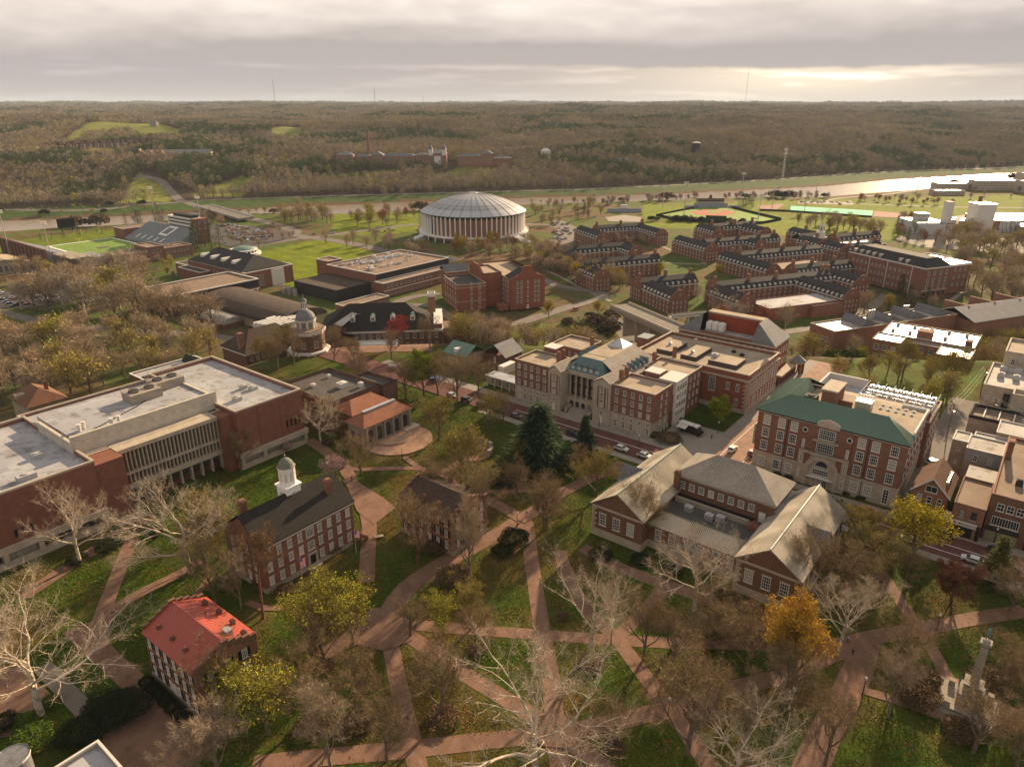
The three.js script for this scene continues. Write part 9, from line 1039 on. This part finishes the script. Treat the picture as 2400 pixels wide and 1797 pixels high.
// ================================================================ monument
{ const [x, z] = [81.3,-96.9], g = new THREE.Group(); g.position.set(x, 0, z); g.rotation.y = -38 * Math.PI / 180; top(g, 'column_monument', 'grey granite column monument topped by a green bronze statue', 'monument'); const B = { g }, ST = M(0.36,0.32,0.27, TX.stone);
part(B, 'plinth_step', new MB().box(-4.6,4.6,0,0.55,-4.6,4.6), ST); part(B, 'plinth_step', new MB().box(-3.6,3.6,0.55,1.1,-3.6,3.6), ST); part(B, 'pedestal', new MB().box(-1.9,1.9,1.1,3.4,-1.9,1.9).box(-2.1,2.1,3.4,3.7,-2.1,2.1, true), ST); part(B, 'pedestal', new MB().box(-1.35,1.35,3.7,5.4,-1.35,1.35).box(-1.5,1.5,5.4,5.7,-1.5,1.5, true), ST); part(B, 'column', new MB().cyl(0,0,0.72,0.55,5.7,13.6,18), ST); part(B, 'capital', new MB().cyl(0,0,0.6,0.95,13.6,14.2,18).box(-0.85,0.85,14.2,14.6,-0.85,0.85, true), ST); part(B, 'statue_base', new MB().cyl(0,0,0.6,0.5,14.6,15.0,12), ST);
const fig = (px, py, pz, s, r) => { const o = mesh(figure(0), MT.bronze); o.name = 'bronze_statue'; o.position.set(px, py, pz); o.rotation.y = r; o.scale.setScalar(s); g.add(o); }; fig(0,15,0,1.45,0.8); fig(2.0,1.15 + 2.5,0,1.1,1.57); fig(-2.0,3.65,0,1.1,-1.57); fig(0,3.65,2.0,1.1,0); fig(0,3.65,-2.0,1.1,3.14); for (const [a, b, r] of [[0,1.91,0],[1.91,0, Math.PI / 2]]) { const o = mesh(new MB().box(-0.7,0.7,1.6,2.7,0,0.04).geo(), MT.dark); o.name = 'plaque'; o.position.set(a, 0, b); o.rotation.y = r; g.add(o); } for (const [a, b] of [[3,3],[-3,3],[3,-3],[-3,-3]]) part(B, 'corner_block', new MB().box(a - 0.5, a + 0.5,1.1,2.2, b - 0.5, b + 0.5), ST); }
// ring of stone seats
{ const [x, z] = TW(-131,-147.5), g = new THREE.Group(); g.position.set(x, 0, z); top(g, 'stone_seat_ring', 'ring of brick paving with upright stone seats on the lawn', 'seating'); part({ g }, 'ring_paving', new MB().cyl(0,0,6.6,6.6,0,0.3,32), MT.paver); part({ g }, 'ring_bed', new MB().cyl(0.6,0.4,2.6,2.6,0.3,0.36,20), MT.mulch); for (let i = 0; i < 11; i++) { const a = (-25 + i * 23) * Math.PI / 180; const o = mesh(new MB().box(-0.8,0.8,0, i % 2 ? 1.5 : 2.1,-0.35,0.35).box(-0.9,0.9, i % 2 ? 1.5 : 2.1, (i % 2 ? 1.5 : 2.1) + 0.2,-0.45,0.45, true).geo(), MT.limeGrey); o.name = 'stone_seat'; o.position.set(Math.cos(a) * 6.2,0,-Math.sin(a) * 6.2); o.rotation.y = a + Math.PI / 2; g.add(o); } }
// lamp posts
for (const [x, z, l] of [[86.8,-116.6, 'beside the walk to the street corner'],[19.7,-112.6, 'at the fork of the slanting walk'],[27.5,-94.9, 'at the lower walk junction'],[1.3,-155.0, 'at the star junction'],[-33.2,-191.3, 'below the round stage'],[63.8,-99.5, 'beside the wide walk'],[67.5,-210.5, 'on the food truck plaza'],[39.8,-200.3, 'on the street pavement'],[29.1,-215.3, 'before the blue roofed hall'],[118.4,-147.9, 'before the brick shop block']]) { const g = new THREE.Group(); g.position.set(x, 0, z); top(g, 'lamp_post', 'black lamp post with a pale globe ' + l, 'lamp post', 'globe lamp posts'); part({ g }, 'post', new MB().cyl(0,0,0.14,0.07,0,3.6,8).cyl(0,0,0.2,0.16,0,0.5,8), MT.iron); part({ g }, 'globe', new MB().lathe(0,0,[[0.1,3.6],[0.25,3.8],[0.27,4.0],[0.18,4.2],[0,4.28]],10), MT.whiteTrim); }
// flags on the cupola hall
{ const ft = tex(64, (u, v) => v > 0.46 && u < 0.4 ? [0.03,0.05,0.2] : Math.floor(v * 13) % 2 ? [0.75,0.73,0.7] : [0.5,0.03,0.04],1); for (const [x, z, l] of [[-47.3,-132.8, 'striped flag hanging by the cupola hall door'],[-37.4,-143.7, 'striped flag at the right end of the cupola hall']]) { const g = new THREE.Group(); g.position.set(x, 0, z); top(g, 'flag', l, 'flag', 'flags of the cupola hall'); part({ g }, 'pole', new MB().cyl(0,0,0.07,0.05,0,6.4,6), MT.whiteTrim); const c = new THREE.PlaneGeometry(1.1,2.0,6,6), p = c.attributes.position; for (let i = 0; i < p.count; i++) p.setZ(i, 0.12 * Math.sin(p.getX(i) * 6)); c.computeVertexNormals(); const o = mesh(c, new THREE.MeshStandardMaterial({ map: ft, side: THREE.DoubleSide })); o.name = 'cloth'; o.position.set(0.6,5.2,0); g.add(o); } }
// food truck
{ const g = new THREE.Group(),[x, z] = TW(-83.6,-202); g.position.set(x, 0.14, z); g.rotation.y = -44 * Math.PI / 180; top(g, 'food_truck', 'black food truck with a white roof and open side awning', 'truck'); const B = { g }; part(B, 'body', new MB().box(-4,2.2,0.6,3.0,-1.2,1.2, true), MT.black); part(B, 'cab', new MB().prof([[2.2,0.6],[4.2,0.6],[4.2,1.5],[3.4,1.7],[2.9,2.6],[2.2,2.6]],-1.15,1.15, 'z'), MT.black); part(B, 'windscreen', new MB().prof([[3.42,1.72],[2.95,2.5],[2.85,2.5],[3.3,1.7]],-1,1, 'z'), MT.glass); part(B, 'roof', new MB().box(-4,1.0,3.0,3.12,-1.25,1.25), MT.white); part(B, 'roof', new MB().box(1.3,2.9,2.75,3.2,-1.2,1.2), MT.white); part(B, 'awning', new MB().quad([-3.6,2.2,3.2],[-0.2,2.2,3.2],[-0.2,2.95,1.22],[-3.6,2.95,1.22]), MT.whiteTrim); for (const [a, b] of [[3.2,1.1],[3.2,-1.1],[-2.6,1.1],[-2.6,-1.1]]) part(B, 'wheel', new THREE.CylinderGeometry(0.45,0.45,0.3,14).rotateX(Math.PI / 2).translate(a, 0.45, b), MT.dark); part(B, 'bumper', new MB().box(4.2,4.4,0.5,0.8,-1.15,1.15, true), MT.steel); }
// benches and planters by the monument
{ const [x, z] = [76.2,-100.2]; const g = new THREE.Group(); g.position.set(x, 0, z); g.rotation.y = 1.25; top(g, 'low_wall', 'curved low stone wall bordering the monument square', 'wall'); for (let i = 0; i < 6; i++) part({ g }, 'coping_stone', new MB().box(-4.5 + i * 1.5,-3.05 + i * 1.5,0,0.75,-0.25 + Math.abs(i - 2.5) * 0.12,0.25 + Math.abs(i - 2.5) * 0.12), MT.limeGrey); }
for (const [x, z, r, l] of [[79.6,-103.2,0.4, 'stone bench beside the monument walk'],[-59.9,-95.9,-0.6, 'pale stone bench before the red roofed hall'],[-33.1,-150.1,0.3, 'pale stone tablet on the lawn beside the side walk']]) { const g = new THREE.Group(); g.position.set(x, 0, z); g.rotation.y = r; top(g, 'stone_bench', l, 'bench', 'stone benches'); part({ g }, 'seat', new MB().box(-1.1,1.1,0.42,0.56,-0.5,0.5, true), MT.lime); for (const k of [-0.8,0.8]) part({ g }, 'leg', new MB().box(k - 0.12, k + 0.12,0,0.42,-0.4,0.4), MT.lime); }
// power poles along the alley
{ const PP = [[-17.0,-252.3],[-6.9,-266.8],[-13,-300],[24,-238]]; PP.forEach(([a, b], k) => { const [x, z] = TW(a, b), g = new THREE.Group(); g.position.set(x, 0, z); g.rotation.y = -38 * Math.PI / 180; top(g, 'power_pole', ['wooden power pole with a transformer in the shop yard', 'wooden power pole beside the long flat shed', 'wooden power pole at the far end of the alley', 'wooden power pole behind the shop roofs'][k], 'pole', 'alley power poles'); part({ g }, 'pole', new MB().cyl(0,0,0.18,0.12,0,11,7), barkB); for (const y of [9.4,10.4]) part({ g }, 'cross_arm', new MB().box(-1.2,1.2, y, y + 0.14,-0.08,0.08, true), barkB); part({ g }, 'transformer', new MB().cyl(0.4,0.2,0.28,0.28,7.6,8.6,10), MT.steel); });
const wire = (i, j, lb) => { const g = new THREE.Group(), A = TW(...PP[i]), Bq = TW(...PP[j]); g.position.set(A[0],10.6, A[1]); top(g, 'power_line', lb, 'wire', 'alley power lines'); for (const k of [-1,0,1]) { const dx = Bq[0] - A[0], dz = Bq[1] - A[1], c = new THREE.QuadraticBezierCurve3(V3(k * 0.8,0, k * 0.6), V3(dx / 2 + k * 0.8,-1.6, dz / 2 + k * 0.6), V3(dx + k * 0.8,0, dz + k * 0.6)); part({ g }, 'wire', new THREE.TubeGeometry(c, 12,0.03,4), MT.iron); } }; wire(0,2, 'power lines running up the alley'); wire(0,1, 'power lines crossing to the long flat shed'); wire(1,3, 'power lines sagging behind the shop roofs'); }
// lettering
{ const f = await new FontLoader().loadAsync('fonts/droid/droid_sans_bold.typeface.json'), put = (txt, size, mat, pos, ry, rz, parentName, nm) => { const ge = new TextGeometry(txt, { font: f, size, depth: 0.02, curveSegments: 2 }); const o = mesh(ge, mat), p = scene.children.find(k => k.name === parentName); o.name = nm; o.position.set(...pos); o.rotation.set(0, ry, rz); p.add(o); };
put('BUSINESS OF DESIGN', 0.42, MT.paint, [-59.7 + 40 + 0.05 + 0.0,7.35,-192.36 + 215 - 0.0],0, Math.PI / 2, 'green_roofed_hall', 'banner_lettering'); put("Brenen's Cafe", 0.5, MT.dark, [-5.8 + 4.3,3.65,-186.84 + 195],0,0, 'awning_shop', 'sign_lettering'); const p = scene.children.find(k => k.name === 'awning_shop'), q = mesh(new MB().box(-6.9 + 4.3,-6.3 + 4.3,3.6,4.2,8.151,8.17, true).geo(), MT.clay); q.name = 'sign_logo'; p.add(q); }
// ================================================================ labels: look-alikes are told apart by their order across the view
{ const by = new Map(); camera.updateMatrixWorld(); camera.updateProjectionMatrix(); for (const o of scene.children) if (o.userData.label) (by.get(o.userData.label) || by.set(o.userData.label, []).get(o.userData.label)).push(o);
const ones = ['zeroth', 'first', 'second', 'third', 'fourth', 'fifth', 'sixth', 'seventh', 'eighth', 'ninth', 'tenth', 'eleventh', 'twelfth', 'thirteenth', 'fourteenth', 'fifteenth', 'sixteenth', 'seventeenth', 'eighteenth', 'nineteenth'], tens = ['', '', 'twent', 'thirt', 'fort', 'fift']; const ord = n => n < 20 ? ones[n] : n % 10 ? tens[Math.floor(n / 10)] + 'y-' + ones[n % 10] : tens[n / 10] + 'ieth';
for (const [l, os] of by) if (os.length > 1) { const P3 = o => { const v = V3(o.position.x, o.position.y, o.position.z).project(camera); return v.x; }; os.sort((a, b) => P3(a) - P3(b)); os.forEach((o, i) => { o.userData.label = l + ', ' + (i === 0 ? 'leftmost' : i === os.length - 1 ? 'rightmost' : ord(i + 1) + ' from left'); }); } }
renderer.render(scene, camera);
